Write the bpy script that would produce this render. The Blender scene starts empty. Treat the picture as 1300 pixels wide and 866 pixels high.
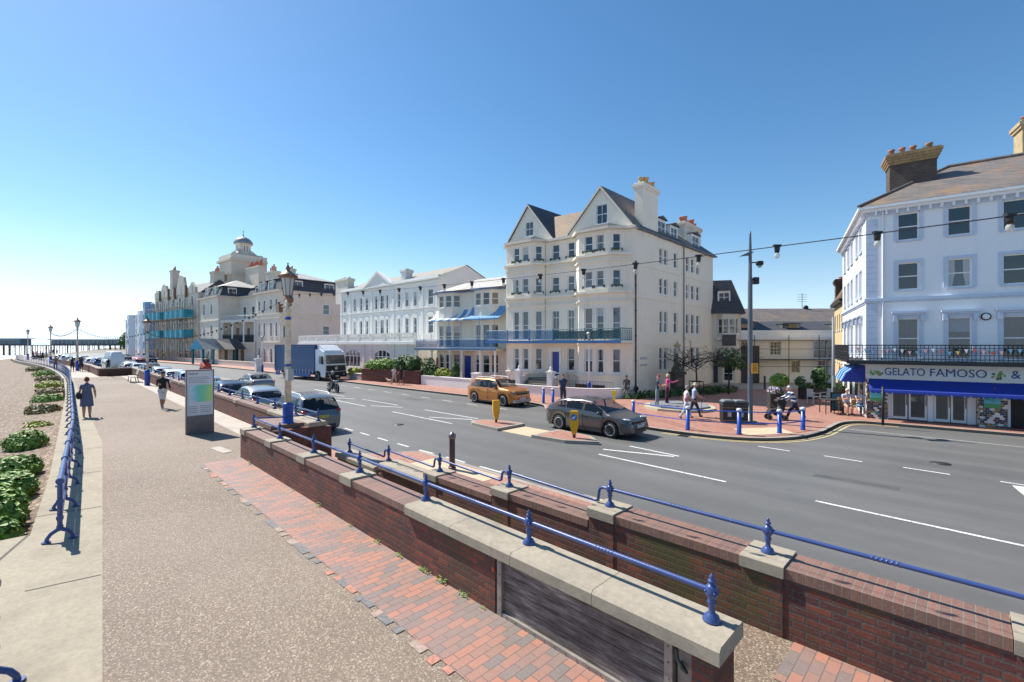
import bpy, math, random
from math import sin, cos, pi, radians, sqrt, atan2, hypot
from mathutils import Vector, Matrix
random.seed(7)
SC = bpy.context.scene
COL = SC.collection
# ---------------------------------------------------------------- camera, sky, sun, exposure
cd = bpy.data.cameras.new('camera'); cam = bpy.data.objects.new('camera', cd); COL.objects.link(cam)
cam.location = (0, 0, 3.05); cam.rotation_euler = (radians(90), 0, 0)
cd.sensor_width = 36; cd.lens = 16.0; cd.shift_y = 0.0031; cd.clip_start = 0.05; cd.clip_end = 6000
SC.camera = cam
SUN_EL, SUN_AZ = radians(50), radians(-57)          # azimuth from +Y, towards +X positive
sdir = Vector((sin(SUN_AZ) * cos(SUN_EL), cos(SUN_AZ) * cos(SUN_EL), sin(SUN_EL)))
W = bpy.data.worlds.new('World'); SC.world = W; W.use_nodes = True
nt = W.node_tree; bg = nt.nodes['Background']
sky = nt.nodes.new('ShaderNodeTexSky'); sky.sky_type = 'NISHITA'; sky.sun_disc = False
sky.sun_elevation = SUN_EL; sky.sun_rotation = SUN_AZ; sky.air_density = 1.0; sky.dust_density = 0.25; sky.ozone_density = 1.6
hs = nt.nodes.new('ShaderNodeHueSaturation'); hs.inputs['Saturation'].default_value = 1.25; hs.inputs['Hue'].default_value = .496; nt.links.new(sky.outputs[0], hs.inputs['Color']); 
tcw = nt.nodes.new('ShaderNodeTexCoord'); spw = nt.nodes.new('ShaderNodeSeparateXYZ'); nt.links.new(tcw.outputs['Generated'], spw.inputs[0])
mrw = nt.nodes.new('ShaderNodeMapRange'); mrw.inputs['From Min'].default_value = 0.0; mrw.inputs['From Max'].default_value = .20; mrw.inputs['To Min'].default_value = .85; mrw.inputs['To Max'].default_value = 0.; nt.links.new(spw.outputs[2], mrw.inputs['Value'])
bww = nt.nodes.new('ShaderNodeRGBToBW'); nt.links.new(sky.outputs[0], bww.inputs[0]); tnt = nt.nodes.new('ShaderNodeMix'); tnt.data_type = 'RGBA'; tnt.blend_type = 'MULTIPLY'; tnt.inputs[0].default_value = 1.; nt.links.new(bww.outputs[0], tnt.inputs[6]); tnt.inputs[7].default_value = (.70, .96, 1.30, 1)
mxw = nt.nodes.new('ShaderNodeMix'); mxw.data_type = 'RGBA'; nt.links.new(mrw.outputs[0], mxw.inputs[0]); nt.links.new(hs.outputs[0], mxw.inputs[6]); nt.links.new(tnt.outputs[2], mxw.inputs[7]); nt.links.new(mxw.outputs[2], bg.inputs[0]); bg.inputs[1].default_value = 0.104
sl = bpy.data.lights.new('sun', 'SUN'); sl.energy = 5.0; sl.angle = radians(0.53); sl.color = (1, .955, .88)
so = bpy.data.objects.new('sun', sl); COL.objects.link(so); so.rotation_euler = (-sdir).to_track_quat('-Z', 'Y').to_euler()
so.location = (-60, 60, 90)
SC.view_settings.view_transform = 'Standard'; SC.view_settings.look = 'None'
SC.view_settings.exposure = 0.62; SC.view_settings.gamma = 1
SC.view_settings.use_curve_mapping = False

# ---------------------------------------------------------------- frames
R2 = 0.70710678
def defl(s):
    if s < 50: return 0.
    if s < 110: return -(s - 50) ** 2 / 900.
    if s < 170: return -4. - (s - 110) * .133 + (s - 110) ** 2 / 900.
    return -8. + (s - 170) * .1
def ST(s, t, z=0.):
    return Vector(((t - s) * R2, (s + t) * R2, z))
def STD(s, t, z=0.):
    return ST(s, t + defl(s), z)
ROAD_ROT = -pi / 4          # local +x = towards -s, local +y = +t
ROADZ, PAVZ = -0.75, -0.63

# ---------------------------------------------------------------- mesh builder
class MB:
    def __init__(self, M=None): self.v = []; self.f = []; self.mi = []; self.sm = []; self.M = M
    def add(self, vs, fs, mi=0, smooth=False):
        b = len(self.v)
        for v in vs:
            v = Vector(v); self.v.append(self.M @ v if self.M is not None else v)
        for f in fs: self.f.append([b + i for i in f]); self.mi.append(mi); self.sm.append(smooth)
        return self
    def box(self, x0, x1, y0, y1, z0, z1, mi=0):
        if x0 > x1: x0, x1 = x1, x0
        if y0 > y1: y0, y1 = y1, y0
        if z0 > z1: z0, z1 = z1, z0
        vs = [(x0, y0, z0), (x1, y0, z0), (x1, y1, z0), (x0, y1, z0), (x0, y0, z1), (x1, y0, z1), (x1, y1, z1), (x0, y1, z1)]
        return self.add(vs, [(0, 3, 2, 1), (4, 5, 6, 7), (0, 1, 5, 4), (1, 2, 6, 5), (2, 3, 7, 6), (3, 0, 4, 7)], mi)
    def prism(self, poly, z0, z1, mi=0):       # poly ccw in xy
        n = len(poly)
        a = sum(poly[i][0] * poly[(i + 1) % n][1] - poly[(i + 1) % n][0] * poly[i][1] for i in range(n))
        if a < 0: poly = poly[::-1]
        vs = [(x, y, z0) for x, y in poly] + [(x, y, z1) for x, y in poly]
        fs = [tuple(range(n - 1, -1, -1)), tuple(range(n, 2 * n))] + [(i, (i + 1) % n, n + (i + 1) % n, n + i) for i in range(n)]
        return self.add(vs, fs, mi)
    def prism_y(self, poly, y0, y1, mi=0):     # poly in xz, extruded along y
        n = len(poly)
        a = sum(poly[i][0] * poly[(i + 1) % n][1] - poly[(i + 1) % n][0] * poly[i][1] for i in range(n))
        if a < 0: poly = poly[::-1]
        vs = [(x, y0, z) for x, z in poly] + [(x, y1, z) for x, z in poly]
        fs = [tuple(range(n)), tuple(range(2 * n - 1, n - 1, -1))] + [((i + 1) % n, i, n + i, n + (i + 1) % n) for i in range(n)]
        return self.add(vs, fs, mi)
    def prism_x(self, poly, x0, x1, mi=0):     # poly in yz
        n = len(poly)
        a = sum(poly[i][0] * poly[(i + 1) % n][1] - poly[(i + 1) % n][0] * poly[i][1] for i in range(n))
        if a < 0: poly = poly[::-1]
        vs = [(x0, y, z) for y, z in poly] + [(x1, y, z) for y, z in poly]
        fs = [tuple(range(n - 1, -1, -1)), tuple(range(n, 2 * n))] + [(i, (i + 1) % n, n + (i + 1) % n, n + i) for i in range(n)]
        return self.add(vs, fs, mi)
    def quad(self, a, b, c, d, mi=0): return self.add([a, b, c, d], [(0, 1, 2, 3)], mi)
    def poly(self, pts, mi=0): return self.add(pts, [tuple(range(len(pts)))], mi)
    def tube(self, pts, r, n=8, mi=0, cap=True, smooth=True):
        pts = [Vector(p) for p in pts]
        if not isinstance(r, (list, tuple)): r = [r] * len(pts)
        vs = []; up = None
        for i, p in enumerate(pts):
            d = (pts[min(i + 1, len(pts) - 1)] - pts[max(i - 1, 0)])
            if d.length < 1e-9: d = Vector((0, 0, 1))
            d.normalize()
            if up is None: up = Vector((0, 0, 1)) if abs(d.z) < .9 else Vector((0, 1, 0))
            a = d.cross(up)
            if a.length < 1e-4: a = d.cross(Vector((1, 0, 0)))
            a.normalize(); b = a.cross(d); b.normalize(); up = b
            for k in range(n):
                t = 2 * pi * k / n
                vs.append(p + (a * cos(t) + b * sin(t)) * r[i])
        fs = []
        for i in range(len(pts) - 1):
            for k in range(n):
                k2 = (k + 1) % n
                fs.append((i * n + k, (i + 1) * n + k, (i + 1) * n + k2, i * n + k2))
        self.add(vs, fs, mi, smooth)
        if cap:
            m = (len(pts) - 1) * n
            self.add(vs[:n], [tuple(range(n))], mi); self.add(vs[m:], [tuple(range(n - 1, -1, -1))], mi)
        return self
    def lathe(self, prof, c=(0, 0, 0), n=16, mi=0, smooth=True):   # prof [(r,z)] bottom to top
        vs = []; c = Vector(c)
        for r, z in prof:
            for k in range(n):
                t = 2 * pi * k / n; vs.append(c + Vector((r * cos(t), r * sin(t), z)))
        fs = []
        for i in range(len(prof) - 1):
            for k in range(n):
                k2 = (k + 1) % n; fs.append((i * n + k, i * n + k2, (i + 1) * n + k2, (i + 1) * n + k))
        m = (len(prof) - 1) * n
        fs += [tuple(range(n - 1, -1, -1)), tuple(range(m, m + n))]
        return self.add(vs, fs, mi, smooth)
    def ball(self, c, r, n=12, m=8, mi=0, R=None):
        if not isinstance(r, (list, tuple)): r = (r, r, r)
        c = Vector(c); vs = [];
        for i in range(m + 1):
            ph = -pi / 2 + pi * i / m
            for k in range(n):
                t = 2 * pi * k / n
                q = Vector((r[0] * cos(ph) * cos(t), r[1] * cos(ph) * sin(t), r[2] * sin(ph)))
                if R is not None: q = R @ q
                vs.append(c + q)
        fs = [(i * n + k, i * n + (k + 1) % n, (i + 1) * n + (k + 1) % n, (i + 1) * n + k) for i in range(m) for k in range(n)]
        return self.add(vs, fs, mi, True)
    def mesh(self, name, mats):
        me = bpy.data.meshes.new(name)
        me.from_pydata([tuple(v) for v in self.v], [], self.f)
        if not isinstance(mats, (list, tuple)): mats = [mats]
        for m in mats: me.materials.append(m)
        me.polygons.foreach_set('material_index', self.mi)
        me.polygons.foreach_set('use_smooth', self.sm)
        me.update(); return me
def obj(name, mb, mats, parent=None, loc=None, rot=0.):
    me = mb.mesh(name, mats) if isinstance(mb, MB) else mb
    o = bpy.data.objects.new(name, me); COL.objects.link(o)
    if parent is not None: o.parent = parent
    if loc is not None: o.location = loc
    if rot: o.rotation_euler = (0, 0, rot)
    return o
def tag(o, label=None, cat=None, group=None, kind=None):
    if label: o['label'] = label
    if cat: o['category'] = cat
    if group: o['group'] = group
    if kind: o['kind'] = kind
    return o
def thing(name, label, cat, loc=(0, 0, 0), rot=0., group=None):
    o = bpy.data.objects.new(name, None); COL.objects.link(o); o.empty_display_size = .1
    o.location = loc; o.rotation_euler = (0, 0, rot)
    return tag(o, label, cat, group)
def copy_tree(o, parent=None):
    c = o.copy(); COL.objects.link(c); c.parent = parent
    for ch in list(KIDS.get(o.name, ())) or [x for x in o.children]: copy_tree(ch, c)
    return c
KIDS = {}
def dup(o, loc, rot=None, label=None, group=None, cat=None):
    c = copy_tree(o); c.location = loc
    if rot is not None: c.rotation_euler = (0, 0, rot)
    return tag(c, label, cat, group)
def struct(name, mb, m, loc=None, rot=0.): return tag(obj(name, mb, m, None, loc, rot), kind='structure')

# ---------------------------------------------------------------- materials
class N:
    def __init__(s, name):
        s.m = bpy.data.materials.new(name); s.m.use_nodes = True; s.t = s.m.node_tree; s.b = s.t.nodes['Principled BSDF']
        s.tc = None
    def n(s, ty, **k):
        x = s.t.nodes.new('ShaderNode' + ty)
        for a, b in k.items():
            if a.startswith('i_'): x.inputs[a[2:].replace('_', ' ')].default_value = b
            else: setattr(x, a, b)
        return x
    def l(s, a, b): s.t.links.new(a, b)
    def co(s, kind='Object'):
        if not s.tc: s.tc = s.n('TexCoord')
        return s.tc.outputs[kind]
    def noise(s, scale, detail=4, rough=.55, vec=None):
        x = s.n('TexNoise'); x.inputs['Scale'].default_value = scale; x.inputs['Detail'].default_value = detail; x.inputs['Roughness'].default_value = rough
        s.l(vec or s.co(), x.inputs['Vector']); return x.outputs['Fac']
    def ramp(s, fac, stops):
        r = s.n('ValToRGB'); e = r.color_ramp.elements
        while len(e) < len(stops): e.new(.5)
        for el, (p, c) in zip(e, stops): el.position = p; el.color = (*c, 1) if len(c) == 3 else c
        s.l(fac, r.inputs[0]); return r.outputs[0]
    def mix(s, fac, a, b, mode='MIX'):
        x = s.n('Mix', data_type='RGBA', blend_type=mode)
        for sock, v in ((x.inputs[0], fac), (x.inputs[6], a), (x.inputs[7], b)):
            if isinstance(v, (int, float)): sock.default_value = v
            elif isinstance(v, tuple): sock.default_value = (*v, 1)
            else: s.l(v, sock)
        return x.outputs[2]
    def math(s, op, a, b=None):
        x = s.n('Math', operation=op)
        for i, v in enumerate((a, b)):
            if v is None: continue
            if isinstance(v, (int, float)): x.inputs[i].default_value = v
            else: s.l(v, x.inputs[i])
        return x.outputs[0]
    def color(s, c):
        if isinstance(c, tuple): s.b.inputs['Base Color'].default_value = (*c, 1)
        else: s.l(c, s.b.inputs['Base Color'])
    def bump(s, h, strength=.3, dist=.01):
        x = s.n('Bump'); x.inputs['Strength'].default_value = strength; x.inputs['Distance'].default_value = dist
        s.l(h, x.inputs['Height']); s.l(x.outputs[0], s.b.inputs['Normal']); return x
    def rough(s, r):
        if isinstance(r, (int, float)): s.b.inputs['Roughness'].default_value = r
        else: s.l(r, s.b.inputs['Roughness'])
def sc(c, k): return tuple(min(1, x * k) for x in c)
def plain(name, c, rough=.6, metal=0., var=.12, scale=3., bump=0., bscale=60., spec=None, coat=0):
    m = N(name)
    if var > 0:
        f = m.noise(scale, 5, .6)
        m.color(m.ramp(f, [(.3, sc(c, 1 - var)), (.7, sc(c, 1 + var))]))
    else: m.color(c)
    m.rough(rough); m.b.inputs['Metallic'].default_value = metal
    if bump: m.bump(m.noise(bscale, 3), .5, bump)
    if spec is not None: m.b.inputs['Specular IOR Level'].default_value = spec
    if coat: m.b.inputs['Coat Weight'].default_value = coat; m.b.inputs['Coat Roughness'].default_value = .05
    return m.m
def render_wall(name, c, dirt=.25, rough=.8):
    """painted render with rain streaks and grubby patches"""
    m = N(name)
    mp = m.n('Mapping'); mp.inputs['Scale'].default_value = (3.0, 3.0, .35); m.l(m.co(), mp.inputs[0])
    streak = m.noise(1.4, 6, .65, mp.outputs[0]); blotch = m.noise(.5, 5, .6)
    f = m.math('MULTIPLY', m.math('ADD', m.math('MULTIPLY', streak, .75), m.math('MULTIPLY', m.noise(6, 6, .75), .25)), blotch)
    c2 = (c[0] * (1 - dirt), c[1] * (1 - dirt * 1.08), c[2] * (1 - dirt * 1.25))
    m.color(m.ramp(f, [(.12, c), (.28, sc(c, .96)), (.48, c2)])); m.rough(rough)
    m.bump(m.noise(40, 4), .25, .004)
    return m.m
def wallvec(m):
    """vector running along a wall: x = horizontal distance, y = height (object space)"""
    sep = m.n('SeparateXYZ'); m.l(m.co(), sep.inputs[0])
    comb = m.n('CombineXYZ'); m.l(m.math('ADD', sep.outputs[0], sep.outputs[1]), comb.inputs[0]); m.l(sep.outputs[2], comb.inputs[1])
    return comb.outputs[0], sep
def brickwall(name, c1, c2, mortar, bw=.225, bh=.075, ms=.011, moss=0., dark=.5, lighten=0):
    m = N(name); vec, sep = wallvec(m)
    b = m.n('TexBrick'); b.offset = .5; m.l(vec, b.inputs['Vector'])
    b.inputs['Scale'].default_value = 1; b.inputs['Brick Width'].default_value = bw; b.inputs['Row Height'].default_value = bh
    b.inputs['Mortar Size'].default_value = ms; b.inputs['Mortar Smooth'].default_value = .3; b.inputs['Bias'].default_value = 0
    b.inputs['Color1'].default_value = (*c1, 1); b.inputs['Color2'].default_value = (*c2, 1); b.inputs['Mortar'].default_value = (*mortar, 1)
    patch = m.noise(1.6, 6, .65); fine = m.noise(34, 5, .7)
    col = m.mix(m.ramp(patch, [(.38, (0, 0, 0)), (.62, (1, 1, 1))]), b.outputs[0], m.mix(.85, b.outputs[0], (.045, .028, .024), 'MIX'), 'MIX') if False else \
        m.mix(m.math('MULTIPLY', m.ramp(patch, [(.42, (0, 0, 0)), (.66, (1, 1, 1))]), dark), b.outputs[0], (.05, .03, .027))
    col = m.mix(m.math('MULTIPLY', m.ramp(fine, [(.52, (0, 0, 0)), (.72, (1, 1, 1))]), .35), col, (.30, .25, .22))
    col = m.mix(m.math('MULTIPLY', m.ramp(m.noise(130, 3, .8), [(.60, (0, 0, 0)), (.70, (1, 1, 1))]), .5), col, (.36, .31, .29))
    if moss: col = m.mix(m.math('MULTIPLY', m.ramp(m.noise(.9, 5, .7), [(.48, (0, 0, 0)), (.62, (1, 1, 1))]), moss), col, (.07, .075, .02))
    m.color(col); m.rough(.82)
    h = m.math('ADD', m.math('MULTIPLY', b.outputs['Fac'], -1.), m.math('MULTIPLY', fine, .35)); m.bump(h, .75, .008)
    return m.m
def topbrick(name, c1, c2, mortar, bw, bh, offset=0.5, ms=.008, lo=(.2, .19, .18), rotz=0., lich=.25):
    m = N(name); mp = m.n('Mapping'); m.l(m.co(), mp.inputs[0]); mp.inputs['Rotation'].default_value = (0, 0, rotz)
    b = m.n('TexBrick'); b.offset = offset; m.l(mp.outputs[0], b.inputs['Vector']); b.inputs['Scale'].default_value = 1
    b.inputs['Brick Width'].default_value = bw; b.inputs['Row Height'].default_value = bh; b.inputs['Mortar Size'].default_value = ms
    b.inputs['Mortar Smooth'].default_value = .2
    b.inputs['Color1'].default_value = (*c1, 1); b.inputs['Color2'].default_value = (*c2, 1); b.inputs['Mortar'].default_value = (*mortar, 1)
    fine = m.noise(45, 5, .7); big = m.noise(1.1, 4, .6)
    col = m.mix(m.math('MULTIPLY', m.ramp(fine, [(.5, (0, 0, 0)), (.75, (1, 1, 1))]), lich), b.outputs[0], (.42, .37, .30))
    col = m.mix(m.math('MULTIPLY', m.ramp(big, [(.4, (0, 0, 0)), (.7, (1, 1, 1))]), .35), col, lo)
    m.color(col); m.rough(.6); m.bump(m.math('ADD', m.math('MULTIPLY', b.outputs['Fac'], -1.), m.math('MULTIPLY', fine, .4)), .6, .006)
    return m.m
def glass_mat(name, c=(.03, .045, .055), rough=.06, curtain=.0):
    """window pane: dark interior with pale curtains hanging behind a glossy surface"""
    m = N(name)
    info = m.n('ObjectInfo'); r = info.outputs['Random']
    vec, sep = wallvec(m)
    mp = m.n('Mapping'); mp.inputs['Scale'].default_value = (14, .4, 1); m.l(vec, mp.inputs[0])
    fold = m.noise(1.2, 2, .5, mp.outputs[0])
    cur = m.ramp(fold, [(.3, (.20, .215, .22)), (.7, (.42, .44, .44))])
    sel = m.ramp(r, [(.45, (0, 0, 0)), (.55, (1, 1, 1))])
    m.color(m.mix(m.math('MULTIPLY', sel, curtain), c, cur)); m.rough(rough)
    m.b.inputs['Specular IOR Level'].default_value = .9
    m.b.inputs['IOR'].default_value = 1.55
    m.bump(m.noise(2.2, 2), .25, .01)
    return m.m
def slate(name, c, c2, lichen=None, rw=.3, rh=.2):
    m = N(name); vec, sep = wallvec(m)
    b = m.n('TexBrick'); b.offset = .5; m.l(vec, b.inputs['Vector']); b.inputs['Scale'].default_value = 1
    b.inputs['Brick Width'].default_value = rw; b.inputs['Row Height'].default_value = rh; b.inputs['Mortar Size'].default_value = .012
    b.inputs['Color1'].default_value = (*c, 1); b.inputs['Color2'].default_value = (*c2, 1); b.inputs['Mortar'].default_value = (*sc(c, .4), 1)
    col = m.mix(m.math('MULTIPLY', m.ramp(m.noise(2, 5, .7), [(.4, (0, 0, 0)), (.7, (1, 1, 1))]), .4), b.outputs[0], sc(c, 1.5))
    if lichen: col = m.mix(m.math('MULTIPLY', m.ramp(m.noise(.8, 6, .75), [(.52, (0, 0, 0)), (.66, (1, 1, 1))]), .45), col, lichen)
    m.color(col); m.rough(.62); m.bump(b.outputs['Fac'], -.5, .01); return m.m

M = {}
M['blue'] = (lambda: 0)
def blue_paint():
    m = N('royal_blue_paint'); f = m.noise(18, 6, .75)
    col = m.mix(m.ramp(f, [(.66, (0, 0, 0)), (.70, (1, 1, 1))]), (.03, .062, .20), (.24, .25, .28))
    col = m.mix(m.ramp(m.noise(2.5, 4), [(.3, (0, 0, 0)), (.7, (1, 1, 1))]), col, m.mix(.5, col, (.07, .10, .24)))
    m.color(col); m.rough(.34); m.bump(m.noise(60, 4), .4, .003); return m.m
M['blue'] = blue_paint()
M['bluepost'] = plain('deep_blue_gloss_paint', (.015, .07, .36), .35, var=.15, scale=6)
M['brick'] = brickwall('dark_red_brick', (.27, .058, .028), (.11, .03, .025), (.085, .06, .05), moss=.25, dark=.6)
M['brick2'] = brickwall('weathered_red_brick', (.23, .06, .03), (.09, .028, .027), (.085, .07, .06), moss=.75, dark=.65)
M['brickcap'] = topbrick('brick_on_edge_coping', (.25, .115, .08), (.16, .08, .062), (.20, .165, .135), .075, .30, 0., .005, (.20, .15, .115), lich=.4)
M['pave'] = topbrick('red_and_grey_brick_paving', (.40, .165, .105), (.17, .145, .135), (.13, .10, .085), .22, .105, .5, .005, (.30, .22, .19), rotz=pi / 2, lich=.3)
M['pavefar'] = topbrick('terracotta_block_paving', (.42, .19, .13), (.32, .14, .10), (.22, .15, .12), .3, .15, .5, .008, (.46, .27, .20), rotz=pi / 4, lich=.2)
def gravel():
    m = N('resin_bound_gravel'); v = m.n('TexVoronoi'); v.inputs['Scale'].default_value = 75; m.l(m.co(), v.inputs['Vector'])
    sepc = m.n('SeparateColor'); m.l(v.outputs['Color'], sepc.inputs[0])
    c = m.ramp(sepc.outputs[0], [(.0, (.08, .052, .034)), (.3, (.105, .070, .045)), (.6, (.19, .130, .084)), (.85, (.33, .245, .17)), (1., (.64, .53, .41))])
    c = m.mix(.35, c, m.mix(m.noise(24, 3, .7), (.10, .072, .050), (.24, .178, .128)))
    c = m.mix(m.math('MULTIPLY', m.ramp(m.noise(.45, 6, .7), [(.35, (0, 0, 0)), (.7, (1, 1, 1))]), .30), c, (.12, .093, .073))
    c = m.mix(m.math('MULTIPLY', m.ramp(m.noise(.13, 4, .6), [(.4, (0, 0, 0)), (.65, (1, 1, 1))]), .30), c, (.34, .28, .22))
    m.color(c); m.rough(.8); m.bump(v.outputs['Distance'], -.8, .006); return m.m
M['gravel'] = gravel()
def concrete(name, c, joint=None, speck=.5):
    m = N(name); f = m.noise(1.3, 7, .7); g = m.noise(130, 2, .7)
    col = m.ramp(f, [(.25, sc(c, .66)), (.5, c), (.75, sc(c, 1.16))])
    col = m.mix(m.math('MULTIPLY', m.ramp(m.noise(14, 7, .75), [(.42, (0, 0, 0)), (.62, (1, 1, 1))]), .45), col, (c[0] * .60, c[1] * .60, c[2] * .62))
    col = m.mix(m.math('MULTIPLY', m.ramp(m.noise(4.5, 5, .7), [(.55, (0, 0, 0)), (.7, (1, 1, 1))]), .35), col, (min(1, c[0] * 1.35), min(1, c[1] * 1.3), c[2] * 1.15))
    col = m.mix(m.math('MULTIPLY', m.ramp(g, [(.55, (0, 0, 0)), (.7, (1, 1, 1))]), speck), col, sc(c, .6))
    col = m.mix(m.math('MULTIPLY', m.ramp(m.noise(9, 6, .8), [(.6, (0, 0, 0)), (.68, (1, 1, 1))]), .35), col, sc(c, .55))
    m.color(col); m.rough(.85); m.bump(m.noise(90, 4, .7), .5, .004); return m.m
M['conc'] = concrete('worn_promenade_concrete', (.34, .29, .21), speck=.45)
M['coping'] = concrete('weathered_stone_coping', (.36, .31, .235), speck=.5)
M['paleslab'] = concrete('pale_slab_strip', (.46, .40, .34), speck=.2)
M['kerb'] = concrete('granite_kerb', (.36, .31, .26), speck=.4)
def asphalt():
    m = N('worn_asphalt'); mp = m.n('Mapping'); mp.inputs['Scale'].default_value = (.07, .9, 1); m.l(m.co(), mp.inputs[0])
    lane = m.noise(1.0, 5, .6, mp.outputs[0]); big = m.noise(.28, 6, .65); g = m.noise(90, 3, .7)
    col = m.ramp(lane, [(.3, (.088, .085, .080)), (.5, (.115, .112, .106)), (.7, (.158, .154, .145))])
    col = m.mix(.4, col, m.ramp(big, [(.3, (.08, .078, .073)), (.7, (.155, .151, .142))]))
    col = m.mix(m.math('MULTIPLY', m.ramp(g, [(.5, (0, 0, 0)), (.75, (1, 1, 1))]), .45), col, (.22, .215, .20))
    v = m.n('TexVoronoi', feature='DISTANCE_TO_EDGE'); v.inputs['Scale'].default_value = .22
    wv = m.n('Mapping'); m.l(m.co(), wv.inputs[0]); wv.inputs['Scale'].default_value = (.5, 1.4, 1)
    dn = m.n('VectorMath', operation='ADD'); nn = m.n('TexNoise'); nn.inputs['Scale'].default_value = 1.2; m.l(m.co(), nn.inputs[0])
    m.l(wv.outputs[0], dn.inputs[0]); m.l(nn.outputs['Color'], dn.inputs[1]); m.l(dn.outputs[0], v.inputs['Vector'])
    crack = m.ramp(v.outputs['Distance'], [(.0, (1, 1, 1)), (.004, (0, 0, 0))])
    col = m.mix(m.math('MULTIPLY', crack, .22), col, (.06, .06, .057))
    m.color(col); m.rough(.6); m.bump(g, .5, .004); return m.m
M['asphalt'] = asphalt()
def roadpaint(name, c):
    m = N(name); f = m.noise(22, 6, .8)
    m.color(m.mix(m.ramp(f, [(.50, (0, 0, 0)), (.60, (1, 1, 1))]), c, (.20, .195, .185))); m.rough(.7); return m.m
M['white_line'] = roadpaint('worn_white_road_paint', (.72, .71, .68))
M['yellow_line'] = roadpaint('worn_yellow_road_paint', (.60, .46, .20))
M['tactile'] = topbrick('buff_tactile_paving', (.62, .47, .30), (.56, .42, .27), (.42, .32, .22), .4, .4, 0., .01, (.5, .38, .26))
M['pinktactile'] = topbrick('pink_tactile_paving', (.55, .36, .28), (.50, .32, .25), (.36, .26, .2), .4, .4, 0., .01, (.5, .38, .3))
# ================================================================= THE SETTING
def LP(s, t, z): return (-s, t, z)                      # road frame, used with rot = ROAD_ROT
def ssamp(s0, s1, step=6.):
    if s1 <= 50: return [s0, s1]
    n = max(1, int((s1 - s0) / step)); return [s0 + (s1 - s0) * i / n for i in range(n + 1)]
def strip(mb, s0, s1, t0, t1, z, mi=0, d=True):
    f0 = t0 if callable(t0) else (lambda s: t0); f1 = t1 if callable(t1) else (lambda s: t1)
    zz = z if callable(z) else (lambda s: z)
    S = ssamp(s0, s1)
    for a, b in zip(S, S[1:]):
        da, db = (defl(a), defl(b)) if d else (0, 0)
        mb.quad(LP(b, f0(b) + db, zz(b)), LP(a, f0(a) + da, zz(a)), LP(a, f1(a) + da, zz(a)), LP(b, f1(b) + db, zz(b)), mi)
    return mb
earth = plain('bare_earth', (.22, .19, .15), .9, scale=.3)
mb = MB(); mb.quad((-2500, 0, 0), (2500, 0, 0), (2500, 3000, 0), (-2500, 3000, 0))
# ground sheet starts behind the promenade wall, everywhere below road level
gm = MB()
S = [-300, 0, 50, 60, 70, 80, 90, 100, 110, 125, 140, 155, 170, 200, 240, 300, 400, 700]
for a, b in zip(S, S[1:]):
    gm.quad(LP(b, -.3 + defl(b), -.86), LP(a, -.3 + defl(a), -.86), LP(a, 1500, -.86), LP(b, 1500, -.86))
struct('ground', gm, earth, rot=ROAD_ROT)
# sea
def sea_mat():
    m = N('pale_glint_sea'); mp = m.n('Mapping'); mp.inputs['Scale'].default_value = (.05, .2, 1); m.l(m.co(), mp.inputs[0])
    f = m.noise(1, 6, .6, mp.outputs[0])
    m.color(m.ramp(f, [(.3, (.42, .50, .52)), (.7, (.62, .67, .66))])); m.rough(.45); m.bump(m.noise(.6, 6, .7), .9, .6); return m.m  # white sun glint on the water is put into the pale base colour
mb = MB(); mb.quad((-5000, -5000, -5), (5000, -5000, -5), (5000, 5800, -5), (-5000, 5800, -5)); struct('sea', mb, sea_mat())
# shingle beach with a gentle berm
def shingle():
    m = N('beach_shingle'); v = m.n('TexVoronoi'); v.inputs['Scale'].default_value = 15; m.l(m.co(), v.inputs['Vector'])
    sepc = m.n('SeparateColor'); m.l(v.outputs['Color'], sepc.inputs[0])
    c = m.ramp(sepc.outputs[0], [(0, (.05, .033, .02)), (.35, (.125, .08, .048)), (.7, (.21, .14, .088)), (1, (.46, .36, .26))])
    c = m.mix(m.math('MULTIPLY', m.ramp(m.noise(.35, 6, .7), [(.35, (0, 0, 0)), (.7, (1, 1, 1))]), .4), c, (.13, .088, .055))
    m.color(c); m.rough(.85); m.bump(v.outputs['Distance'], -1, .05); return m.m
M['shingle'] = shingle()
bm_ = MB(); S = [-90, -60, -40, -25, -12, -4] + [4 + i * 2 for i in range(20)] + [44 + 5 * i for i in range(40)]
shore = lambda s: -42 + max(0, s - 60) * .155
cols = [0, .03, .07, .12, .18, .25, .34, .45, .6, .8, 1.0]
grid = []
for s in S:
    e = .3 + defl(s); sh = min(shore(s), e - 2)
    for c in cols:
        t = e + (sh - e) * c
        z = -.42 - 4.9 * c ** 1.15 + .10 * sin(s * .31 + c * 9) * min(1, c * 12) + random.uniform(-.03, .03)
        grid.append(LP(s, t, z))
nc = len(cols); fs = [(i * nc + j, (i + 1) * nc + j, (i + 1) * nc + j + 1, i * nc + j + 1) for i in range(len(S) - 1) for j in range(nc - 1)]
bm_.add(grid, fs, 0, True); struct('beach', bm_, M['shingle'], rot=ROAD_ROT)
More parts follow.
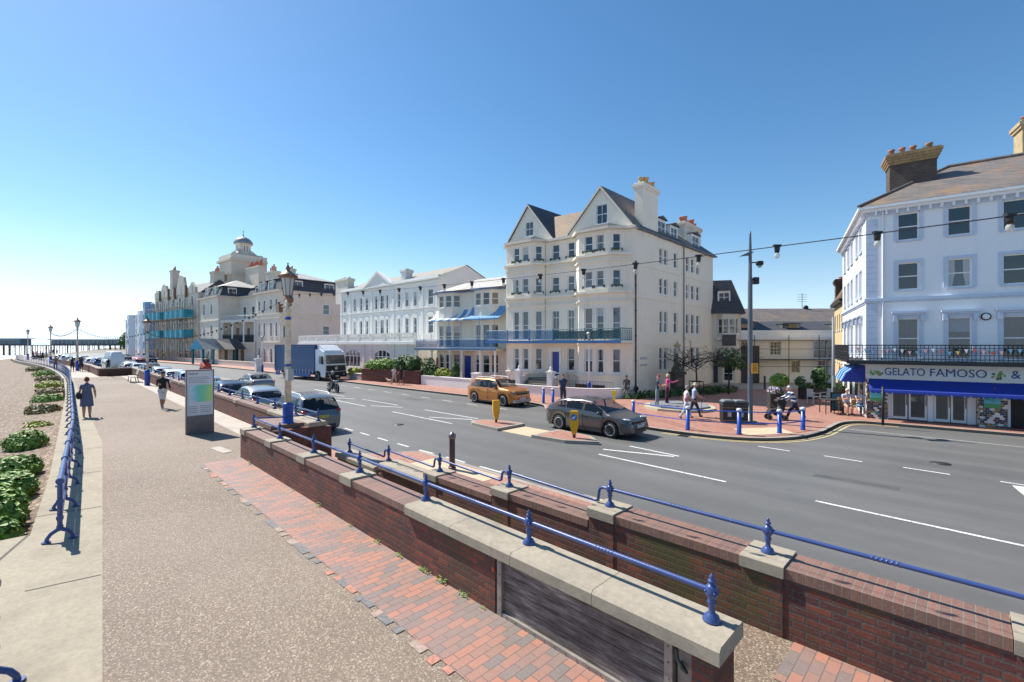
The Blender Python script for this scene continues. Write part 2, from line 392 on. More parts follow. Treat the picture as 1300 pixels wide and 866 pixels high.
# promenade surfaces
seam = lambda s: min(1.0, .0528 * s + .0) if s < 19 else 1.0
pm = MB()
for a, b in zip([-20, 2, 5.5, 10, 14.5, 19, 26, 38], [2, 5.5, 10, 14.5, 19, 26, 38, 57.2]):
    pm.quad(LP(b, seam(b), 0), LP(a, seam(a), 0), LP(a, 5.4 if b <= 2 else 3.7, 0), LP(b, 5.4 if b <= 2 else 3.7, 0))
strip(pm, 13.7, 15.3, 3.7, 4.4, 0); strip(pm, 15.3, 57.2, 3.7, 5.25, 0)
struct('promenade', pm, M['gravel'], rot=ROAD_ROT)
pe = MB()
def edge_poly(poly, z0, z1): pe.prism([(-s, t) for s, t in poly], z0, z1)
edge_poly([(-20, -6), (10.6, -6), (10.6, -.30), (15, -.12), (24, .08), (39, .38), (57.2, .42), (57.2, 1.0), (19, 1.0), (14.5, .766), (2, .106), (-20, -1.06)], -1.2, .004)
struct('promenade_edge_strip', pe, M['conc'], rot=ROAD_ROT)
jm = MB()                                                   # open joints between the concrete bays
dark = plain('dark_joint_filler', (.12, .10, .08), .9, var=.3, scale=30)  # dark brown filler in the joints
for s in (5.0, 8.2, 11.6, 14.8, 18.2, 22, 26, 30, 35, 40, 46, 52):
    es = -.28 if s < 12 else -.1 if s < 20 else .35 if s > 38 else .1
    jm.quad(LP(s + .02, es, .008), LP(s, es, .008), LP(s - .12, seam(s) - .02, .008), LP(s - .10, seam(s) - .02, .008))
jm.quad(LP(10.6, -.34, .008), LP(7.6, -1.15, .008), LP(7.6, -1.12, .008), LP(10.6, -.30, .008))
struct('promenade_joint', jm, dark, rot=ROAD_ROT)
fp = MB(); strip(fp, 57.2, 210, .42, 3.4, .002); struct('promenade_far_slabs', fp, M['paleslab'], rot=ROAD_ROT)
fw_ = MB(); S = ssamp(57.2, 210)
for a, b in zip(S, S[1:]): fw_.quad(LP(b, .42 + defl(b), -1.6), LP(a, .42 + defl(a), -1.6), LP(a, .42 + defl(a), .002), LP(b, .42 + defl(b), .002))
struct('promenade_edge_wall', fw_, M['conc'], rot=ROAD_ROT)
ps = MB(); strip(ps, 15.35, 57.2, 4.35, 5.19, .006); struct('slab_strip', ps, M['paleslab'], rot=ROAD_ROT)
# brick strip with its toothed edge
bs = MB(); bs.quad(LP(13.75, 2.62, .008), LP(-6, 2.62, .008), LP(-6, 3.52, .008), LP(13.75, 3.52, .008)); struct('brick_path', bs, M['pave'], rot=ROAD_ROT)
rnd = random.Random(3); teeth = MB(); s = -2.
while s < 13.6:
    if rnd.random() < .62:
        w = .21 if rnd.random() < .6 else .105
        teeth.box(-s - w, -s, 2.50 + rnd.uniform(0, .05), 2.619, -.01, .0095, rnd.choice([0, 0, 0, 1, 1, 2]))
    s += .215
tm = [plain('grey_block', (.17, .165, .16), .8, var=.3, scale=20), plain('red_block', (.42, .19, .13), .8, var=.3, scale=20), plain('pale_block', (.34, .25, .20), .8, var=.3, scale=20)]
struct('path_edging', teeth, tm, rot=ROAD_ROT)
cv = MB(); cv.box(-.5, .5, -.13, .13, -.01, .012); struct('cover_slab', cv, M['paleslab'], ST(15.2, 3.35), ROAD_ROT + .12)
# ramp between the two walls, falling to pavement level
rp = MB(); rz = lambda s: 0. if s < 3.6 else max(-.63, -(s - 3.6) * .0741)
for a, b in ((-12, 1.4), (1.4, 3.6), (3.6, 12.1), (12.1, 13.6)):
    rp.quad(LP(b, 3.9, rz(b) - .004), LP(a, 3.9, rz(a) - .004), LP(a, 5.6, rz(a) - .004), LP(b, 5.6, rz(b) - .004))
struct('ramp', rp, M['gravel'], rot=ROAD_ROT)
rb = MB(); rb.quad(LP(1.25, 4.62, .006), LP(-6, 4.62, .006), LP(-6, 5.37, .006), LP(1.25, 5.37, .006)); struct('brick_path', rb, M['pave'], rot=ROAD_ROT)
# road
rd = MB(); strip(rd, -90, 260, 5.6, 40, ROADZ); struct('road', rd, M['asphalt'], rot=ROAD_ROT)
# near pavement
npv = MB()
P = [(-60, 5.6), (-60, 8.95), (13.4, 8.95), (14.6, 7.0), (56, 7.0), (56, 5.6)]
npv.prism([(-s, t) for s, t in P], ROADZ - .05, PAVZ - .02); struct('near_pavement', npv, M['pavefar'], rot=ROAD_ROT)
def kerbline(name, pts, side, z=PAVZ, w=.16, closed=False, mat_=None):
    """granite kerb along pts [(s,t)]; side=+1: kerb body lies to +t/left of travel"""
    mb = MB(); n = len(pts); V = [Vector((-s, t)) for s, t in pts]
    offs = []
    for i in range(n):
        if closed: a, b = V[(i - 1) % n], V[(i + 1) % n]
        else: a, b = V[max(i - 1, 0)], V[min(i + 1, n - 1)]
        d = (b - a).normalized(); offs.append(V[i] + Vector((-d.y, d.x)) * side * w)
    rng = range(n) if closed else range(n - 1)
    for i in rng:
        j = (i + 1) % n
        a, b, c, d = V[i], V[j], offs[j], offs[i]
        for q in ([(*a, ROADZ - .03), (*b, ROADZ - .03), (*b, z + .004), (*a, z + .004)], [(*a, z + .004), (*b, z + .004), (*c, z + .004), (*d, z + .004)]):
            mb.quad(*q)
    o = struct(name, mb, mat_ or M['kerb'], rot=ROAD_ROT); return o
def clean(P, n=3):
    for _ in range(n):
        Q = [P[0]]
        for a, b in zip(P, P[1:]):
            Q += [(a[0] * .75 + b[0] * .25, a[1] * .75 + b[1] * .25), (a[0] * .25 + b[0] * .75, a[1] * .25 + b[1] * .75)]
        Q.append(P[-1]); P = Q
    return P
kerbline('near_kerb', [(-60, 8.95), (13.4, 8.95), (14.6, 7.0), (56, 7.0)], 1, PAVZ - .02)
FK0 = [(-60, 37.3), (-1.65, 28.1), (3.1, 27.6), (3.9, 27.3), (4.4, 26.3), (4.44, 24.5), (4.5, 22.6), (5.0, 20.6), (6.2, 19.2), (8.2, 18.7), (11, 18.75)]
FK1 = [(11, 18.75), (15.6, 18.9), (17.0, 19.9), (18.2, 21.2), (20.5, 21.5), (28, 20.95), (41, 20.45), (50, 20.45)]
FK = clean(FK0, 2)[:-1] + clean(FK1, 2) + [(s, 20.45 + defl(s)) for s in ssamp(50, 200)[1:]]
kerbline('far_kerb', FK, 1, PAVZ, .18)
fpv = MB()
far_back = lambda s: 90.
fpv.poly([LP(s_, t_, PAVZ) for s_, t_ in [(FK[-1][0], 120), (FK[0][0], 120)] + FK][::1])
if fpv.f:
    q_ = [fpv.v[i] for i in fpv.f[0]]; ar = sum(q_[i].x * q_[(i + 1) % len(q_)].y - q_[(i + 1) % len(q_)].x * q_[i].y for i in range(len(q_)))
    if ar < 0: fpv.f[0] = fpv.f[0][::-1]
struct('far_pavement', fpv, M['pavefar'], rot=ROAD_ROT)
yard = MB(); yard.quad((17.5, 37.2, PAVZ + .006), (34, 37.2, PAVZ + .006), (34, 60, PAVZ + .006), (19, 60, PAVZ + .006)); struct('yard_paving', yard, M['paleslab'])
# ---- road markings
wl = MB(); yl = MB(); MZ = ROADZ + .005
def line(mb, s0, t0, s1, t1, w=.1, z=MZ):
    d = Vector((s1 - s0, t1 - t0)); d.normalize(); n = Vector((-d.y, d.x)) * w / 2
    A = [(s0 + n.x, t0 + n.y), (s0 - n.x, t0 - n.y), (s1 - n.x, t1 - n.y), (s1 + n.x, t1 + n.y)]
    vs = [LP(a, b, z) for a, b in A]
    e = (Vector(vs[1]) - Vector(vs[0])).cross(Vector(vs[2]) - Vector(vs[0]))
    mb.poly(vs if e.z > 0 else vs[::-1])
line(wl, 2.6, 13.0, -1.6, 12.85); line(wl, 9.0, 13.22, 4.7, 13.05); line(wl, -4, 12.8, -9, 12.7)
line(wl, 17.4, 13.35, 22.9, 13.35); line(wl, 26, 13.35, 31.5, 13.35); line(wl, 34, 13.3, 39, 13.3); line(wl, 42, 13.3, 47, 13.3)
line(wl, 17.6, 15.15, 22.2, 15.05); line(wl, 25, 15.0, 29.5, 14.9); line(wl, 32, 14.8, 37, 14.6); line(wl, 6.9, 14.9, 8.9, 15.1)
line(wl, 9.3, 13.95, 7.0, 14.75, .12); line(wl, 17.6, 14.8, 19.8, 13.7, .12); line(wl, 24, 14.7, 26, 13.7, .12); line(wl, 30, 14.6, 32, 13.7, .12)
for s in [5.5 - 2.05 * i for i in range(12)]: line(wl, s, 18.45, s - 1.05, 18.4, .09)
for i in range(22): line(wl, 14.6 + i * 1.5, 9.2, 15.4 + i * 1.5, 9.2, .09)
line(wl, 13.1, 9.25, 13.9, 9.2, .09); line(wl, 11.4, 9.27, 12.4, 9.26, .09); line(wl, 9.7, 9.3, 10.7, 9.29, .09)
for i in range(9): line(wl, 18.9 + i * 2.6, 18.5, 20.0 + i * 2.6, 18.5, .09)
for i in range(8): line(wl, 24 + i * 6., 11.6, 25.6 + i * 6., 11.6, .08) if False else None
for i in range(14): line(wl, 50 + i * 6., 13.2 + defl(50 + i * 6), 53.5 + i * 6., 13.1 + defl(53.5 + i * 6), .1)
line(wl, 4.6, 25.0, -12, 25.5, .05)
# arrow head of the turn lane
arr = [(-1.0, 18.2), (-1.15, 17.2), (-1.35, 16.3), (-1.75, 15.75), (-2.5, 15.55), (-5.2, 15.3)]
A = clean(arr, 2)
for a, b in zip(A, A[1:]): line(wl, a[0], a[1], b[0], b[1], .30)
for i in range(6): line(yl, 8.6 - i * 1.75, 9.38, 7.5 - i * 1.75, 9.38, .10)
line(yl, 9.9, 9.42, 9.1, 9.5, .12); line(yl, 9.75, 9.05, 9.2, 9.0, .12)
def off(P, d):
    o = []
    for i in range(len(P)):
        a, b = P[max(i - 1, 0)], P[min(i + 1, len(P) - 1)]; v = Vector((b[0] - a[0], b[1] - a[1])).normalized(); o.append((P[i][0] + v.y * d, P[i][1] - v.x * d))
    return o
yk = [p for p in clean(FK0, 2) if p[0] < 9.6 and p[0] > 2.2]
yk = clean([(10.4, 18.75)] , 0) and yk
for d in (.28, .50):
    O = off(yk, d)
    for a, b in zip(O, O[1:]): line(yl, a[0], a[1], b[0], b[1], .085, MZ + (.004 if d > .3 else 0))
struct('road_marking', wl, M['white_line'], rot=ROAD_ROT); struct('yellow_road_marking', yl, M['yellow_line'], rot=ROAD_ROT)
# tar patches, manhole and drain covers in the carriageway
tarm = plain('darker_tar_repair', (.085, .083, .079), .7, var=.25, scale=3); tp_ = MB()
for s, t, w, h, r in ((2.2, 15.6, 1.9, .35, .04), (31, 13.9, 2.5, .5, .0), (27, 17.4, 1.6, .6, .0)):
    c_, s_ = cos(r), sin(r); tp_.poly([(-s + x * c_ - y * s_, t + x * s_ + y * c_, ROADZ + .0025) for x, y in ((-w / 2, -h / 2), (w / 2, -h / 2), (w / 2, h / 2), (-w / 2, h / 2))])
struct('road_patch', tp_, tarm, rot=ROAD_ROT)
ironm = plain('cast_iron_cover', (.07, .065, .06), .45, .5, .4, 40, bump=.004, bscale=120)
for i, (s, t, r, lb) in enumerate(((19.0, 11.4, .26, 'round iron manhole cover on the near lane left of the islands'), (.6, 19.9, .26, 'round iron manhole cover on the far lane before the gelato parlour'))):
    m = MB(); m.lathe([(r, 0), (r, .008), (0, .008)], n=24); tag(obj('manhole_cover', m, ironm, None, ST(s, t, ROADZ)), lb, 'manhole cover', 'manhole covers in the road')
for s, t, lb in ((8.3, 18.35, 'small square drain grate in the gutter by the bollards'), (19.5, 20.6, 'small square drain grate in the gutter under the orange car')):
    m = MB(); m.box(-.22, .22, -.18, .18, 0, .009)
    for q in range(5): m.box(-.2, .2, -.15 + q * .066, -.13 + q * .066, .009, .013)
    tag(obj('drain_grate', m, ironm, None, ST(s, t, ROADZ), ROAD_ROT), lb, 'drain', 'gutter drains')
# tactile crossing paving, near side and in the refuge gap
tc = MB(); tc.quad(LP(12.2, 6.6, PAVZ - .014), LP(9.2, 6.6, PAVZ - .014), LP(9.2, 8.75, PAVZ - .014), LP(12.2, 8.75, PAVZ - .014)); struct('tactile_paving', tc, M['tactile'], rot=ROAD_ROT)
tc = MB(); tc.quad(LP(14.45, 13.75, MZ + .002), LP(12.5, 13.75, MZ + .002), LP(12.5, 15.25, MZ + .002), LP(14.45, 15.25, MZ + .002)); struct('tactile_paving', tc, M['tactile'], rot=ROAD_ROT)
tc = MB(); tc.poly([LP(6.4, 19.7, PAVZ + .008), LP(4.95, 21.6, PAVZ + .008), LP(5.9, 23.0, PAVZ + .008), LP(7.2, 20.8, PAVZ + .008)][::-1] if False else [LP(7.2, 20.8, PAVZ + .008), LP(6.3, 19.65, PAVZ + .008), LP(4.95, 21.4, PAVZ + .008), LP(5.9, 22.6, PAVZ + .008)]); struct('tactile_paving', tc, M['tactile'], rot=ROAD_ROT)
# traffic islands
for nm, P in (('traffic_island', [(16.9, 14.1), (16.4, 13.75), (14.5, 13.6), (14.5, 15.35), (15.6, 15.3), (16.6, 14.8)]), ('traffic_island', [(12.5, 13.6), (10.9, 13.75), (9.8, 14.45), (10.6, 15.1), (12.5, 15.35)])):
    V = [(-s, t) for s, t in P]; a = MB(); a.prism(V, ROADZ - .02, ROADZ + .125)
    cx = sum(p[0] for p in V) / len(V); cy = sum(p[1] for p in V) / len(V)
    struct(nm, a, M['kerb'], rot=ROAD_ROT)
    b = MB(); b.poly([(cx + (x - cx) * .84, cy + (y - cy) * .82, ROADZ + .131) for x, y in V][::-1] if sum(V[i][0] * V[(i + 1) % len(V)][1] - V[(i + 1) % len(V)][0] * V[i][1] for i in range(len(V))) < 0 else [(cx + (x - cx) * .84, cy + (y - cy) * .82, ROADZ + .131) for x, y in V])
    struct('island_paving', b, M['pavefar'], rot=ROAD_ROT)

# ================================================================= PROMENADE WALLS
def frame(s, t, z=0): return ST(s, t, z)
SX = lambda s, s0: s0 - s                    # local x from s
def coping_mb(x0, x1, y0, y1, z0, z1, ch=.03):
    m = MB(); m.prism_x([(y0, z0), (y1, z0), (y1, z1 - ch), (y1 - ch, z1), (y0 + ch, z1), (y0, z1 - ch)], x0, x1); return m
W0 = 13.85
w1 = thing('brick_wall', 'low red brick promenade wall with stone coping and wooden gate recess, nearest to the brick path', 'wall', ST(W0, 3.5, 0), ROAD_ROT)
b = MB(); b.box(0, 10.08, 0, .42, -.95, .658); b.box(10.08, 12.33, .16, .42, -.95, .658); b.box(12.33, 12.50, 0, .42, -.95, .658); obj('brickwork', b, M['brick'], w1)
c = MB(); c.box(0.0, 8.24, -.012, .432, .662, .765); obj('brick_coping', c, M['brickcap'], w1)
for x0, x1 in ((8.26, 9.30), (9.306, 10.36), (10.366, 11.42), (11.426, 12.56)):
    obj('coping_stone', coping_mb(x0, x1, -.05, .46, .664, .80), M['coping'], w1)
for s in (7.5, 9.53, 11.56, 13.59):
    obj('cap_stone', coping_mb(W0 - s - .21, W0 - s + .21, -.03, .452, .655, .80, .012), M['coping'], w1)
jb = MB(); jb.box(8.2, 8.215, -.002, .02, 0, .66); jb.box(6.0, 6.012, -.002, .02, 0, .66); obj('expansion_joint', jb, dark, w1)
# flood gate
steel = plain('galvanised_gate_steel', (.30, .27, .24), .55, .4, .2, 8)
def plankmat():
    m = N('weathered_gate_timber'); mp = m.n('Mapping'); mp.inputs['Scale'].default_value = (1.3, 1, 13); m.l(m.co(), mp.inputs[0])
    g = m.noise(1.6, 8, .75, mp.outputs[0]); p = m.noise(1.4, 5, .7)
    c = m.ramp(g, [(.32, (.04, .034, .032)), (.44, (.13, .10, .085)), (.56, (.29, .245, .225)), (.70, (.50, .45, .42))])
    c = m.mix(m.math('MULTIPLY', m.ramp(p, [(.4, (0, 0, 0)), (.65, (1, 1, 1))]), .7), c, (.05, .038, .034))
    m.color(c); m.rough(.85); m.bump(g, .7, .006); return m.m
plank = plankmat()
fg = thing('flood_gate', 'wooden plank flood gate in a grey steel frame set into the low brick wall', 'gate', ST(W0 - 10.10, 3.5, 0), ROAD_ROT)
for i in range(4):
    p = MB(); z0 = .055 + i * .143; p.box(.07, 2.0, .045, .10, z0, z0 + .137); obj('plank', p, plank, fg)
f = MB()
for i in range(14): f.ball((.15 + i * .137, .008, .64), .007, 6, 4, 1); f.ball((.15 + i * .137, .008, .03), .007, 6, 4, 1)
for i in range(5): f.ball((.04, .003, .08 + i * .13), .007, 6, 4, 1); f.ball((2.035, .003, .08 + i * .13), .007, 6, 4, 1)
f.box(.005, .075, .005, .12, .01, .655); f.box(2.0, 2.07, .005, .12, .01, .655); f.box(.076, 1.999, .01, .12, .01, .052); f.box(.076, 1.999, .01, .12, .628, .655)
obj('frame', f, [steel, plain('bolt_steel', (.16, .14, .13), .5, .6)], fg)
f = MB(); f.box(2.09, 2.222, .06, .14, .0, .655); obj('hinge_plate', f, steel, fg)
f = MB(); f.tube([(2.10, .02, .60), (2.12, -.01, .55), (2.16, -.02, .50), (2.19, .0, .47), (2.17, .03, .46), (2.12, .04, .50)], .014, 8); obj('latch_hook', f, plain('dull_green_latch', (.07, .09, .075), .5, .5), fg)
rf_ = MB(); rf_.ball((W0 - 3.80, -.004, .50), (.022, .012, .03), 10, 8); obj('reflector', rf_, plain('orange_red_reflector', (.60, .07, .02), .3, var=0), w1)
wr_ = random.Random(31); weedm = plain('wall_foot_weeds', (.16, .26, .05), .7, var=.4, scale=20)
for i, s in enumerate((3.95, 4.3, 4.75, 5.1, 5.2, 5.75, 6.4, 7.3, 8.6, 9.9, 12.9)):
    m = MB(); k_ = wr_.uniform(.5, 1.25)
    for q in range(26):
        a = wr_.uniform(0, 6.28); r_ = wr_.uniform(.01, .07) * k_; h_ = wr_.uniform(.01, .06) * k_; c_ = Vector((r_ * 1.6 * cos(a), -.035 + r_ * .5 * sin(a), h_)); t_ = Vector((cos(a * 3), sin(a * 3), wr_.uniform(-.3, .6))).normalized(); u_ = t_.cross(Vector((0, 0, 1))).normalized(); z_ = wr_.uniform(.008, .018) * k_
        m.poly([c_ - t_ * z_, c_ + u_ * z_ * .6, c_ + t_ * z_ * 1.3, c_ - u_ * z_ * .6])
    m.tube([(-.09 * k_, -.035, .004), (.09 * k_, -.035, .004)], .004, 4)
    tag(obj('weed', m, weedm, None, ST(s, 3.5, .008), ROAD_ROT), 'tiny green weed tuft at the foot of the nearest brick wall', 'weed', 'weeds along the wall foot')
# posts & rails
def post_mb(k=1.):
    m = MB()
    m.lathe([(.0, 0), (.075, 0), (.078, .012), (.062, .03), (.060, .045), (.036, .062), (.027, .085), (.026, .12), (.034, .15), (.040, .165), (.030, .18), (.034, .20), (.052, .225), (.056, .245), (.050, .262), (.052, .285), (.036, .305), (.020, .315), (.018, .325), (.036, .337), (.030, .349), (.014, .356), (.022, .372), (.018, .386), (.006, .395), (0, .41)], n=14)
    m.box(-.05, .05, -.03, .03, .235, .275)
    for a in range(4): m.ball((.054 * cos(a * pi / 2 + .78), .054 * sin(a * pi / 2 + .78), .255), .013, 6, 4)
    if k != 1: m.v = [v * k for v in m.v]
    return m
POST = post_mb(.95).mesh('railing_post', M['blue'])
def twist(m, a, b, r=.024):
    a = Vector(a); b = Vector(b); d = (b - a).normalized(); n = 5
    m.tube([a, b], r, 8)
    mid = (a + b) / 2; up = Vector((0, 0, 1)); side = d.cross(up).normalized()
    if (b - a).length > .9:
        for h in (0, pi):
            pts = [mid + d * (-.11 + .22 * i / 22) + (side * cos(i * .85 + h) + up * sin(i * .85 + h)) * (r * .72) for i in range(23)]
            m.tube(pts, .011, 6)
def railing(label, posts, segs, parentless=True, loc=None):
    r = thing('railing', label, 'railing', ST(posts[0][0], posts[0][1], posts[0][2]), ROAD_ROT)
    inv = Matrix.Rotation(-ROAD_ROT, 4, 'Z') @ Matrix.Translation(-r.location)
    for s, t, z in posts:
        o = obj('post', POST, None, r, inv @ ST(s, t, z))
    for seg in segs:
        m = MB(inv)
        if len(seg) == 2: 
            m2 = MB(inv); twist(m2, ST(*seg[0]), ST(*seg[1])); m = m2
        else: m.tube([ST(*p) for p in seg], .022, 8)
        obj('rail', m, M['blue'], r)
    return r
P1 = [(1.47 + 2.03 * k, 3.77, .80) for k in range(7)]
RH = .245
railing('blue painted railing of turned posts and one rail along the nearest brick wall', P1, [((a[0], a[1], a[2] + RH), (b[0], b[1], b[2] + RH)) for a, b in zip(P1, P1[1:])] + [((P1[-1][0], 3.77, .80 + RH), (14.0, 4.5, .95), (13.55, 5.4, .99))])
zk = {-4: .75, -3: .75, -2: .75, -1: .75, 0: .75, 1: .75, 2: .58, 3: .44, 4: .29, 5: .15}
sk = lambda k: 1.554 + 2.03 * k
w2 = thing('brick_wall', 'stepped red brick wall with stone caps running beside the road', 'wall', ST(11.95, 5.33, 0), ROAD_ROT)
X2 = lambda s: 11.95 - s
b = MB(); cp = MB(); 
for k in range(-4, 5):
    zt = zk[k + 1]; x0, x1 = X2(sk(k + 1)), X2(sk(k)); st = k >= 3
    b.box(x0, x1, 0, .44, -1.0, zt - .128)
    if st: obj('coping_stone', coping_mb(x0 + .02 * 0, x1 - .22, -.05, .48, zt - .126, zt), M['coping'], w2)
    else: cp.box(x0 + .22, x1 - .22, -.012, .452, zt - .126, zt - .02)
b.box(0, X2(sk(5)), 0, .44, -1.0, .15 - .128); obj('coping_stone', coping_mb(-.05, X2(sk(5)) - .002, -.05, .48, .024, .149), M['coping'], w2)
obj('brickwork', b, M['brick2'], w2); obj('brick_coping', cp, M['brickcap'], w2)
for k in range(-4, 4):
    z = zk[k]; x = X2(sk(k)); obj('cap_stone', coping_mb(x - .215, x + .215, -.04, .48, z - .124, z + .003, .012), M['coping'], w2)
    pb = MB(); pb.box(x - .2, x + .2, -.012, .452, -1.0, z - .126); obj('pier', pb, M['brick2'], w2)
P2 = [(sk(k), 5.55, zk[k] + .003) for k in range(-4, 6)]
segs = []
for k in range(-4, 5):
    z0, z1 = zk[k], zk[k + 1]; a = (sk(k + 1), 5.55, z1 + RH); 
    if z0 - z1 < .01: segs.append(((sk(k), 5.55, z0 + RH), a))
    else:
        s0 = sk(k); segs.append(((s0, 5.55, z0 + RH), (s0 + .10, 5.55, z0 + RH), (s0 + .16, 5.55, z0 + RH - .02), (s0 + .18, 5.55, z0 + RH - .06), (s0 + .20, 5.55, z1 + RH - .03), (s0 + .24, 5.55, z1 + RH - .045), (s0 + .30, 5.55, z1 + RH - .04), a))
railing('blue painted railing with stepped rail on the stone capped wall beside the road', P2, segs)
# wall beyond the opening
w3 = thing('brick_wall', 'long low brick wall between the promenade and the parked cars', 'wall', ST(58.6, 5.2, 0), ROAD_ROT)
X3 = lambda s: 58.6 - s
b = MB(); b.box(.3, X3(13.5), 0, .45, -1, .64); b.box(X3(15.4), X3(13.5), -.95, -.002, -1, .642)
b.box(X3(13.5) - .28, X3(13.5) + .012, -.012, .63, -1, .60)
b.box(0, .42, -2.4, .45, -1, .642); obj('brickwork', b, M['brick'], w3)
c = MB(); c.box(0.5, X3(17.2), -.012, .462, .642, .75); c.box(X3(15.4), X3(13.5) - .3, -.96, -.06, .644, .75); c.box(-.01, .45, -2.41, .45, .644, .75); obj('brick_coping', c, M['brickcap'], w3)
for x0, x1 in ((17.19, 15.4), (15.39, 14.2), (14.19, 13.45)): obj('coping_stone', coping_mb(X3(x0), X3(x1), -.04, .49, .642, .77), M['coping'], w3)
for k in range(3, 22, 2): obj('cap_stone', coping_mb(X3(15.35 + 2.0 * k) - .2, X3(15.35 + 2. * k) + .2, -.03, .48, .63, .765, .012), M['coping'], w3)
P3 = [(13.6, 5.48, .77)] + [(15.4 + 2.0 * k, 5.48, .76) for k in range(0, 21)]
railing('blue painted railing on the long brick wall in front of the parked cars', P3, [((a[0], a[1], a[2] + RH), (b_[0], b_[1], b_[2] + RH)) for a, b_ in zip(P3, P3[1:])])
w4 = thing('brick_wall', 'far brick planter wall jutting into the promenade beyond the bench', 'wall', ST(58.8, 2.8, 0), ROAD_ROT)
b = MB(); S = ssamp(59, 108, 5)
for a_, b_ in zip(S, S[1:]):
    ta, tb = 2.85 - 2.8 + defl(a_), .05 + defl(b_)
    for (y0, y1, z0, z1) in ((0, .42, -1, .64),):
        V = [(58.8 - b_, tb + y0), (58.8 - a_, ta + y0), (58.8 - a_, ta + y1), (58.8 - b_, tb + y1)]
        b.prism(V, z0, z1)
b.box(-.02, .35, .01, 2.38, -1, .64)
obj('brickwork', b, M['brick'], w4)
b = MB()
for a_, b_ in zip(S, S[1:]):
    ta, tb = .05 + defl(a_), .05 + defl(b_); V = [(58.8 - b_, tb - .015), (58.8 - a_, ta - .015), (58.8 - a_, ta + .435), (58.8 - b_, tb + .435)]; b.prism(V, .642, .74)
obj('coping', b, M['brickcap'], w4)
# ---- seaward railing: cast A-frame posts, three tubes
def aframe():
    m = MB()
    m.tube([(0, 0, .16), (0, 0, .93)], .032, 8)
    for s_ in (-1, 1): m.tube([(0, 0, .20), (0, s_ * .04, .17), (0, s_ * .10, .13), (0, s_ * .14, .07), (0, s_ * .15, .0)], [.030, .030, .028, .026, .032], 8)
    for s_ in (-1, 1): m.tube([(0, s_ * .15, 0), (0, s_ * .15, .03)], .055, 8); 
    for z, r in ((.93, .052), (.62, .045), (.36, .045)): m.tube([(-.045, 0, z), (.045, 0, z)], r, 10)
    m.lathe([(.028, .20), (.042, .215), (.042, .24), (.028, .255)], n=8)
    return m.mesh('railing_stand', M['blue'])
AF = aframe()
rt = lambda s: (.02 if s < 9.5 else min(.72, .02 + (s - 9.6) * .037 if s < 18 else .33 + (s - 18) * .0125)) + defl(s) * 1.0
def searail(label, s0, s1, sp=1.9):
    n = int((s1 - s0) / sp); S = [s0 + sp * i for i in range(n + 1)]
    r = thing('promenade_railing', label, 'railing', ST(S[0], rt(S[0]), 0), ROAD_ROT)
    inv = Matrix.Rotation(-ROAD_ROT, 4, 'Z') @ Matrix.Translation(-r.location)
    for s in S:
        o = obj('stand', AF, None, r, inv @ ST(s, rt(s), 0)); o.rotation_euler = (0, 0, -atan2(rt(s + 1) - rt(s - 1), 2) if s > 20 else 0)
    for z, rr in ((.93, .034), (.62, .028), (.36, .028)):
        m = MB(inv); m.tube([ST(s, rt(s), z) for s in S], rr, 8); obj('rail', m, M['blue'], r)
searail('long blue three bar railing along the beach edge of the promenade', 9.95, 132)
rt_old = rt; rt = lambda s: -.40
searail('blue railing end at the bottom left beside the beach steps', 1.0 + .55, 6.1, 2.25)
rt = rt_old
# ================================================================= BUILDINGS
ZB = Matrix.Translation((0, 0, -PAVZ))           # building meshes are written with absolute heights, roots stand on the pavement
M['cream'] = render_wall('cream_render', (.82, .745, .62), .2)
M['cream2'] = render_wall('aged_cream_render', (.72, .65, .55), .3)
M['white'] = render_wall('white_render', (.80, .78, .74), .18)
M['hotelwhite'] = render_wall('cool_white_render', (.74, .73, .69), .2)
M['bluewhite'] = render_wall('pale_blue_white_render', (.79, .80, .82), .08)
M['bluetrim'] = plain('powder_blue_trim', (.50, .57, .68), .6, var=.06)
M['frame'] = plain('white_window_paint', (.78, .78, .76), .5, var=.04)
M['glass'] = glass_mat('window_glass', (.012, .02, .028), .07, .22)
M['glassdark'] = glass_mat('dark_window_glass', (.01, .016, .022), .05, .12)
M['slate'] = slate('grey_slate', (.055, .055, .062), (.08, .078, .082))
M['slatebrown'] = slate('lichened_slate', (.13, .115, .105), (.20, .17, .15), (.34, .18, .06))
M['orangetile'] = slate('orange_lichen_tile', (.17, .10, .045), (.12, .08, .045), (.30, .15, .04))
M['paleslate'] = slate('sunbleached_slate', (.36, .34, .31), (.48, .45, .41))
M['terracotta'] = plain('terracotta_pot', (.42, .15, .08), .8, var=.3, scale=4)
M['door_blue'] = plain('navy_door_paint', (.015, .04, .30), .35, var=.05)
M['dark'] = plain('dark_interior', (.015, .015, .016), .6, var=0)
M['black_iron'] = plain('black_iron', (.02, .021, .024), .5, .2, .2)
M['pipe'] = plain('cast_pipe', (.05, .045, .045), .6)
M['greyp'] = plain('grey_pipe', (.35, .32, .29), .6)
M['lead'] = plain('lead_flashing', (.10, .115, .14), .5, .1, .25)

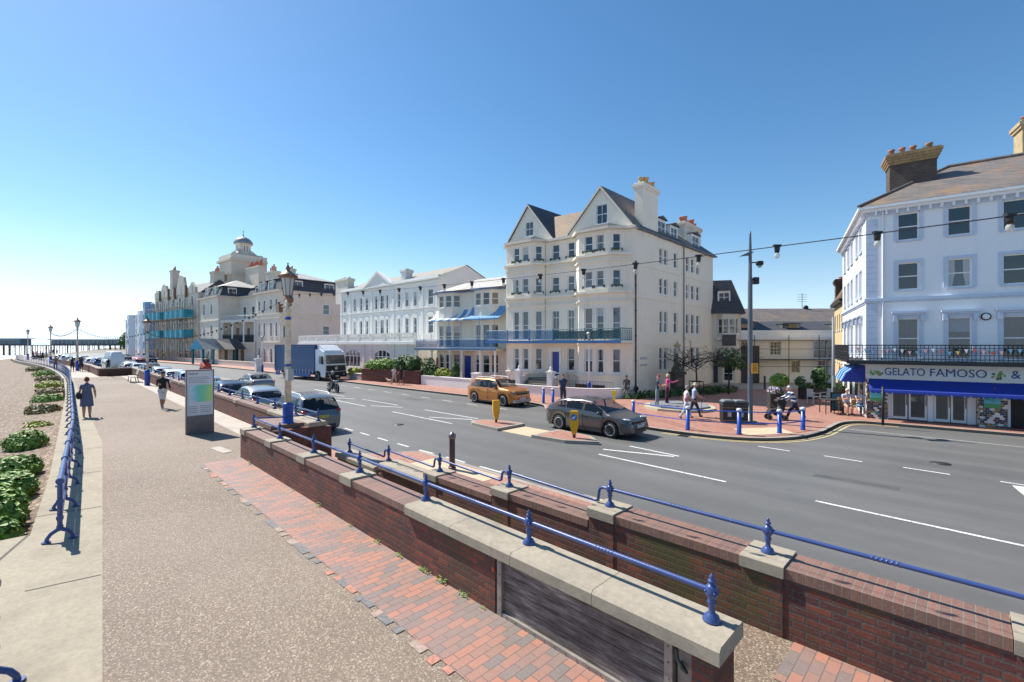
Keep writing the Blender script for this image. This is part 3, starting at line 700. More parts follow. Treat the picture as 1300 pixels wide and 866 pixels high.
def segM(p0, p1):
    d = Vector((p1[0] - p0[0], p1[1] - p0[1], 0)); L = d.length; d.normalize()
    inw = Vector((-d.y, d.x, 0))
    return Matrix(((d.x, inw.x, 0, p0[0]), (d.y, inw.y, 0, p0[1]), (0, 0, 1, 0), (0, 0, 0, 1))), L
def wallseg(mb, p0, p1, z0, z1, ops=(), depth=.16):
    """outer skin of one straight wall with real openings and reveals; outside is to the right of p0->p1"""
    Ms, L = segM(p0, p1); old = mb.M; mb.M = (old if old is not None else Matrix()) @ Ms
    ops = [(max(.01, a), min(L - .01, b), max(z0 + .01, c), min(z1 - .01, d)) for a, b, c, d in ops]
    us = sorted({0., L, *[o[0] for o in ops], *[o[1] for o in ops]}); zs = sorted({z0, z1, *[o[2] for o in ops], *[o[3] for o in ops]})
    for i in range(len(us) - 1):
        run = None
        for j in range(len(zs) - 1):
            uc, zc = (us[i] + us[i + 1]) / 2, (zs[j] + zs[j + 1]) / 2
            hole = any(a < uc < b and c < zc < d for a, b, c, d in ops)
            if not hole: run = (zs[j] if run is None else run[0], zs[j + 1])
            if (hole or j == len(zs) - 2) and run:
                mb.quad((us[i], 0, run[0]), (us[i + 1], 0, run[0]), (us[i + 1], 0, run[1]), (us[i], 0, run[1])); run = None
    for a, b, c, d in ops:
        mb.quad((a, 0, c), (a, 0, d), (a, depth, d), (a, depth, c)); mb.quad((b, 0, d), (b, 0, c), (b, depth, c), (b, depth, d))
        mb.quad((a, 0, c), (a, depth, c), (b, depth, c), (b, 0, c)); mb.quad((a, 0, d), (b, 0, d), (b, depth, d), (a, depth, d))
    mb.M = old
WR = random.Random(21)
BLINDS = [plain('window_blind_%d' % i, c, .25, var=.08) for i, c in enumerate([(.42, .43, .42), (.50, .48, .43), (.30, .32, .34), (.22, .20, .18)])]
def window(root, p0, p1, a, b, c, d, style='sash', y=.10, fm=None, gm_=None, sill=.05, surround=0, head=0, trim=None, nv=1):
    Ms, L = segM(p0, p1); M_ = ZB @ Ms
    f = MB(M_); w = .055 if b - a > .5 else .045
    f.box(a, a + w, y - .03, y + .05, c, d); f.box(b - w, b, y - .03, y + .05, c, d)
    f.box(a + w, b - w, y - .03, y + .05, c, c + w * 1.1); f.box(a + w, b - w, y - .03, y + .05, d - w, d)
    if style in ('sash', 'bars', 'six'):
        zm = (c + d) / 2; f.box(a + w, b - w, y - .015, y + .04, zm - .025, zm + .025)
    if style in ('bars', 'six', 'french'):
        n = 2 if style != 'six' else 3
        for i in range(1, n): f.box(a + w + (b - a - 2 * w) * i / n - .014, a + w + (b - a - 2 * w) * i / n + .014, y - .01, y + .035, c + w, d - w)
    if style == 'six':
        for i in (1, 3): z_ = c + (d - c) * i / 4; f.box(a + w, b - w, y - .01, y + .035, z_ - .012, z_ + .012)
    if style == 'french': z_ = d - (d - c) * .25; f.box(a + w, b - w, y - .01, y + .04, z_ - .025, z_ + .025)
    o = obj('window', f, fm or M['frame'], root)
    g = MB(M_); g.quad((a + .01, y + .03, c + .01), (b - .01, y + .03, c + .01), (b - .01, y + .03, d - .01), (a + .01, y + .03, d - .01)); obj('pane', g, gm_ or M['glass'], o)
    q_ = WR.random()
    if (q_ < .26 and b - a < 1.4 and style != 'six'):
        bl_ = MB(M_); zt_ = d - w
        if q_ < .15: zb_ = d - (d - c) * WR.uniform(.2, .62); bl_.quad((a + w, y + .022, zb_), (b - w, y + .022, zb_), (b - w, y + .022, zt_), (a + w, y + .022, zt_))
        else:
            k_ = (b - a) * WR.uniform(.16, .30)
            for u0_, u1_, u2_ in ((a + w, a + w + k_, a + w + k_ * .6), (b - w, b - w - k_, b - w - k_ * .6)):
                v_ = [(u0_, y + .022, c + w), (u2_, y + .022, c + w), (u1_, y + .022, (c + d) / 2), (u1_, y + .022, zt_), (u0_, y + .022, zt_)]; bl_.poly(v_ if u1_ > u0_ else v_[::-1])
        obj('blind' if q_ < .15 else 'curtain', bl_, WR.choice(BLINDS), o)
    if sill: s_ = MB(M_); s_.box(a - .07, b + .07, -.08, y - .03, c - .08, c - .002); obj('sill', s_, trim or M['frame'], o)
    if surround:
        s_ = MB(M_); e = surround; s_.box(a - e, a - .003, -.035, .05, c - (0 if sill else e), d + e); s_.box(b + .003, b + e, -.035, .05, c - (0 if sill else e), d + e); s_.box(a - .002, b + .002, -.035, .05, d + .003, d + e)
        if head:
            s_.box(a - e - .10, b + e + .10, -.20, .04, d + e + .10, d + e + .19); s_.box(a - e - .05, b + e + .05, -.12, .04, d + e + .003, d + e + .098)
            s_.box(a - e - .04, a - .02, -.16, -.037, d - .15, d + e); s_.box(b + .02, b + e + .04, -.16, -.037, d - .15, d + e)
        obj('surround', s_, trim or M['frame'], o)
    return o
def chimney(root, x0, x1, y0, y1, z0, z1, pots=4, mat_=None, along='x', ph=.55, potm=None):
    m = MB(ZB); m.box(x0, x1, y0, y1, z0, z1 - .45); m.box(x0 - .08, x1 + .08, y0 - .08, y1 + .08, z1 - .45, z1 - .3); m.box(x0 - .14, x1 + .14, y0 - .14, y1 + .14, z1 - .298, z1 - .1); m.box(x0 - .05, x1 + .05, y0 - .05, y1 + .05, z1 - .098, z1)
    c = obj('chimney', m, mat_ or M['cream2'], root)
    for i in range(pots):
        f = (i + .5) / pots
        px, py = (x0 + (x1 - x0) * f, (y0 + y1) / 2) if along == 'x' else ((x0 + x1) / 2, y0 + (y1 - y0) * f)
        h = ph * (1 + .25 * ((i * 7) % 3 - 1)); r = min(.17, .42 * (x1 - x0 if along == 'x' else y1 - y0) / pots)
        p = MB(ZB); p.lathe([(r, 0), (r, .06), (r * .85, .09), (r * .72, h * .8), (r * .95, h * .84), (r * .95, h)], (px, py, z1), 10); obj('pot', p, potm or M['terracotta'], c)
    return c
def band(root, name, segs, z0, z1, out, mat_, inn=.05):
    """moulding that follows a run of wall corner points (outside on the right), mitred"""
    m = MB(ZB); P = [Vector((p[0], p[1])) for p in segs]; n = len(P); O = []; I = []
    for i in range(n):
        d1 = (P[i] - P[i - 1]).normalized() if i else (P[1] - P[0]).normalized(); d2 = (P[i + 1] - P[i]).normalized() if i < n - 1 else d1
        n1 = Vector((d1.y, -d1.x)); n2 = Vector((d2.y, -d2.x)); b = (n1 + n2).normalized(); k = 1 / max(.35, b.dot(n1))
        O.append(P[i] + b * out * k); I.append(P[i] - b * inn * k)
    for i in range(n - 1):
        a, b, c, d = O[i], O[i + 1], I[i + 1], I[i]
        vs = [(*q, z0) for q in (a, b, c, d)] + [(*q, z1) for q in (a, b, c, d)]
        m.add(vs, [(0, 3, 2, 1), (4, 5, 6, 7), (0, 1, 5, 4)] + ([(3, 0, 4, 7)] if i == 0 else []) + ([(1, 2, 6, 5)] if i == n - 2 else []))
    return obj(name, m, mat_, root)
def baluster_rail(root, name, pts, z0, z1, mat_, sp=.12, r=.012, top=.03, diag=False, posts=True):
    m = MB(ZB)
    for a, b in zip(pts, pts[1:]):
        A = Vector((*a, 0)); B_ = Vector((*b, 0)); L = (B_ - A).length; n = max(2, int(L / sp))
        m.tube([(a[0], a[1], z1), (b[0], b[1], z1)], top, 6); m.tube([(a[0], a[1], z0 + .08), (b[0], b[1], z0 + .08)], top * .8, 6)
        if diag: m.tube([(a[0], a[1], z1 - .15), (b[0], b[1], z1 - .15)], top * .6, 6)
        for i in range(n + 1):
            p = A.lerp(B_, i / n); m.tube([(p.x, p.y, z0), (p.x, p.y, z1)], r, 4, cap=False)
            if diag and i < n:
                q = A.lerp(B_, (i + 1) / n); m.tube([(p.x, p.y, z0 + .1), (q.x, q.y, z1 - .16)], r * .8, 4, cap=False); m.tube([(q.x, q.y, z0 + .1), (p.x, p.y, z1 - .16)], r * .8, 4, cap=False)
    return obj(name, m, mat_, root)
def bldg(name, label, x, y, dx, dy, cat='building'):
    """root at a facade corner; local +x = (dx,dy) seen left to right, +y = into the building"""
    return thing(name, label, cat, (x, y, PAVZ), atan2(dy, dx))
def roofm(root, name, polys, mat_):
    m = MB(ZB)
    for p in polys: m.poly(p)
    return obj(name, m, mat_, root)
def dormer(root, cx, cy, z0, w, h, d, facing, wallm=None, roofmat=None, style='bars'):
    """facing: 'front' (-y) or 'side' (+x)"""
    if facing == 'front': p0, p1, inn = (cx - w / 2, cy), (cx + w / 2, cy), Vector((0, 1))
    else: p0, p1, inn = (cx, cy - w / 2), (cx, cy + w / 2), Vector((-1, 0))
    m = MB(ZB); wallseg(m, p0, p1, z0, z0 + h, [(.12, w - .12, z0 + .15, z0 + h - .15)], .1)
    q0 = (p0[0] + inn.x * d, p0[1] + inn.y * d); q1 = (p1[0] + inn.x * d, p1[1] + inn.y * d)
    m.quad((*q0, z0), (*p0, z0), (*p0, z0 + h), (*q0, z0 + h)); m.quad((*p1, z0), (*q1, z0), (*q1, z0 + h), (*p1, z0 + h))
    o = obj('dormer', m, wallm or M['frame'], root)
    e = .12; a = Vector(p0); b = Vector(p1); dd = (b - a).normalized()
    a2 = a - dd * e - inn * .15; b2 = b + dd * e - inn * .15; c2 = b + dd * e + inn * d; d2 = a - dd * e + inn * d; mid0 = (a2 + b2) / 2; mid1 = (c2 + d2) / 2
    zt = z0 + h; r = MB(ZB); pk = .28
    r.quad((*a2, zt), (*mid0, zt + pk), (*mid1, zt + pk), (*d2, zt)); r.quad((*mid0, zt + pk), (*b2, zt), (*c2, zt), (*mid1, zt + pk)); r.poly([(*a2, zt), (*b2, zt), (*mid0, zt + pk)])
    obj('dormer_roof', r, roofmat or M['slate'], o)
    Ms, L = segM(p0, p1); f = MB(ZB @ Ms); f.box(.12, w - .12, .04, .08, z0 + .15, z0 + .20); f.box(.12, w - .12, .04, .08, z0 + h - .20, z0 + h - .15); f.box(w / 2 - .02, w / 2 + .02, .04, .08, z0 + .2, z0 + h - .2)
    f.box(.12, w - .12, .045, .075, z0 + h * .5 - .02, z0 + h * .5 + .02); obj('window_bars', f, M['frame'], o)
    g = MB(ZB @ Ms); g.quad((.12, .075, z0 + .15), (w - .12, .075, z0 + .15), (w - .12, .075, z0 + h - .15), (.12, .075, z0 + h - .15)); obj('pane', g, M['glassdark'], o)
    return o

# ---------------------------------------------------------------- A: the gabled corner building
ZB0 = ZB.copy(); ZB = Matrix(((1, .096, 0, 0), (0, 1, 0, 0), (0, 0, 1, -PAVZ), (0, 0, 0, 1)))
A = bldg('corner_building', 'tall cream rendered corner building with two pointed gables, bays and a blue first floor balcony', 8.53, 32.2, .788, -.615)
WD = 11.45
front = [(-WD, 0), (-11.3, 0), (-10.55, -.9), (-8.05, -.9), (-7.23, 0), (-4.6, 0), (-3.74, -.9), (-1.33, -.9), (-.42, 0), (0, 0)]
rows = [(.99, 2.72), (3.42, 5.72), (7.17, 8.38), (9.76, 10.96)]
facets = {2: [(.68, 1.26), (1.58, 2.20)], 3: [(.32, .84)], 4: [(.46, 1.14), (1.90, 2.52)], 6: [(.48, 1.14), (1.44, 2.04)], 7: [(.30, .86)]}
wm = MB(ZB); wins = []
for i, (p0, p1) in enumerate(zip(front, front[1:])):
    ops = []
    for (u0, u1) in facets.get(i, []):
        for r, (z0, z1) in enumerate(rows):
            if i == 4 and r == 0 and u0 < 1: z0, z1 = -.06 + .5, 2.45; st = 'door'
            elif r == 1: st = 'french' if i == 4 else 'sash'
            else: st = 'sash'
            ops.append((u0, u1, z0, z1)); wins.append((p0, p1, u0, u1, z0, z1, st, r, i))
    wallseg(wm, p0, p1, -.85, 11.3, ops)
side_ops = []
for (u0, u1) in ((4.17, 4.80), (4.98, 5.62), (6.75, 7.45), (9.15, 9.85), (10.25, 10.95), (11.4, 12.1)):
    for r, (z0, z1) in enumerate([(1.0, 2.8), (3.95, 5.65), (6.95, 8.2), (9.3, 10.55)]):
        if r == 0 and u0 in (9.15,): continue
        side_ops.append((u0, u1, z0, z1)); wins.append(((0, 0), (0, 15.4), u0, u1, z0, z1, 'sash', r, 99))
wallseg(wm, (0, 0), (0, 15.4), -.85, 11.3, side_ops)
wm.quad((-WD, 15.4, -.85), (-WD, 0, -.85), (-WD, 0, 11.3), (-WD, 15.4, 11.3)); wm.quad((0, 15.4, -.85), (-WD, 15.4, -.85), (-WD, 15.4, 11.3), (0, 15.4, 11.3))
obj('wall', wm, M['cream'], A)
rw = random.Random(5)
for (p0, p1, u0, u1, z0, z1, st, r, i) in wins:
    if st == 'door':
        Ms, L = segM(p0, p1); d = MB(ZB @ Ms); d.box(u0 + .03, u1 - .03, .1, .14, z0, z1 - .02)
        for zz in (z0 + .2, z0 + 1.1): d.box(u0 + .12, u1 - .12, .088, .098, zz, zz + .75)
        dr = obj('door', d, M['door_blue'], A); h = MB(ZB @ Ms); h.ball((u1 - .12, .07, z0 + 1.0), .03, 8, 6); obj('handle', h, plain('brass', (.6, .45, .2), .3, 1, 0), dr)
        s_ = MB(ZB @ Ms); s_.box(u0 - .22, u0 - .02, -.05, .05, z0, z1 + .35); s_.box(u1 + .02, u1 + .22, -.05, .05, z0, z1 + .35); s_.box(u0 - .019, u1 + .019, -.05, .05, z1 + .02, z1 + .35); obj('door_surround', s_, M['frame'], dr)
        continue
    window(A, p0, p1, u0, u1, z0, z1, 'french' if st == 'french' else 'sash', gm_=M['glass'] if rw.random() < .7 else M['glassdark'], surround=0 if i == 99 else (.05 if r != 3 else 0))
band(A, 'cornice', front[1:] + [(0, .3)], 11.26, 11.44, .26, M['cream2'])
band(A, 'frieze_moulding', front[1:], 11.08, 11.16, .07, M['cream'])
for z, h, o in ((9.40, .16, .24), (9.0, .11, .11), (6.72, .16, .24), (6.10, .11, .12), (.70, .13, .14), (3.0, .12, .05)):
    band(A, 'string_course', front[1:], z, z + h, o, M['cream'])
for z in (8.75, 6.4, 3.0): band(A, 'string_course', [(0, .02), (0, 15.4)], z, z + .09, .05, M['cream'])
for z in (9.2, 9.21 + 0.0,): pass
gr_ = MB(ZB)
for k in range(9):                                   # rusticated channels of the ground floor
    z = -.35 + k * .38
    Ms, L = segM((0, 0), (0, 15.4)); gg = ZB @ Ms; o_ = gr_.M; gr_.M = gg; gr_.box(0, 15.4, -.004, .0, z, z + .018); gr_.M = o_
obj('rustication', gr_, M['cream2'], A)
# flower boxes on the bay ledges
soil = plain('flower_box_plants', (.07, .13, .03), .8, var=.5, scale=20)
iron = plain('window_guard_iron', (.06, .07, .09), .5)
for i in (2, 3, 4, 6, 7):
    Ms, L = segM(front[i], front[i + 1])
    for u0, u1 in facets[i]:
        for r in (2, 3):
            z0 = rows[r][0]; b = MB(ZB @ Ms); b.tube([(u0 - .05, -.13, z0 + .12), (u1 + .05, -.13, z0 + .12)], .012, 5); b.box(u0 - .1, u0 - .04, -.15, -.02, z0 - .06, z0 + .14); b.box(u1 + .04, u1 + .1, -.15, -.02, z0 - .06, z0 + .14); obj('window_guard', b, iron, A)
            if rw.random() < .4: 
                b = MB(ZB @ Ms)
                for q in range(12): b.ball((rw.uniform(u0, u1), -.1, z0 + rw.uniform(0, .1)), rw.uniform(.03, .07), 6, 4)
                obj('flower_box', b, soil, A)
# balcony
bal = [(-12.1, -.2), (-12.1, -1.75), (.05, -1.75), (.05, -.2)]
b = MB(ZB); b.box(-12.1, .05, -1.75, -.92, 3.14, 3.30); b.box(-7.2, -4.6, -.918, -.003, 3.14, 3.30); b.box(-12.1, -10.6, -.918, -.003, 3.14, 3.30); b.box(-1.3, .05, -.918, -.003, 3.14, 3.30); obj('balcony_floor', b, M['cream'], A)
b = MB(ZB); b.box(-12.14, .09, -1.79, -1.752, 3.12, 3.32); obj('balcony_fascia', b, plain('blue_fascia', (.03, .13, .33), .4), A)
M['teal'] = plain('teal_balcony_iron', (.02, .14, .19), .45, var=.15); M['balblue'] = plain('blue_balcony_iron', (.04, .17, .36), .45, var=.15)
def transp(name, c, a):
    m = N(name); m.color(c); m.rough(.1); m.b.inputs['Alpha'].default_value = a; return m.m
M['bluepanel'] = transp('blue_glass_panel', (.06, .22, .42), .42); M['tealpanel'] = transp('teal_lattice_panel', (.01, .09, .11), .70)
baluster_rail(A, 'balcony_railing', [(-12.1, -.2), (-12.1, -1.72), (-5.4, -1.72)], 3.32, 4.15, M['balblue'], .16, .012, .028)
baluster_rail(A, 'balcony_railing', [(-5.4, -1.72), (.03, -1.72), (.03, -.2)], 3.32, 4.15, M['teal'], .30, .014, .03, True)
b = MB(ZB); b.box(-12.0, -5.45, -1.70, -1.69, 3.4, 4.08); obj('balcony_panel', b, M['bluepanel'], A)
b = MB(ZB); b.box(-5.35, 0, -1.70, -1.69, 3.4, 4.0); obj('balcony_panel', b, M['tealpanel'], A)
for x in (-12.1, -9.8, -7.6, -5.4, -2.7, .03):
    b = MB(ZB); b.box(x - .03, x + .03, -1.75, -1.69, 3.3, 4.2); obj('balcony_post', b, M['balblue'] if x < -5 else M['teal'], A)
# entrance steps, piers and basement area
b = MB(ZB)
for k in range(5): b.box(-8.0 + .0 * k, -5.6, -2.5 + k * .3, -.905 if k < 4 else -.02, -.63 + k * .21, -.63 + (k + 1) * .21 - .003)
obj('entrance_steps', b, concrete('worn_steps', (.20, .18, .16)), A)
for x in (-8.25, -5.3):
    b = MB(ZB); b.box(x - .22, x + .22, -2.3, -1.9, -.63, .9); b.box(x - .27, x + .27, -2.35, -1.85, .9, 1.02); b.lathe([(.2, 0), (.16, .08), (.06, .14), (.1, .22), (.09, .3), (.02, .36)], (x, -2.1, 1.02), 12); obj('gate_pier', b, M['white'], A)
    b = MB(ZB); b.prism_x([(-1.85, -.63), (-.0, -.63), (-.0, .9), (-1.85, .55)], x - .1, x + .1); obj('stair_wall', b, M['cream'], A)
for (x0, x1) in ((-10.4, -9.6), (-9.3, -8.5), (-4.0, -3.0), (-2.6, -1.6)):
    b = MB(ZB); b.box(x0, x1, -.93, -.905, -.5, .1); obj('basement_window', b, M['glassdark'], A)
baluster_rail(A, 'area_railing', [(-5.0, -2.1), (-.3, -2.1)], -.6, .45, M['black_iron'], .22, .01, .015)
# gables
def gable(x0, x1, xp, zp, zb0, wx0, wx1, wz0, wz1):
    m = MB(ZB); y = .02
    def edge(z, left): return xp + ((x0 if left else x1) - xp) * (zp - z) / (zp - zb0)
    pts = []
    for (a, b) in (((x0, zb0), (edge(wz0, 1), wz0)),): pass
    m.poly([(x0, y, zb0), (x1, y, zb0), (edge(wz0, 0), y, wz0), (edge(wz0, 1), y, wz0)])
    m.poly([(edge(wz0, 1), y, wz0), (wx0, y, wz0), (wx0, y, wz1), (edge(wz1, 1), y, wz1)])
    m.poly([(wx1, y, wz0), (edge(wz0, 0), y, wz0), (edge(wz1, 0), y, wz1), (wx1, y, wz1)])
    m.poly([(edge(wz1, 1), y, wz1), (edge(wz1, 0), y, wz1), (xp, y, zp)])
    obj('gable', m, M['cream'], A)
    window(A, (x0, y), (x1, y), wx0 - x0, wx1 - x0, wz0, wz1, 'bars', y=.05, gm_=M['glassdark'])
    yb = 7.5; e = .14; r = MB(ZB)
    L_ = [(x0 - .25, -.12, zb0 - .12), (xp, -.12, zp + e), (xp, yb, zp + e), (x0 - .25, yb, zb0 - .12)]; r.poly(L_[::-1])
    R_ = [(x1 + .25, -.12, zb0 - .12), (xp, -.12, zp + e), (xp, yb, zp + e), (x1 + .25, yb, zb0 - .12)]; r.poly(R_)
    obj('gable_roof', r, M['slatebrown'] if x0 > -8 else M['slate'], A)
    v = MB(ZB)                                       # verge boards
    for xa in (x0 - .25, x1 + .25):
        v.poly([(xa, -.14, zb0 - .14), (xa, -.14, zb0 - .32), (xp, -.14, zp - .06), (xp, -.14, zp + e)]); v.poly([(xa, -.13, zb0 - .14), (xa, -.13, zb0 - .32), (xp, -.13, zp - .06), (xp, -.13, zp + e)][::-1])
    obj('verge_board', v, M['cream2'], A)
gable(-5.35, .0, -2.45, 14.65, 11.45, -2.85, -1.95, 11.95, 13.4)
gable(-11.4, -6.7, -9.1, 14.55, 11.45, -9.4, -8.6, 12.0, 13.2)
for P4 in (front[1:5], front[5:9]):
    polys = []; c = [(p[0], p[1] - (.25 if abs(p[1]) > .1 else .0), 11.45) for p in P4]; tp = [(c[1][0] + .5, .015, 11.95), (c[2][0] - .5, .015, 11.95)]
    polys = [[c[0], c[1], tp[0]], [c[1], c[2], tp[1], tp[0]], [c[2], c[3], tp[1]]]
    roofm(A, 'bay_roof', polys, M['slate'])
# main roof behind
roofm(A, 'roof', [[(.3, 1.0, 11.42), (.3, 15.7, 11.42), (-2.0, 13.6, 13.5), (-2.0, 2.5, 13.5)], [(.3, 15.7, 11.42), (-11.6, 15.7, 11.42), (-9.4, 13.6, 13.5), (-2, 13.6, 13.5)],
                  [(-11.7, 15.7, 11.42), (-11.7, 1.0, 11.42), (-9.4, 2.5, 13.5), (-9.4, 13.6, 13.5)], [(-2, 2.5, 13.5), (-2, 13.6, 13.5), (-9.4, 13.6, 13.5), (-9.4, 2.5, 13.5)]], M['slate'])
roofm(A, 'valley_roof', [[(-7.6, -.05, 11.42), (-4.6, -.05, 11.42), (-3.2, 2.8, 14.1), (-8.6, 2.8, 14.1)], [(-8.6, 2.8, 14.1), (-3.2, 2.8, 14.1), (-3.2, 5, 13), (-8.6, 5, 13)]], M['orangetile'])
b = MB(ZB); b.box(.0, .30, -.0, 15.7, 11.31, 11.41); obj('gutter', b, M['lead'], A)
chimney(A, -.62, .02, 1.5, 3.9, 10.9, 14.95, 5, M['cream'], 'y', .55, plain('yellow_clay_pot', (.45, .30, .12), .8, var=.3))
chimney(A, -3.2, -2.4, 6.6, 8.2, 12, 15.0, 2, M['cream2'], 'y', .6)
chimney(A, -1.6, -.7, 10.6, 14.3, 11.5, 14.0, 7, M['cream2'], 'y', .6)
chimney(A, -11.5, -10.4, 3.0, 4.6, 11, 14.6, 3, M['cream'], 'x', .5, plain('orange_clay_pot', (.45, .22, .08), .8, var=.3))
dormer(A, -.25, 5.1, 11.6, 1.5, 1.35, 1.6, 'side'); dormer(A, -.25, 7.4, 11.6, 1.4, 1.25, 1.6, 'side'); dormer(A, -.25, 11.9, 11.5, 1.7, 1.4, 1.8, 'side')
for x, y, z0, z1, mt, r in ((.07, .35, -.5, 9.0, 'pipe', .05), (.07, 8.6, -.6, 11.3, 'greyp', .06), (-4.45, -.08, 3.3, 11.3, 'greyp', .05), (-7.35, -.08, 3.3, 11.3, 'greyp', .05)):
    b = MB(ZB); b.tube([(x, y, z0), (x, y, z1)], r, 8)
    for q in range(int((z1 - z0) / 1.8)): b.tube([(x, y, z0 + .5 + q * 1.8), (x, y, z0 + .6 + q * 1.8)], r * 1.35, 8)
    obj('downpipe', b, M[mt], A)
b = MB(ZB)
for z in (1.95, 1.45): b.box(.002, .03, 1.1, 2.1, z, z + .16)
obj('name_plaque', b, plain('faded_plaque', (.45, .46, .48), .6), A)
ZB = ZB0.copy()
# ---------------------------------------------------------------- low white front wall of A
lw = thing('garden_wall', 'curved low white wall in front of the gabled corner building', 'wall', (8.27, 31.7, PAVZ), 0)
b = MB(); C_ = [(-.35, .5), (-.15, -.12), (-1.2, -.8), (-2.8, -1.0), (-4.6, -.1), (-7.0, 1.8), (-9.9, 4.1)]
C_ = clean(C_, 2); n = len(C_); Lp = [Vector(p) for p in C_]
O_ = []; I_ = []
for i in range(n):
    d = (Lp[min(i + 1, n - 1)] - Lp[max(0, i - 1)]).normalized(); nn = Vector((-d.y, d.x)); O_.append(Lp[i] + nn * .11); I_.append(Lp[i] - nn * .11)
for i in range(n - 1):
    h0 = .62; q = [O_[i], O_[i + 1], I_[i + 1], I_[i]]; b.prism([(v.x, v.y) for v in q], -.1, h0)
obj('wall', b, M['white'], lw)
b = MB()
for i in range(n - 1):
    q = [Lp[i] + (O_[i] - Lp[i]) * 1.35, Lp[i + 1] + (O_[i + 1] - Lp[i + 1]) * 1.35, Lp[i + 1] + (I_[i + 1] - Lp[i + 1]) * 1.35, Lp[i] + (I_[i] - Lp[i]) * 1.35]; b.prism([(v.x, v.y) for v in q], .622, .68)
obj('coping', b, M['hotelwhite'], lw)

# ---------------------------------------------------------------- B: bow windowed pair with blue canopies
B = bldg('terraced_house', 'low cream house pair with bowed windows, blue and white canopies and blue balcony', -.35, 40.5, .8, -.59)
bayB = lambda l0, l1, p: [(-l0, 0), (-l0 + .55, -p), (-(l0 + l1) / 2 - 0, -p - .12), (-l1 - .55, -p), (-l1, 0)]
Bf = [(-8.95, 0)] + bayB(8.6, 5.6, .7) + bayB(3.9, .9, .7) + [(0, 0)]
wm = MB(ZB); ww = []
for i, (p0, p1) in enumerate(zip(Bf, Bf[1:])):
    L = hypot(p1[0] - p0[0], p1[1] - p0[1]); ops = []
    if L > .75 and i not in (0, 5, 10):
        for z0, z1 in ((.0 + .45, 2.1), (2.75, 4.85), (6.6, 7.75)):
            ops.append((.12, L - .12, z0, z1)); ww.append((p0, p1, .12, L - .12, z0, z1))
    if i == 5:
        ops.append((.3, 1.2, -.55, 2.0))
    wallseg(wm, p0, p1, -.85, 8.0, ops)
wm.quad((0, 0, -.85), (0, 8, -.85), (0, 8, 8), (0, 0, 8)); wm.quad((-8.95, 8, -.85), (-8.95, 0, -.85), (-8.95, 0, 8), (-8.95, 8, 8)); obj('wall', wm, M['cream'], B)
for w_ in ww: window(B, *w_, 'sash', gm_=M['glassdark'], sill=.04)
d = MB(ZB); d.box(-5.25, -4.45, .08, .13, -.55, 1.95); obj('door', d, M['door_blue'], B)
d = MB(ZB); d.box(-8.93, -8.63, -.12, -.05, -.55, 1.7); obj('door', d, plain('dark_red_door', (.25, .03, .02), .4), B)
band(B, 'eaves', [(-9.2, 0)] + Bf[1:-1] + [(0.0, 0)], 8.0, 8.14, .3, plain('blue_grey_gutter', (.10, .16, .30), .5))
roofm(B, 'roof', [[(-9.3, -.4, 8.15), (-5.2, -.9, 8.15), (.1, -.9, 8.15), (.1, 3.4, 9.75), (-6.4, 3.4, 9.75)], [(-9.3, -.4, 8.15), (-6.4, 3.4, 9.75), (-9.3, 7.5, 8.15)], [(-9.3, 7.5, 8.15), (-6.4, 3.4, 9.75), (.1, 3.4, 9.75), (.1, 7.5, 8.15)]], M['paleslate'])
b = MB(ZB); b.box(-10.3, .0, -1.75, -.003, 2.45, 2.62); obj('balcony_floor', b, M['cream'], B)
b = MB(ZB); b.box(-10.34, .04, -1.79, -1.752, 2.5, 2.66); obj('balcony_fascia', b, plain('slate_blue_fascia', (.10, .17, .30), .5), B)
baluster_rail(B, 'balcony_railing', [(-10.3, -.2), (-10.3, -1.72), (-.02, -1.72)], 2.63, 3.5, M['balblue'], .18, .012, .025)
b = MB(ZB); b.box(-10.2, -.1, -1.70, -1.69, 2.7, 3.42); obj('balcony_panel', b, M['bluepanel'], B)
for x in (-10.1, -8.0, -5.6, -4.1, -1.9, -.2):
    b = MB(ZB); b.lathe([(.14, -.63), (.14, -.5), (.10, -.45), (.09, 2.25), (.14, 2.35), (.14, 2.45)], (x, -1.6, 0), 12); obj('porch_column', b, M['frame'], B)
    b = MB(ZB); b.tube([(x, -1.7, 3.4), (x, -1.72, 5.45)], .022, 6); obj('canopy_post', b, M['balblue'], B)
cb = plain('blue_canopy', (.10, .27, .50), .5, var=.2); cw = plain('white_canopy', (.72, .72, .70), .5)
def canopy(x0, x1, n, mats_, front_, back=-.02, zt=6.0, zb_=5.45, name='canopy'):
    m = MB(ZB)
    prof = [(0, 1.0), (.18, .62), (.42, .33), (.7, .14), (1.0, 0)]
    for i in range(n):
        a, b_ = x0 + (x1 - x0) * i / n, x0 + (x1 - x0) * (i + 1) / n
        for (f0, h0), (f1, h1) in zip(prof, prof[1:]):
            y0, y1 = back + (front_ - back) * f0, back + (front_ - back) * f1; za, zc = zb_ + (zt - zb_) * h0, zb_ + (zt - zb_) * h1
            m.quad((a, y0, za), (a, y1, zc), (b_, y1, zc), (b_, y0, za), i % 2 if n > 1 else 0)
        m.quad((a, front_, zb_), (a, front_, zb_ - .12), (b_, front_, zb_ - .12), (b_, front_, zb_), i % 2 if n > 1 else 0)
    return obj(name, m, mats_, B)
canopy(-8.9, -4.2, 9, [cw, cb], -1.35, zt=6.35, zb_=5.35); canopy(-4.2, -.05, 1, [cb], -1.45, zt=6.5, zb_=5.35)
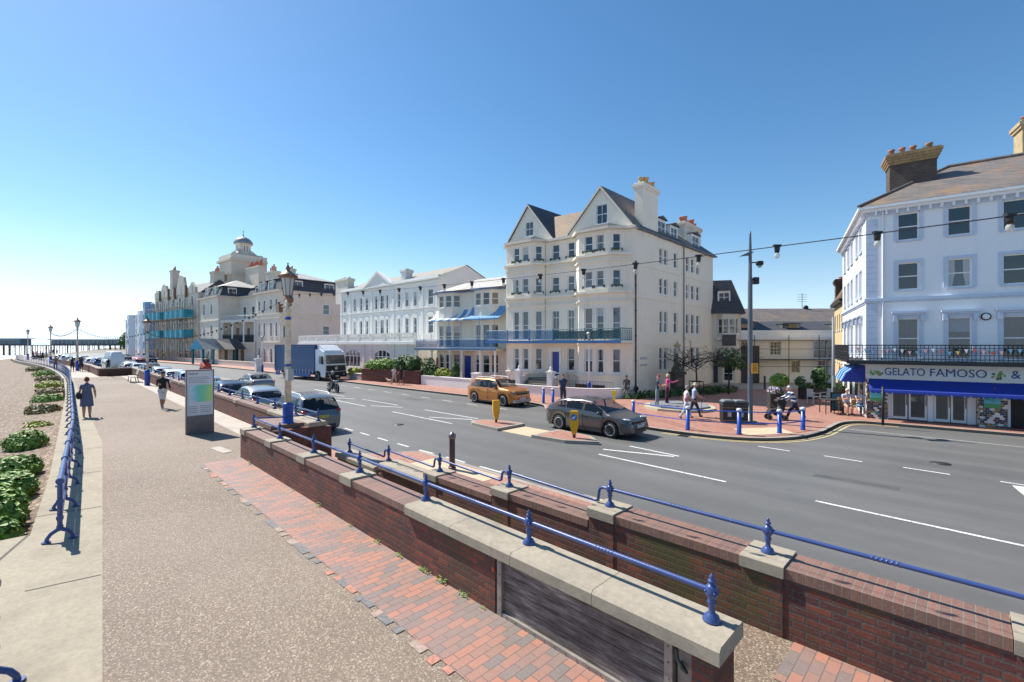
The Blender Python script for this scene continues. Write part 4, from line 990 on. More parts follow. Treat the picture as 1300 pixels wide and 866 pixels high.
# ---------------------------------------------------------------- C: hotel with pediment
Cc = bldg('seafront_hotel', 'long pale hotel with a triangular pediment, arched windows and a balustraded ground floor terrace', -8.1, 50, .74, -.672)
Lc = lambda px: (50 * ((px - 650) / 578.) + 8.1) / (-.74 - .672 * ((px - 650) / 578.))
wm = MB(ZB); ops = []; ww = []
colsC = [(20.45, 21.2), (17.75, 18.4), (16.05, 16.75), (14.5, 15.3), (12.3, 13.0), (10.8, 11.75), (9.85, 10.4), (7.2, 7.85), (5.5, 6.25), (3.9, 4.6), (.85, 1.85)]
WC = 21.9
for a, b_ in colsC:
    for z0, z1, k in ((4.3, 6.15, 'arch'), (7.5, 9.25, 'sash')):
        ops.append((WC - b_, WC - a, z0, z1)); ww.append((WC - b_, WC - a, z0, z1, k))
wallseg(wm, (-WC, 0), (0, 0), -.85, 10.3, ops)
gz = [(0, 0), (0, 8)]
wm.poly([(0, 0, -.85), (0, 8.2, -.85), (0, 8.2, 10.6), (0, 4.1, 12.25), (0, 0, 10.6)])
wm.quad((-WC, 8, -.85), (-WC, 0, -.85), (-WC, 0, 10.3), (-WC, 8, 10.3)); obj('wall', wm, M['hotelwhite'], Cc)
for a, b_, z0, z1, k in ww: window(Cc, (-WC, 0), (0, 0), a, b_, z0, z1, 'sash', gm_=M['glass'], surround=.12 if k == 'arch' else .08)
for a, b_, z0, z1, k in ww:
    if k == 'arch':
        m = MB(ZB); cx = -WC + (a + b_) / 2; r = (b_ - a) / 2 + .16; P = [(cx + r * cos(t * pi / 10), z1 + .1 + r * .75 * sin(t * pi / 10)) for t in range(11)]; m.prism_y(P, -.05, -.002); obj('window_hood', m, M['hotelwhite'], Cc)
for z, h, o in ((10.3, .16, .3), (10.0, .12, .12), (7.15, .14, .12), (4.15, .1, .08), (6.95, .08, .05)): band(Cc, 'cornice', [(-WC, 0), (0, 0), (0, .4)], z, z + h, o, M['hotelwhite'])
band(Cc, 'parapet', [(-WC, 0), (0, 0)], 10.47, 10.75, .02, M['hotelwhite'], .25)
for L_ in (21.75, 19.3, 13.7, 8.75, 2.9, .2):
    m = MB(ZB); m.box(-L_ - .22, -L_ + .22, -.07, -.002, -.6, 10.0); obj('pilaster', m, M['hotelwhite'], Cc)
m = MB(ZB); m.prism_y([(-15.1, 10.5), (-9.0, 10.5), (-12.05, 12.25)], -.15, .6); obj('pediment', m, M['hotelwhite'], Cc)
m = MB(ZB); m.prism_y([(-15.4, 10.48), (-12.05, 12.42), (-8.7, 10.48), (-9.2, 10.48), (-12.05, 12.12), (-14.9, 10.48)], -.32, -.152); obj('pediment_moulding', m, M['white'], Cc)
roofm(Cc, 'roof', [[(-WC, .2, 10.6), (.15, .2, 10.6), (.15, 4.1, 12.3), (-WC, 4.1, 12.3)], [(-WC, 4.1, 12.3), (.15, 4.1, 12.3), (.15, 8.3, 10.6), (-WC, 8.3, 10.6)]], plain('pale_roof_felt', (.28, .25, .21), .8, var=.25))
chimney(Cc, -8.6, -7.6, 1.0, 2.0, 10.6, 12.3, 2, M['hotelwhite'], 'x', .1)
chimney(Cc, -25.5, -21.9, 1.0, 2.0, 9, 12.6, 5, M['cream2'], 'x', .25, M['cream2'])
# ground floor terrace projecting towards the road
TX0, TX1, TY = -26.6, .9, -3.7
m = MB(ZB); arches = [(7.6 - 26.6 * 0, 0)]; T = []
for (c, w) in ((.0, 0),): pass
aops = []
for xc, w in ((-24.6, 1.2), (-22.4, 1.2), (-18.6, 1.9), (-11.8, 3.4), (-5.4, 3.2)):
    aops.append((xc - w / 2 - TX0, xc + w / 2 - TX0, .3, 2.35))
wallseg(m, (TX0, TY), (TX1, TY), -.85, 3.2, aops, .2); m.quad((TX1, TY, -.85), (TX1, 0, -.85), (TX1, 0, 3.2), (TX1, TY, 3.2)); m.quad((TX0, 0, -.85), (TX0, TY, -.85), (TX0, TY, 3.2), (TX0, 0, 3.2))
m.quad((TX0, TY, 3.2), (TX1, TY, 3.2), (TX1, 0, 3.2), (TX0, 0, 3.2)); obj('terrace_wall', m, M['hotelwhite'], Cc)
for (a, b_, z0, z1) in aops:
    Ms, L = segM((TX0, TY), (TX1, TY)); f = MB(ZB @ Ms); n = max(2, round((b_ - a) / .8)); w = b_ - a
    for i in range(n + 1): f.box(a + w * i / n - .05, a + w * i / n + .05, .08, .18, z0, z1)
    f.box(a, b_, .085, .17, z1 - .75, z1 - .66); f.box(a, b_, .08, .18, z0, z0 + .1)
    # arched head filled at the corners
    for sgn in (0, 1):
        P = [(a if not sgn else b_, z1 + .01)] + [((a + w / 2 - (w / 2) * cos(t * pi / 12) if not sgn else a + w / 2 + (w / 2) * cos(t * pi / 12)), z1 - .62 + .62 * sin(t * pi / 12)) for t in range(7)]
        f.prism_y(P, .06, .19)
    o = obj('arched_window', f, M['frame'], Cc); g = MB(ZB @ Ms); g.quad((a, .16, z0), (b_, .16, z0), (b_, .16, z1), (a, .16, z1)); obj('pane', g, M['glassdark'], o)
for x in (-26.3, -23.5, -20.9, -16.2, -14.0, -9.2, -7.6, -3.0, -.6):
    m2 = MB(ZB); m2.box(x - .2, x + .2, TY - .08, TY - .002, -.6, 3.0); obj('pilaster', m2, M['hotelwhite'], Cc)
band(Cc, 'terrace_cornice', [(TX0, 0), (TX0, TY), (TX1, TY), (TX1, 0)], 3.02, 3.32, .28, M['white'])
m = MB(ZB); 
m.box(TX0 - .1, TX1 + .1, TY - .22, TY + .05, 4.12, 4.25); m.box(TX0, TX1, TY - .18, TY + .02, 3.322, 3.42)
x = TX0
while x < TX1 + .1:
    m.box(x - .16, x + .16, TY - .2, TY + .04, 3.42, 4.119); x += 2.75
x = TX0 + .3
while x < TX1: m.lathe([(.06, 0), (.06, .06), (.035, .1), (.085, .28), (.035, .55), (.06, .62), (.06, .69)], (x, TY - .08, 3.421), 6); x += .28
obj('balustrade', m, M['white'], Cc)
def textmesh(name, s, size, mat_, parent, M4, ext=.01, align='LEFT', spacing=1., bold=0.):
    cu = bpy.data.curves.new('txt', 'FONT'); cu.body = s; cu.size = size; cu.extrude = ext; cu.align_x = align; cu.space_character = spacing; cu.resolution_u = 3; cu.offset = bold
    to = bpy.data.objects.new('txt', cu); COL.objects.link(to); dg = bpy.context.evaluated_depsgraph_get(); dg.update()
    me = bpy.data.meshes.new_from_object(to.evaluated_get(dg)); bpy.data.objects.remove(to); bpy.data.curves.remove(cu)
    me.transform(M4); me.materials.clear(); me.materials.append(mat_); me.name = name
    o = bpy.data.objects.new(name, me); COL.objects.link(o); o.parent = parent; return o
def fitted(name, s, width, height, mat_, parent, Ms, x, y, z, ext=.008):
    o = textmesh(name, s, 1., mat_, parent, Matrix(), ext)
    xs_ = [q.co.x for q in o.data.vertices]; ys_ = [q.co.y for q in o.data.vertices]; w = max(xs_) - min(xs_); h = max(ys_) - min(ys_)
    o.data.transform(txtM(Ms, x, y, z) @ Matrix.Diagonal((width / w, height / h, 1, 1)) @ Matrix.Translation((-min(xs_), -min(ys_), 0))); return o
def txtM(Ms, x, y, z):          # text stands in the xz plane of a wall segment, facing outwards
    return Ms @ Matrix.Translation((x, y, z)) @ Matrix.Rotation(pi / 2, 4, 'X')
redsign = plain('dark_red_lettering', (.30, .02, .04), .5, var=0)
Ms, L = segM((TX0, TY), (TX1, TY)); textmesh('sign_lettering', 'Hotel', .85, redsign, Cc, txtM(ZB @ Ms, 1.2, -.34, 2.42), .03, bold=.02, spacing=1.15)
# ---------------------------------------------------------------- E: grand hotel with mansards, loggia, domed tower
E_ = bldg('grand_hotel', 'big cream hotel with dark mansard roofs, three arched-over loggia balconies and a green entrance porch', -40.1, 78.6, .77, -.64)
M['hotelcream'] = render_wall('warm_hotel_render', (.72, .65, .54), .3)
CREAM_ = M['cream']; M['cream'] = M['hotelcream']; CREAM2_ = M['cream2']; M['cream2'] = render_wall('aged_hotel_render', (.62, .55, .45), .35)
wm = MB(ZB); ww = []
def seg(p0, p1, z0, z1, ops, st='sash'):
    wallseg(wm, p0, p1, z0, z1, ops, .2)
    for o in ops: ww.append((p0, p1, *o, st))
ZE = 12.2
fr = [(.9, 1.9), (3.2, 4.2), (6.0, 7.0), (8.2, 9.1)]
seg((-10, 0), (0, 0), -.85, ZE, [(a, b, z0, z1) for a, b in fr for z0, z1 in ((-.3, 2.3), (4.4, 6.9), (9.1, 11.0))])
seg((0, 0), (0, 11.6), -.85, ZE, [(7.8, 9.0, z0, z1) for z0, z1 in ((4.8, 6.4), (8.6, 10.4))])
wing = [(-30, -3.4), (-18.9, -3.4), (-18.9, .3)]
seg(wing[0], wing[1], -.85, ZE, [(a, a + 1.1, z0, z1) for a in (2.2, 6.6) for z0, z1 in ((-.3, 2.3), (4.6, 6.9), (9.0, 11.2))])
seg(wing[1], wing[2], -.85, ZE, [])
seg((-18.9, .25), (-10, 1.4), 7.6, ZE, [(a, a + 1.1, 8.0, 10.4) for a in (1.5, 4.6, 7.0)])
wallseg(wm, (-18.9, -2.9), (-10.0, -.1), -.85, 3.4, [(5.2, 6.3, -.5, 2.2), (.8, 1.8, -.4, 2.1)])
L0 = Vector((-18.9, -2.9)); L1 = Vector((-10.0, -.1)); dL = (L1 - L0).normalized(); nL = Vector((-dL.y, dL.x))
a = L0 + nL * 2.2; b = L1 + nL * 2.2
wallseg(wm, tuple(a), tuple(b), 3.4, 7.2, [(1.2, 2.0, 3.7, 6.2), (4.2, 5.0, 3.7, 6.2), (7.2, 8.0, 3.7, 6.2)])
wm.quad((-30, 10, -.85), (-30, -3.4, -.85), (-30, -3.4, ZE), (-30, 10, ZE)); wm.quad((0, 11.6, -.85), (-30, 11.6, -.85), (-30, 11.6, ZE), (0, 11.6, ZE))
obj('wall', wm, M['cream'], E_)
for w_ in ww: window(E_, *w_[:6], 'sash', gm_=M['glass'], surround=.12)
Msl, LL = segM(tuple(L0), tuple(L1))
m = MB(ZB @ Msl); m.box(0, LL, -.25, 2.3, 3.15, 3.42); obj('loggia_floor', m, M['cream'], E_)
m = MB(ZB @ Msl); m.box(0, LL, -.15, 3.0, 7.2, 7.62); m.box(-.0, LL, -.3, -.152, 7.45, 7.62); obj('loggia_roof', m, M['hotelwhite'], E_)
for x in (.2, LL / 3, LL * 2 / 3, LL - .2): m = MB(ZB @ Msl); m.box(x - .2, x + .2, -.05, .3, 3.42, 7.2); obj('loggia_pillar', m, M['hotelwhite'], E_)
for i in range(3):
    x0 = LL * i / 3 + .25; x1 = LL * (i + 1) / 3 - .25; m = MB(ZB @ Msl); m.box(x0, x1, -.02, .0, 3.45, 4.75)
    for q in range(9): m.tube([(x0 + (x1 - x0) * q / 8, -.05, 3.42), (x0 + (x1 - x0) * q / 8, -.05, 4.95)], .03, 5)
    obj('loggia_balustrade', m, M['black_iron'], E_)
Q0 = tuple(L0 - nL * .1); Q1 = tuple(L1 - nL * .1)
baluster_rail(E_, 'terrace_railing', [Q0, Q1], 7.62, 8.5, M['frame'], .4, .03, .05)
for seg_ in ([(-10, 2), (-10, 0), (0, 0), (0, 11.6)], [(-30, 4), (-30, -3.4), (-18.9, -3.4), (-18.9, .3), (-10, 1.4)]):
    band(E_, 'cornice', seg_, ZE, ZE + .3, .4, M['cream2'])
    if seg_[0][0] == -10:
        for z in (7.6, 3.3, 8.3): band(E_, 'string_course', seg_, z, z + .14, .12, M['cream'])
    else:
        for z in (7.6, 3.3): band(E_, 'string_course', seg_[:3], z, z + .14, .12, M['cream'])
def mansard(x0, x1, y0, y1, z0, z1, z2, ins=.9, top=M['paleslate']):
    lo = [(x0, y0), (x1, y0), (x1, y1), (x0, y1)]; mi = [(x0 + ins, y0 + ins), (x1 - ins, y0 + ins), (x1 - ins, y1 - ins), (x0 + ins, y1 - ins)]
    roofm(E_, 'mansard', [[(*lo[i], z0), (*lo[(i + 1) % 4], z0), (*mi[(i + 1) % 4], z1), (*mi[i], z1)] for i in range(4)], M['slate'])
    w = min(x1 - x0, y1 - y0) / 2; e = .25; mo = [(x0 + ins - e, y0 + ins - e), (x1 - ins + e, y0 + ins - e), (x1 - ins + e, y1 - ins + e), (x0 + ins - e, y1 - ins + e)]
    if x1 - x0 > y1 - y0: r0, r1 = (x0 + w, (y0 + y1) / 2), (x1 - w, (y0 + y1) / 2); P = [[mo[0], mo[1], r1, r0], [mo[1], mo[2], r1], [mo[2], mo[3], r0, r1], [mo[3], mo[0], r0]]
    else: r0, r1 = ((x0 + x1) / 2, y0 + w), ((x0 + x1) / 2, y1 - w); P = [[mo[0], mo[1], r0], [mo[1], mo[2], r1, r0], [mo[2], mo[3], r1], [mo[3], mo[0], r0, r1]]
    roofm(E_, 'roof_top', [[(*p, z2 if p in (r0, r1) else z1) for p in q] for q in P], top)
    m = MB(ZB)
    for i in range(4):
        a, b = mo[i], mo[(i + 1) % 4]; m.tube([(*a, z1 - .03), (*b, z1 - .03)], .09, 6)
    obj('ridge_roll', m, M['lead'], E_)
mansard(-10, .1, .2, 11.7, 12.5, 14.8, 16.4); mansard(-30, -18.8, -3.2, 6.0, 12.5, 14.5, 16.3); mansard(-18.7, -10.1, 1.4, 10, 12.5, 14.3, 15.6)
for x in (-8.2, -4.6): dormer(E_, x, .35, 12.5, 1.7, 1.9, 1.3, 'front')
for y in (3.2, 9.2): dormer(E_, -.25, y, 12.5, 1.9, 1.9, 1.3, 'side')
for x in (-27, -22.5): dormer(E_, x, -3.0, 12.5, 1.6, 1.9, 1.3, 'front')
dormer(E_, -19.0, -.9, 12.5, 1.5, 1.7, 1.2, 'side'); dormer(E_, -14.0, 1.7, 12.5, 1.5, 1.7, 1.2, 'front'); dormer(E_, -11.4, 1.7, 12.5, 1.2, 1.7, 1.2, 'front')
chimney(E_, -27.5, -20.5, 4.5, 6.0, 12, 19.6, 9, M['cream2'], 'x', 1.1, plain('red_clay_pot', (.36, .09, .05), .8, var=.3)); chimney(E_, -33.6, -30.6, 2, 4, 12, 18.6, 4, M['cream2'], 'x', 1.1)
chimney(E_, -13.5, -10.5, 3.2, 4.6, 12, 17.3, 4, M['cream2'], 'x', 1.1); chimney(E_, -16.5, -14.5, 5.5, 7, 12, 16.5, 4, M['cream2'], 'x', .6); chimney(E_, -6.3, -4.9, 4, 5, 14, 17.2, 2, M['cream2'], 'x', .5)
# porch
m = MB(ZB); gp = plain('green_porch_paint', (.02, .16, .20), .5, var=.1); px0, px1 = -22.5, -15.2
m = MB(ZB @ Msl)
for x, y in ((-1.2, -4.6), (1.6, -4.6), (4.4, -4.6), (4.4, -.3)): m.box(x - .14, x + .14, y - .14, y + .14, -.63, 2.1); m.box(x - .2, x + .2, y - .2, y + .2, 1.85, 2.12)
obj('porch_post', m, gp, E_)
m = MB(ZB @ Msl); m.prism_y([(-1.9, 2.1), (.2, 4.1), (2.3, 2.1)], -4.9, -4.8); obj('porch_gable', m, plain('turquoise_porch_gable', (.05, .35, .48), .5), E_)
m = MB(ZB @ Msl); m.poly([(.2, -4.95, 4.12), (2.3, -4.95, 2.1), (5.4, -.6, 2.1), (3.8, -.6, 4.0)]); obj('porch_roof', m, M['paleslate'], E_)
m = MB(ZB @ Msl); m.poly([(-1.9, -4.9, 2.1), (.2, -4.9, 4.12), (3.8, -.6, 4.0), (-1.9, -.6, 2.1)]); m.poly([(2.5, -3.0, 4.05), (5.9, -3.4, 2.1), (7.4, -.4, 2.1), (5.0, -.2, 4.05)]); obj('porch_side_roof', m, M['slate'], E_)
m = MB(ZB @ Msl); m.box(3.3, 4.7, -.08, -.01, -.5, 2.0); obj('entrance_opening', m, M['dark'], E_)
# domed tower
TW = bldg('domed_tower', 'square cream tower with a lead dome and spike rising behind the big hotel roofs', -67.2, 104.5, .77, -.64)
m = MB(ZB); m.box(0, 7.4, 0, 7.4, 8, 22.3); obj('tower_shaft', m, M['cream2'], TW)
band(TW, 'tower_cornice', [(0, 7.4), (0, 0), (7.4, 0), (7.4, 7.4)], 21.5, 22.0, .45, M['cream2']); band(TW, 'tower_parapet', [(0, 7.4), (0, 0), (7.4, 0), (7.4, 7.4)], 22.0, 23.0, .12, M['cream'], .3)
band(TW, 'tower_string', [(0, 7.4), (0, 0), (7.4, 0), (7.4, 7.4)], 18.4, 18.7, .2, M['cream2'])
m = MB(ZB); 
for k in range(8): pass
m.lathe([(2.4, 21.9), (2.3, 23.1), (1.6, 23.8), (1.55, 24.0), (1.55, 25.7), (1.85, 25.9), (1.85, 26.1)], (3.7, 3.7, 0), 8, smooth=False); obj('lantern_drum', m, M['cream'], TW)
for k in range(4):
    a = pi / 4 + k * pi / 2; m = MB(ZB @ Matrix.Translation((3.7, 3.7, 0)) @ Matrix.Rotation(a, 4, 'Z')); m.prism_y([(1.5, 22.9), (4.4, 22.9), (4.2, 23.4), (3.1, 23.5), (2.1, 24.3), (1.5, 24.7)], -.35, .35); obj('scroll_bracket', m, M['cream2'], TW)
for k in range(4):
    a = k * pi / 2; m = MB(ZB @ Matrix.Translation((3.7, 3.7, 0)) @ Matrix.Rotation(a, 4, 'Z')); m.box(1.4, 1.46, -.35, .35, 24.2, 25.5); obj('lantern_window', m, M['glassdark'], TW)
m = MB(ZB); m.lathe([(2.0, 26.1), (1.95, 26.4), (1.7, 26.95), (1.3, 27.35), (.75, 27.65), (.25, 27.8), (.1, 28.0), (.2, 28.15), (.07, 28.3), (.05, 28.9), (.13, 28.95), (0, 29.3)], (3.7, 3.7, 0), 16); obj('dome', m, plain('pale_lead_dome', (.22, .25, .28), .5, .1, .2), TW)
# ---------------------------------------------------------------- F: scaffolded guest house
Fb = bldg('scaffolded_building', 'tall aged cream building with shaped gables wrapped in scaffolding and turquoise netting', -65.6, 95.2, .80, -.60)
wm = MB(ZB); ww = []; WF = 27.5
ops = [(a, a + 1.2, z0, z0 + 2.2) for a in (1.5, 5, 9.3, 12.2, 16.5, 20, 23.5) for z0 in (-.2, 4.2, 8.0, 11.2)]
wallseg(wm, (-WF, 0), (0, 0), -.85, 14, ops, .3); wm.quad((0, 0, -.85), (0, 9, -.85), (0, 9, 14), (0, 0, 14)); wm.quad((-WF, 9, -.85), (-WF, 0, -.85), (-WF, 0, 14), (-WF, 9, 14)); obj('wall', wm, M['cream2'], Fb)
for o in ops: window(Fb, (-WF, 0), (0, 0), *o, 'sash', gm_=M['glassdark'])
for cx, w, zt in ((-3.0, 3.6, 16.3), (-9.5, 6.5, 18.3), (-15.8, 2.6, 17), (-20.5, 5.5, 17.2), (-25.6, 3.2, 16)):
    m = MB(ZB); h = w / 2; P = [(cx - h, 13.98), (cx - h, 15.2), (cx - h * .8, 15.4), (cx - h * .5, zt - .5), (cx - .2, zt), (cx + .2, zt), (cx + h * .5, zt - .5), (cx + h * .8, 15.4), (cx + h, 15.2), (cx + h, 13.98)]
    m.prism_y(P, -.2, .25); obj('shaped_gable', m, M['cream2'], Fb); m = MB(ZB); m.box(cx - .35, cx + .35, -.23, -.202, 14.2, 15.6); obj('gable_window', m, M['glassdark'], Fb)
roofm(Fb, 'roof', [[(-WF, .3, 14), (0, .3, 14), (0, 4, 17), (-WF, 4, 17)], [(-WF, 4, 17), (0, 4, 17), (0, 9, 14), (-WF, 9, 14)], [(0, .3, 14), (0, 9, 14), (0, 4, 17)]], M['slate'])
chimney(Fb, -19.2, -17.5, .6, 2, 14, 20.4, 2, M['cream2'], 'x', .9, plain('brown_clay_pot', (.22, .09, .05), .8)); chimney(Fb, -2.4, -.2, 3, 5, 14, 18.8, 4, M['cream2'], 'x', 1.0)
for x in (-12.9, -6.2, -17.0, -23.0): m = MB(ZB); m.box(x - .35, x + .35, -.4, -.202, 13.2, 15.8); obj('dark_brown_panel', m, plain('red_brown_panel_paint', (.10, .04, .025), .8, var=.4), Fb)  # dark red-brown panels standing proud of the front
scm = plain('scaffold_tube', (.30, .28, .26), .5, .6); brd = plain('scaffold_board', (.28, .20, .12), .8, var=.3)
net = plain('turquoise_debris_net', (.03, .26, .33), .7, var=.35, scale=1.2)
for (x0, x1) in ((-13.2, -1.2), (-26.5, -16.0)):
    sc_ = thing('scaffolding', 'scaffold tower of tubes with turquoise netting, %s part of the cream building front' % ('right hand' if x0 > -14 else 'left hand'), 'scaffolding', Fb.location, Fb.rotation_euler[2], 'scaffold towers on the cream building')
    m = MB(ZB); n = 8
    for i in range(n + 1):
        x = x0 + (x1 - x0) * i / n
        for y in (-.6, -2.1): m.tube([(x, y, -.6), (x, y, 11.8 if i % 2 else 12.6)], .06, 5)
    for z in (1.4, 3.4, 4.6, 5.6, 7.4, 8.6, 9.4, 11.2):
        for y in (-.6, -2.1): m.tube([(x0 - .3, y, z), (x1 + .3, y, z)], .055, 5)
    for i in range(n): 
        if i % 2: m.tube([(x0 + (x1 - x0) * i / n, -2.15, .0), (x0 + (x1 - x0) * (i + 1) / n, -2.15, 4)], .05, 5); m.tube([(x0 + (x1 - x0) * i / n, -2.15, 8), (x0 + (x1 - x0) * (i + 1) / n, -2.15, 4)], .05, 5)
    obj('tubes', m, scm, sc_)
    for z in (1.5, 4.3, 8.5): m = MB(ZB); m.box(x0 - .3, x1 + .3, -2.2, -.5, z - .12, z); obj('deck', m, brd, sc_)
    for z in (4.4, 8.6):
        m = MB(ZB); K = 24
        for i in range(K):
            a, b = x0 - .2 + (x1 - x0 + .4) * i / K, x0 - .2 + (x1 - x0 + .4) * (i + 1) / K; f = lambda q: -2.28 - .07 * sin(q * 2.1)
            m.quad((a, f(a), z), (b, f(b), z), (b, f(b), z + 1.7 + .1 * sin(b * 3)), (a, f(a), z + 1.7 + .1 * sin(a * 3)))
        m.quad((x1 + .2, -2.3, z), (x1 + .2, -.6, z), (x1 + .2, -.6, z + 1.7), (x1 + .2, -2.3, z + 1.7)); obj('debris_net', m, net, sc_)
M['cream'] = CREAM_; M['cream2'] = CREAM2_
# ---------------------------------------------------------------- houses beyond
def house(label, x, y, dx, dy, w, h, colr, bay=None, cols=3, roofh=2.2, trimc=None, depth=9):
    H = bldg('seaside_house', label, x, y, dx, dy); m = MB(ZB); st = (h + .6) / 4.
    o = [(w * (i + .5) / cols - .5, w * (i + .5) / cols + .5, -.1 + st * k, 1.6 + st * k) for i in range(cols) for k in range(4 if h > 9 else 3)]
    wallseg(m, (-w, 0), (0, 0), -.85, h, o, .2); m.quad((0, 0, -.85), (0, depth, -.85), (0, depth, h), (0, 0, h)); m.quad((-w, depth, -.85), (-w, 0, -.85), (-w, 0, h), (-w, depth, h))
    obj('wall', m, colr, H)
    for q in o: window(H, (-w, 0), (0, 0), *q, 'sash', gm_=M['glassdark'], surround=.1, trim=trimc)
    band(H, 'cornice', [(-w, 0), (0, 0)], h, h + .25, .25, trimc or colr)
    roofm(H, 'roof', [[(-w, 0, h + .2), (0, 0, h + .2), (0, depth / 2, h + roofh), (-w, depth / 2, h + roofh)], [(-w, depth / 2, h + roofh), (0, depth / 2, h + roofh), (0, depth, h), (-w, depth, h)], [(0, 0, h + .2), (0, depth, h), (0, depth / 2, h + roofh)]], M['slate'])
    chimney(H, -w * .65, -w * .35, depth / 2 - .6, depth / 2 + .6, h, h + roofh + 1.2, 5, M['cream2'], 'x', .9)
    if bay:
        m = MB(ZB); m.prism([(-w * .8, 0), (-w * .65, -1.1), (-w * .35, -1.1), (-w * .2, 0)], -.6, h + .6); b = obj('bay_tower', m, bay, H)
        for k in range(4): m = MB(ZB); m.box(-w * .6, -w * .4, -1.15, -1.102, .2 + st * k, 1.9 + st * k); obj('bay_window', m, M['glassdark'], b)
    return H
bl = plain('sky_blue_house_paint', (.20, .34, .54), .7, var=.1); bl2 = plain('pale_blue_house_paint', (.58, .65, .72), .7, var=.1); gb = plain('grey_house_render', (.16, .15, .15), .8, var=.2)
house('blue fronted house immediately left of the scaffolding', -88.5, 112.5, .80, -.60, 7, 13.0, bl, bl, 2, trimc=M['frame'])
house('pale blue house with white bay windows second from the scaffolding', -95, 119, .78, -.62, 9, 11.3, bl2, M['bluewhite'], 3)
house('pale blue house between its twin and the dark grey one', -103, 127, .77, -.63, 9, 11.3, bl2, None, 3)
house('dark grey house at the far end of the terrace', -111.5, 135, .77, -.64, 9, 11.2, gb, bl2, 3)
house('small far off white house at the end of the seafront', -122, 146, .77, -.64, 9, 10.8, M['hotelwhite'], None, 3)
# forecourt walls in front of the hotels
def lowwall(label, pts, h, mat_, w=.28, z=PAVZ, cop=None, name='boundary_wall'):
    r = thing(name, label, 'wall', (pts[0][0], pts[0][1], z)); V = [Vector(p) - Vector(pts[0]) for p in pts]; m = MB(); c = MB()
    for a, b in zip(V, V[1:]):
        d = (b - a).normalized(); n_ = Vector((-d.y, d.x)) * w / 2; e = d * .0
        m.prism([tuple(a + n_), tuple(b + n_), tuple(b - n_), tuple(a - n_)], -.1, h); n2 = n_ * 1.25; c.prism([tuple(a + n2), tuple(b + n2), tuple(b - n2), tuple(a - n2)], h + .002, h + .07)
    obj('wall', m, mat_, r); obj('coping', c, cop or mat_, r); return r
lowwall('long low cream wall in front of the big hotel with the green porch', [STD(68, 24.6)[:2], STD(84, 23.4)[:2], STD(100, 23.2)[:2]], .75, M['cream'])
lowwall('low white forecourt wall below the scaffolding', [STD(102, 23.2)[:2], STD(118, 24.0)[:2], STD(140, 26)[:2]], .8, M['cream2'])
gw = lowwall('low white garden wall in front of the house with blue canopies', [(-3.0, 36.9), (-7.5, 41.0), (-8.2, 41.6)], .78, M['white'])
p = MB(); p.box(-.32, .32, -.3, .3, -.1, 1.28); obj('gate_pier', p, M['white'], gw, (.15, -.1, 0), -.7)
p = MB(); p.box(-.36, .36, -.34, .34, 1.282, 1.36); obj('pier_cap', p, M['white'], gw, (.15, -.1, 0), -.7)
gw = lowwall('low dusky pink wall before the long pale hotel', [(-15.2, 46.4), (-21.5, 52.3), (-28, 58.6)], .62, plain('dusky_pink_render', (.42, .33, .32), .85, var=.15), cop=M['cream'])
gw = lowwall('brown brick planter wall under the shrubs by the hotel terrace', [(-8.3, 41.7), (-15.1, 46.3)], 1.15, M['brick'], .5)
# ---------------------------------------------------------------- R: low rear building across the yard, D: mansard cottage, G: yellow house
R_ = bldg('low_rear_building', 'low two storey cream building with a long slate roof behind the yard', 19.6, 43.8, 1, -.02)
wm = MB(ZB); gops = [(7.2, 8.0, .3, 1.5, 'bars'), (9.6, 10.7, -.5, 1.5, 'french'), (12.2, 13.2, -.5, 1.5, 'french'), (15, 16, -.5, 1.5, 'french'), (2.9, 3.6, .0, 1.5, 'bars')]; uops = [(1.9, 3.0, 2.0, 3.3, 'six'), (3.9 + 1.3, 6.2, 2.0, 3.3, 'six'), (9.4 - 1.1 + 1, 10.6, 1.7, 3.4, 'six'), (10.68, 11.9, 1.7, 3.4, 'six'), (11.98, 13.2, 1.7, 3.4, 'six')]
wallseg(wm, (0, 0), (17, 0), -.85, 4.1, [o[:4] for o in gops + uops]); wm.quad((0, 8, -.85), (0, 0, -.85), (0, 0, 4.1), (0, 8, 4.1)); obj('wall', wm, M['white'], R_)
for o in gops + uops: window(R_, (0, 0), (17, 0), *o[:4], o[4], gm_=M['glass'] if o[4] != 'six' or o[0] > 8 else M['glassdark'], surround=.06)
m = MB(ZB); m.box(-.2, 17, -.9, -.002, 3.45, 3.62); m.box(-.2, 17, -.35, -.001, 3.62, 4.35); obj('parapet', m, M['white'], R_)
m = MB(ZB); m.box(-.2, 17, -1.0, -.004, 1.55, 1.62); m.box(-.2, 17, -1.02, -.98, 3.40, 3.45); m.tube([(-.2, -.98, 2.6), (17, -.98, 2.6)], .02, 5); m.tube([(-.2, -.98, .95), (17, -.98, .95)], .02, 5)
for x in (3.2, 6.4, 9.2, 12.4, 15.6): m.tube([(x, -.98, -.6), (x, -.98, 3.9)], .035, 6)
obj('walkway_frame', m, M['black_iron'], R_)
roofm(R_, 'roof', [[(-.2, -.3, 4.36), (17, -.3, 4.36), (17, 2.4, 5.35), (-.2, 2.4, 5.35)]], M['slate'])
roofm(R_, 'upper_roof', [[(-.2, 2.6, 5.2), (17, 2.6, 5.2), (17, 6.2, 6.95), (-.2, 6.2, 6.95)], [(-.2, 6.2, 6.95), (17, 6.2, 6.95), (17, 9, 5), (-.2, 9, 5)]], M['slatebrown'])
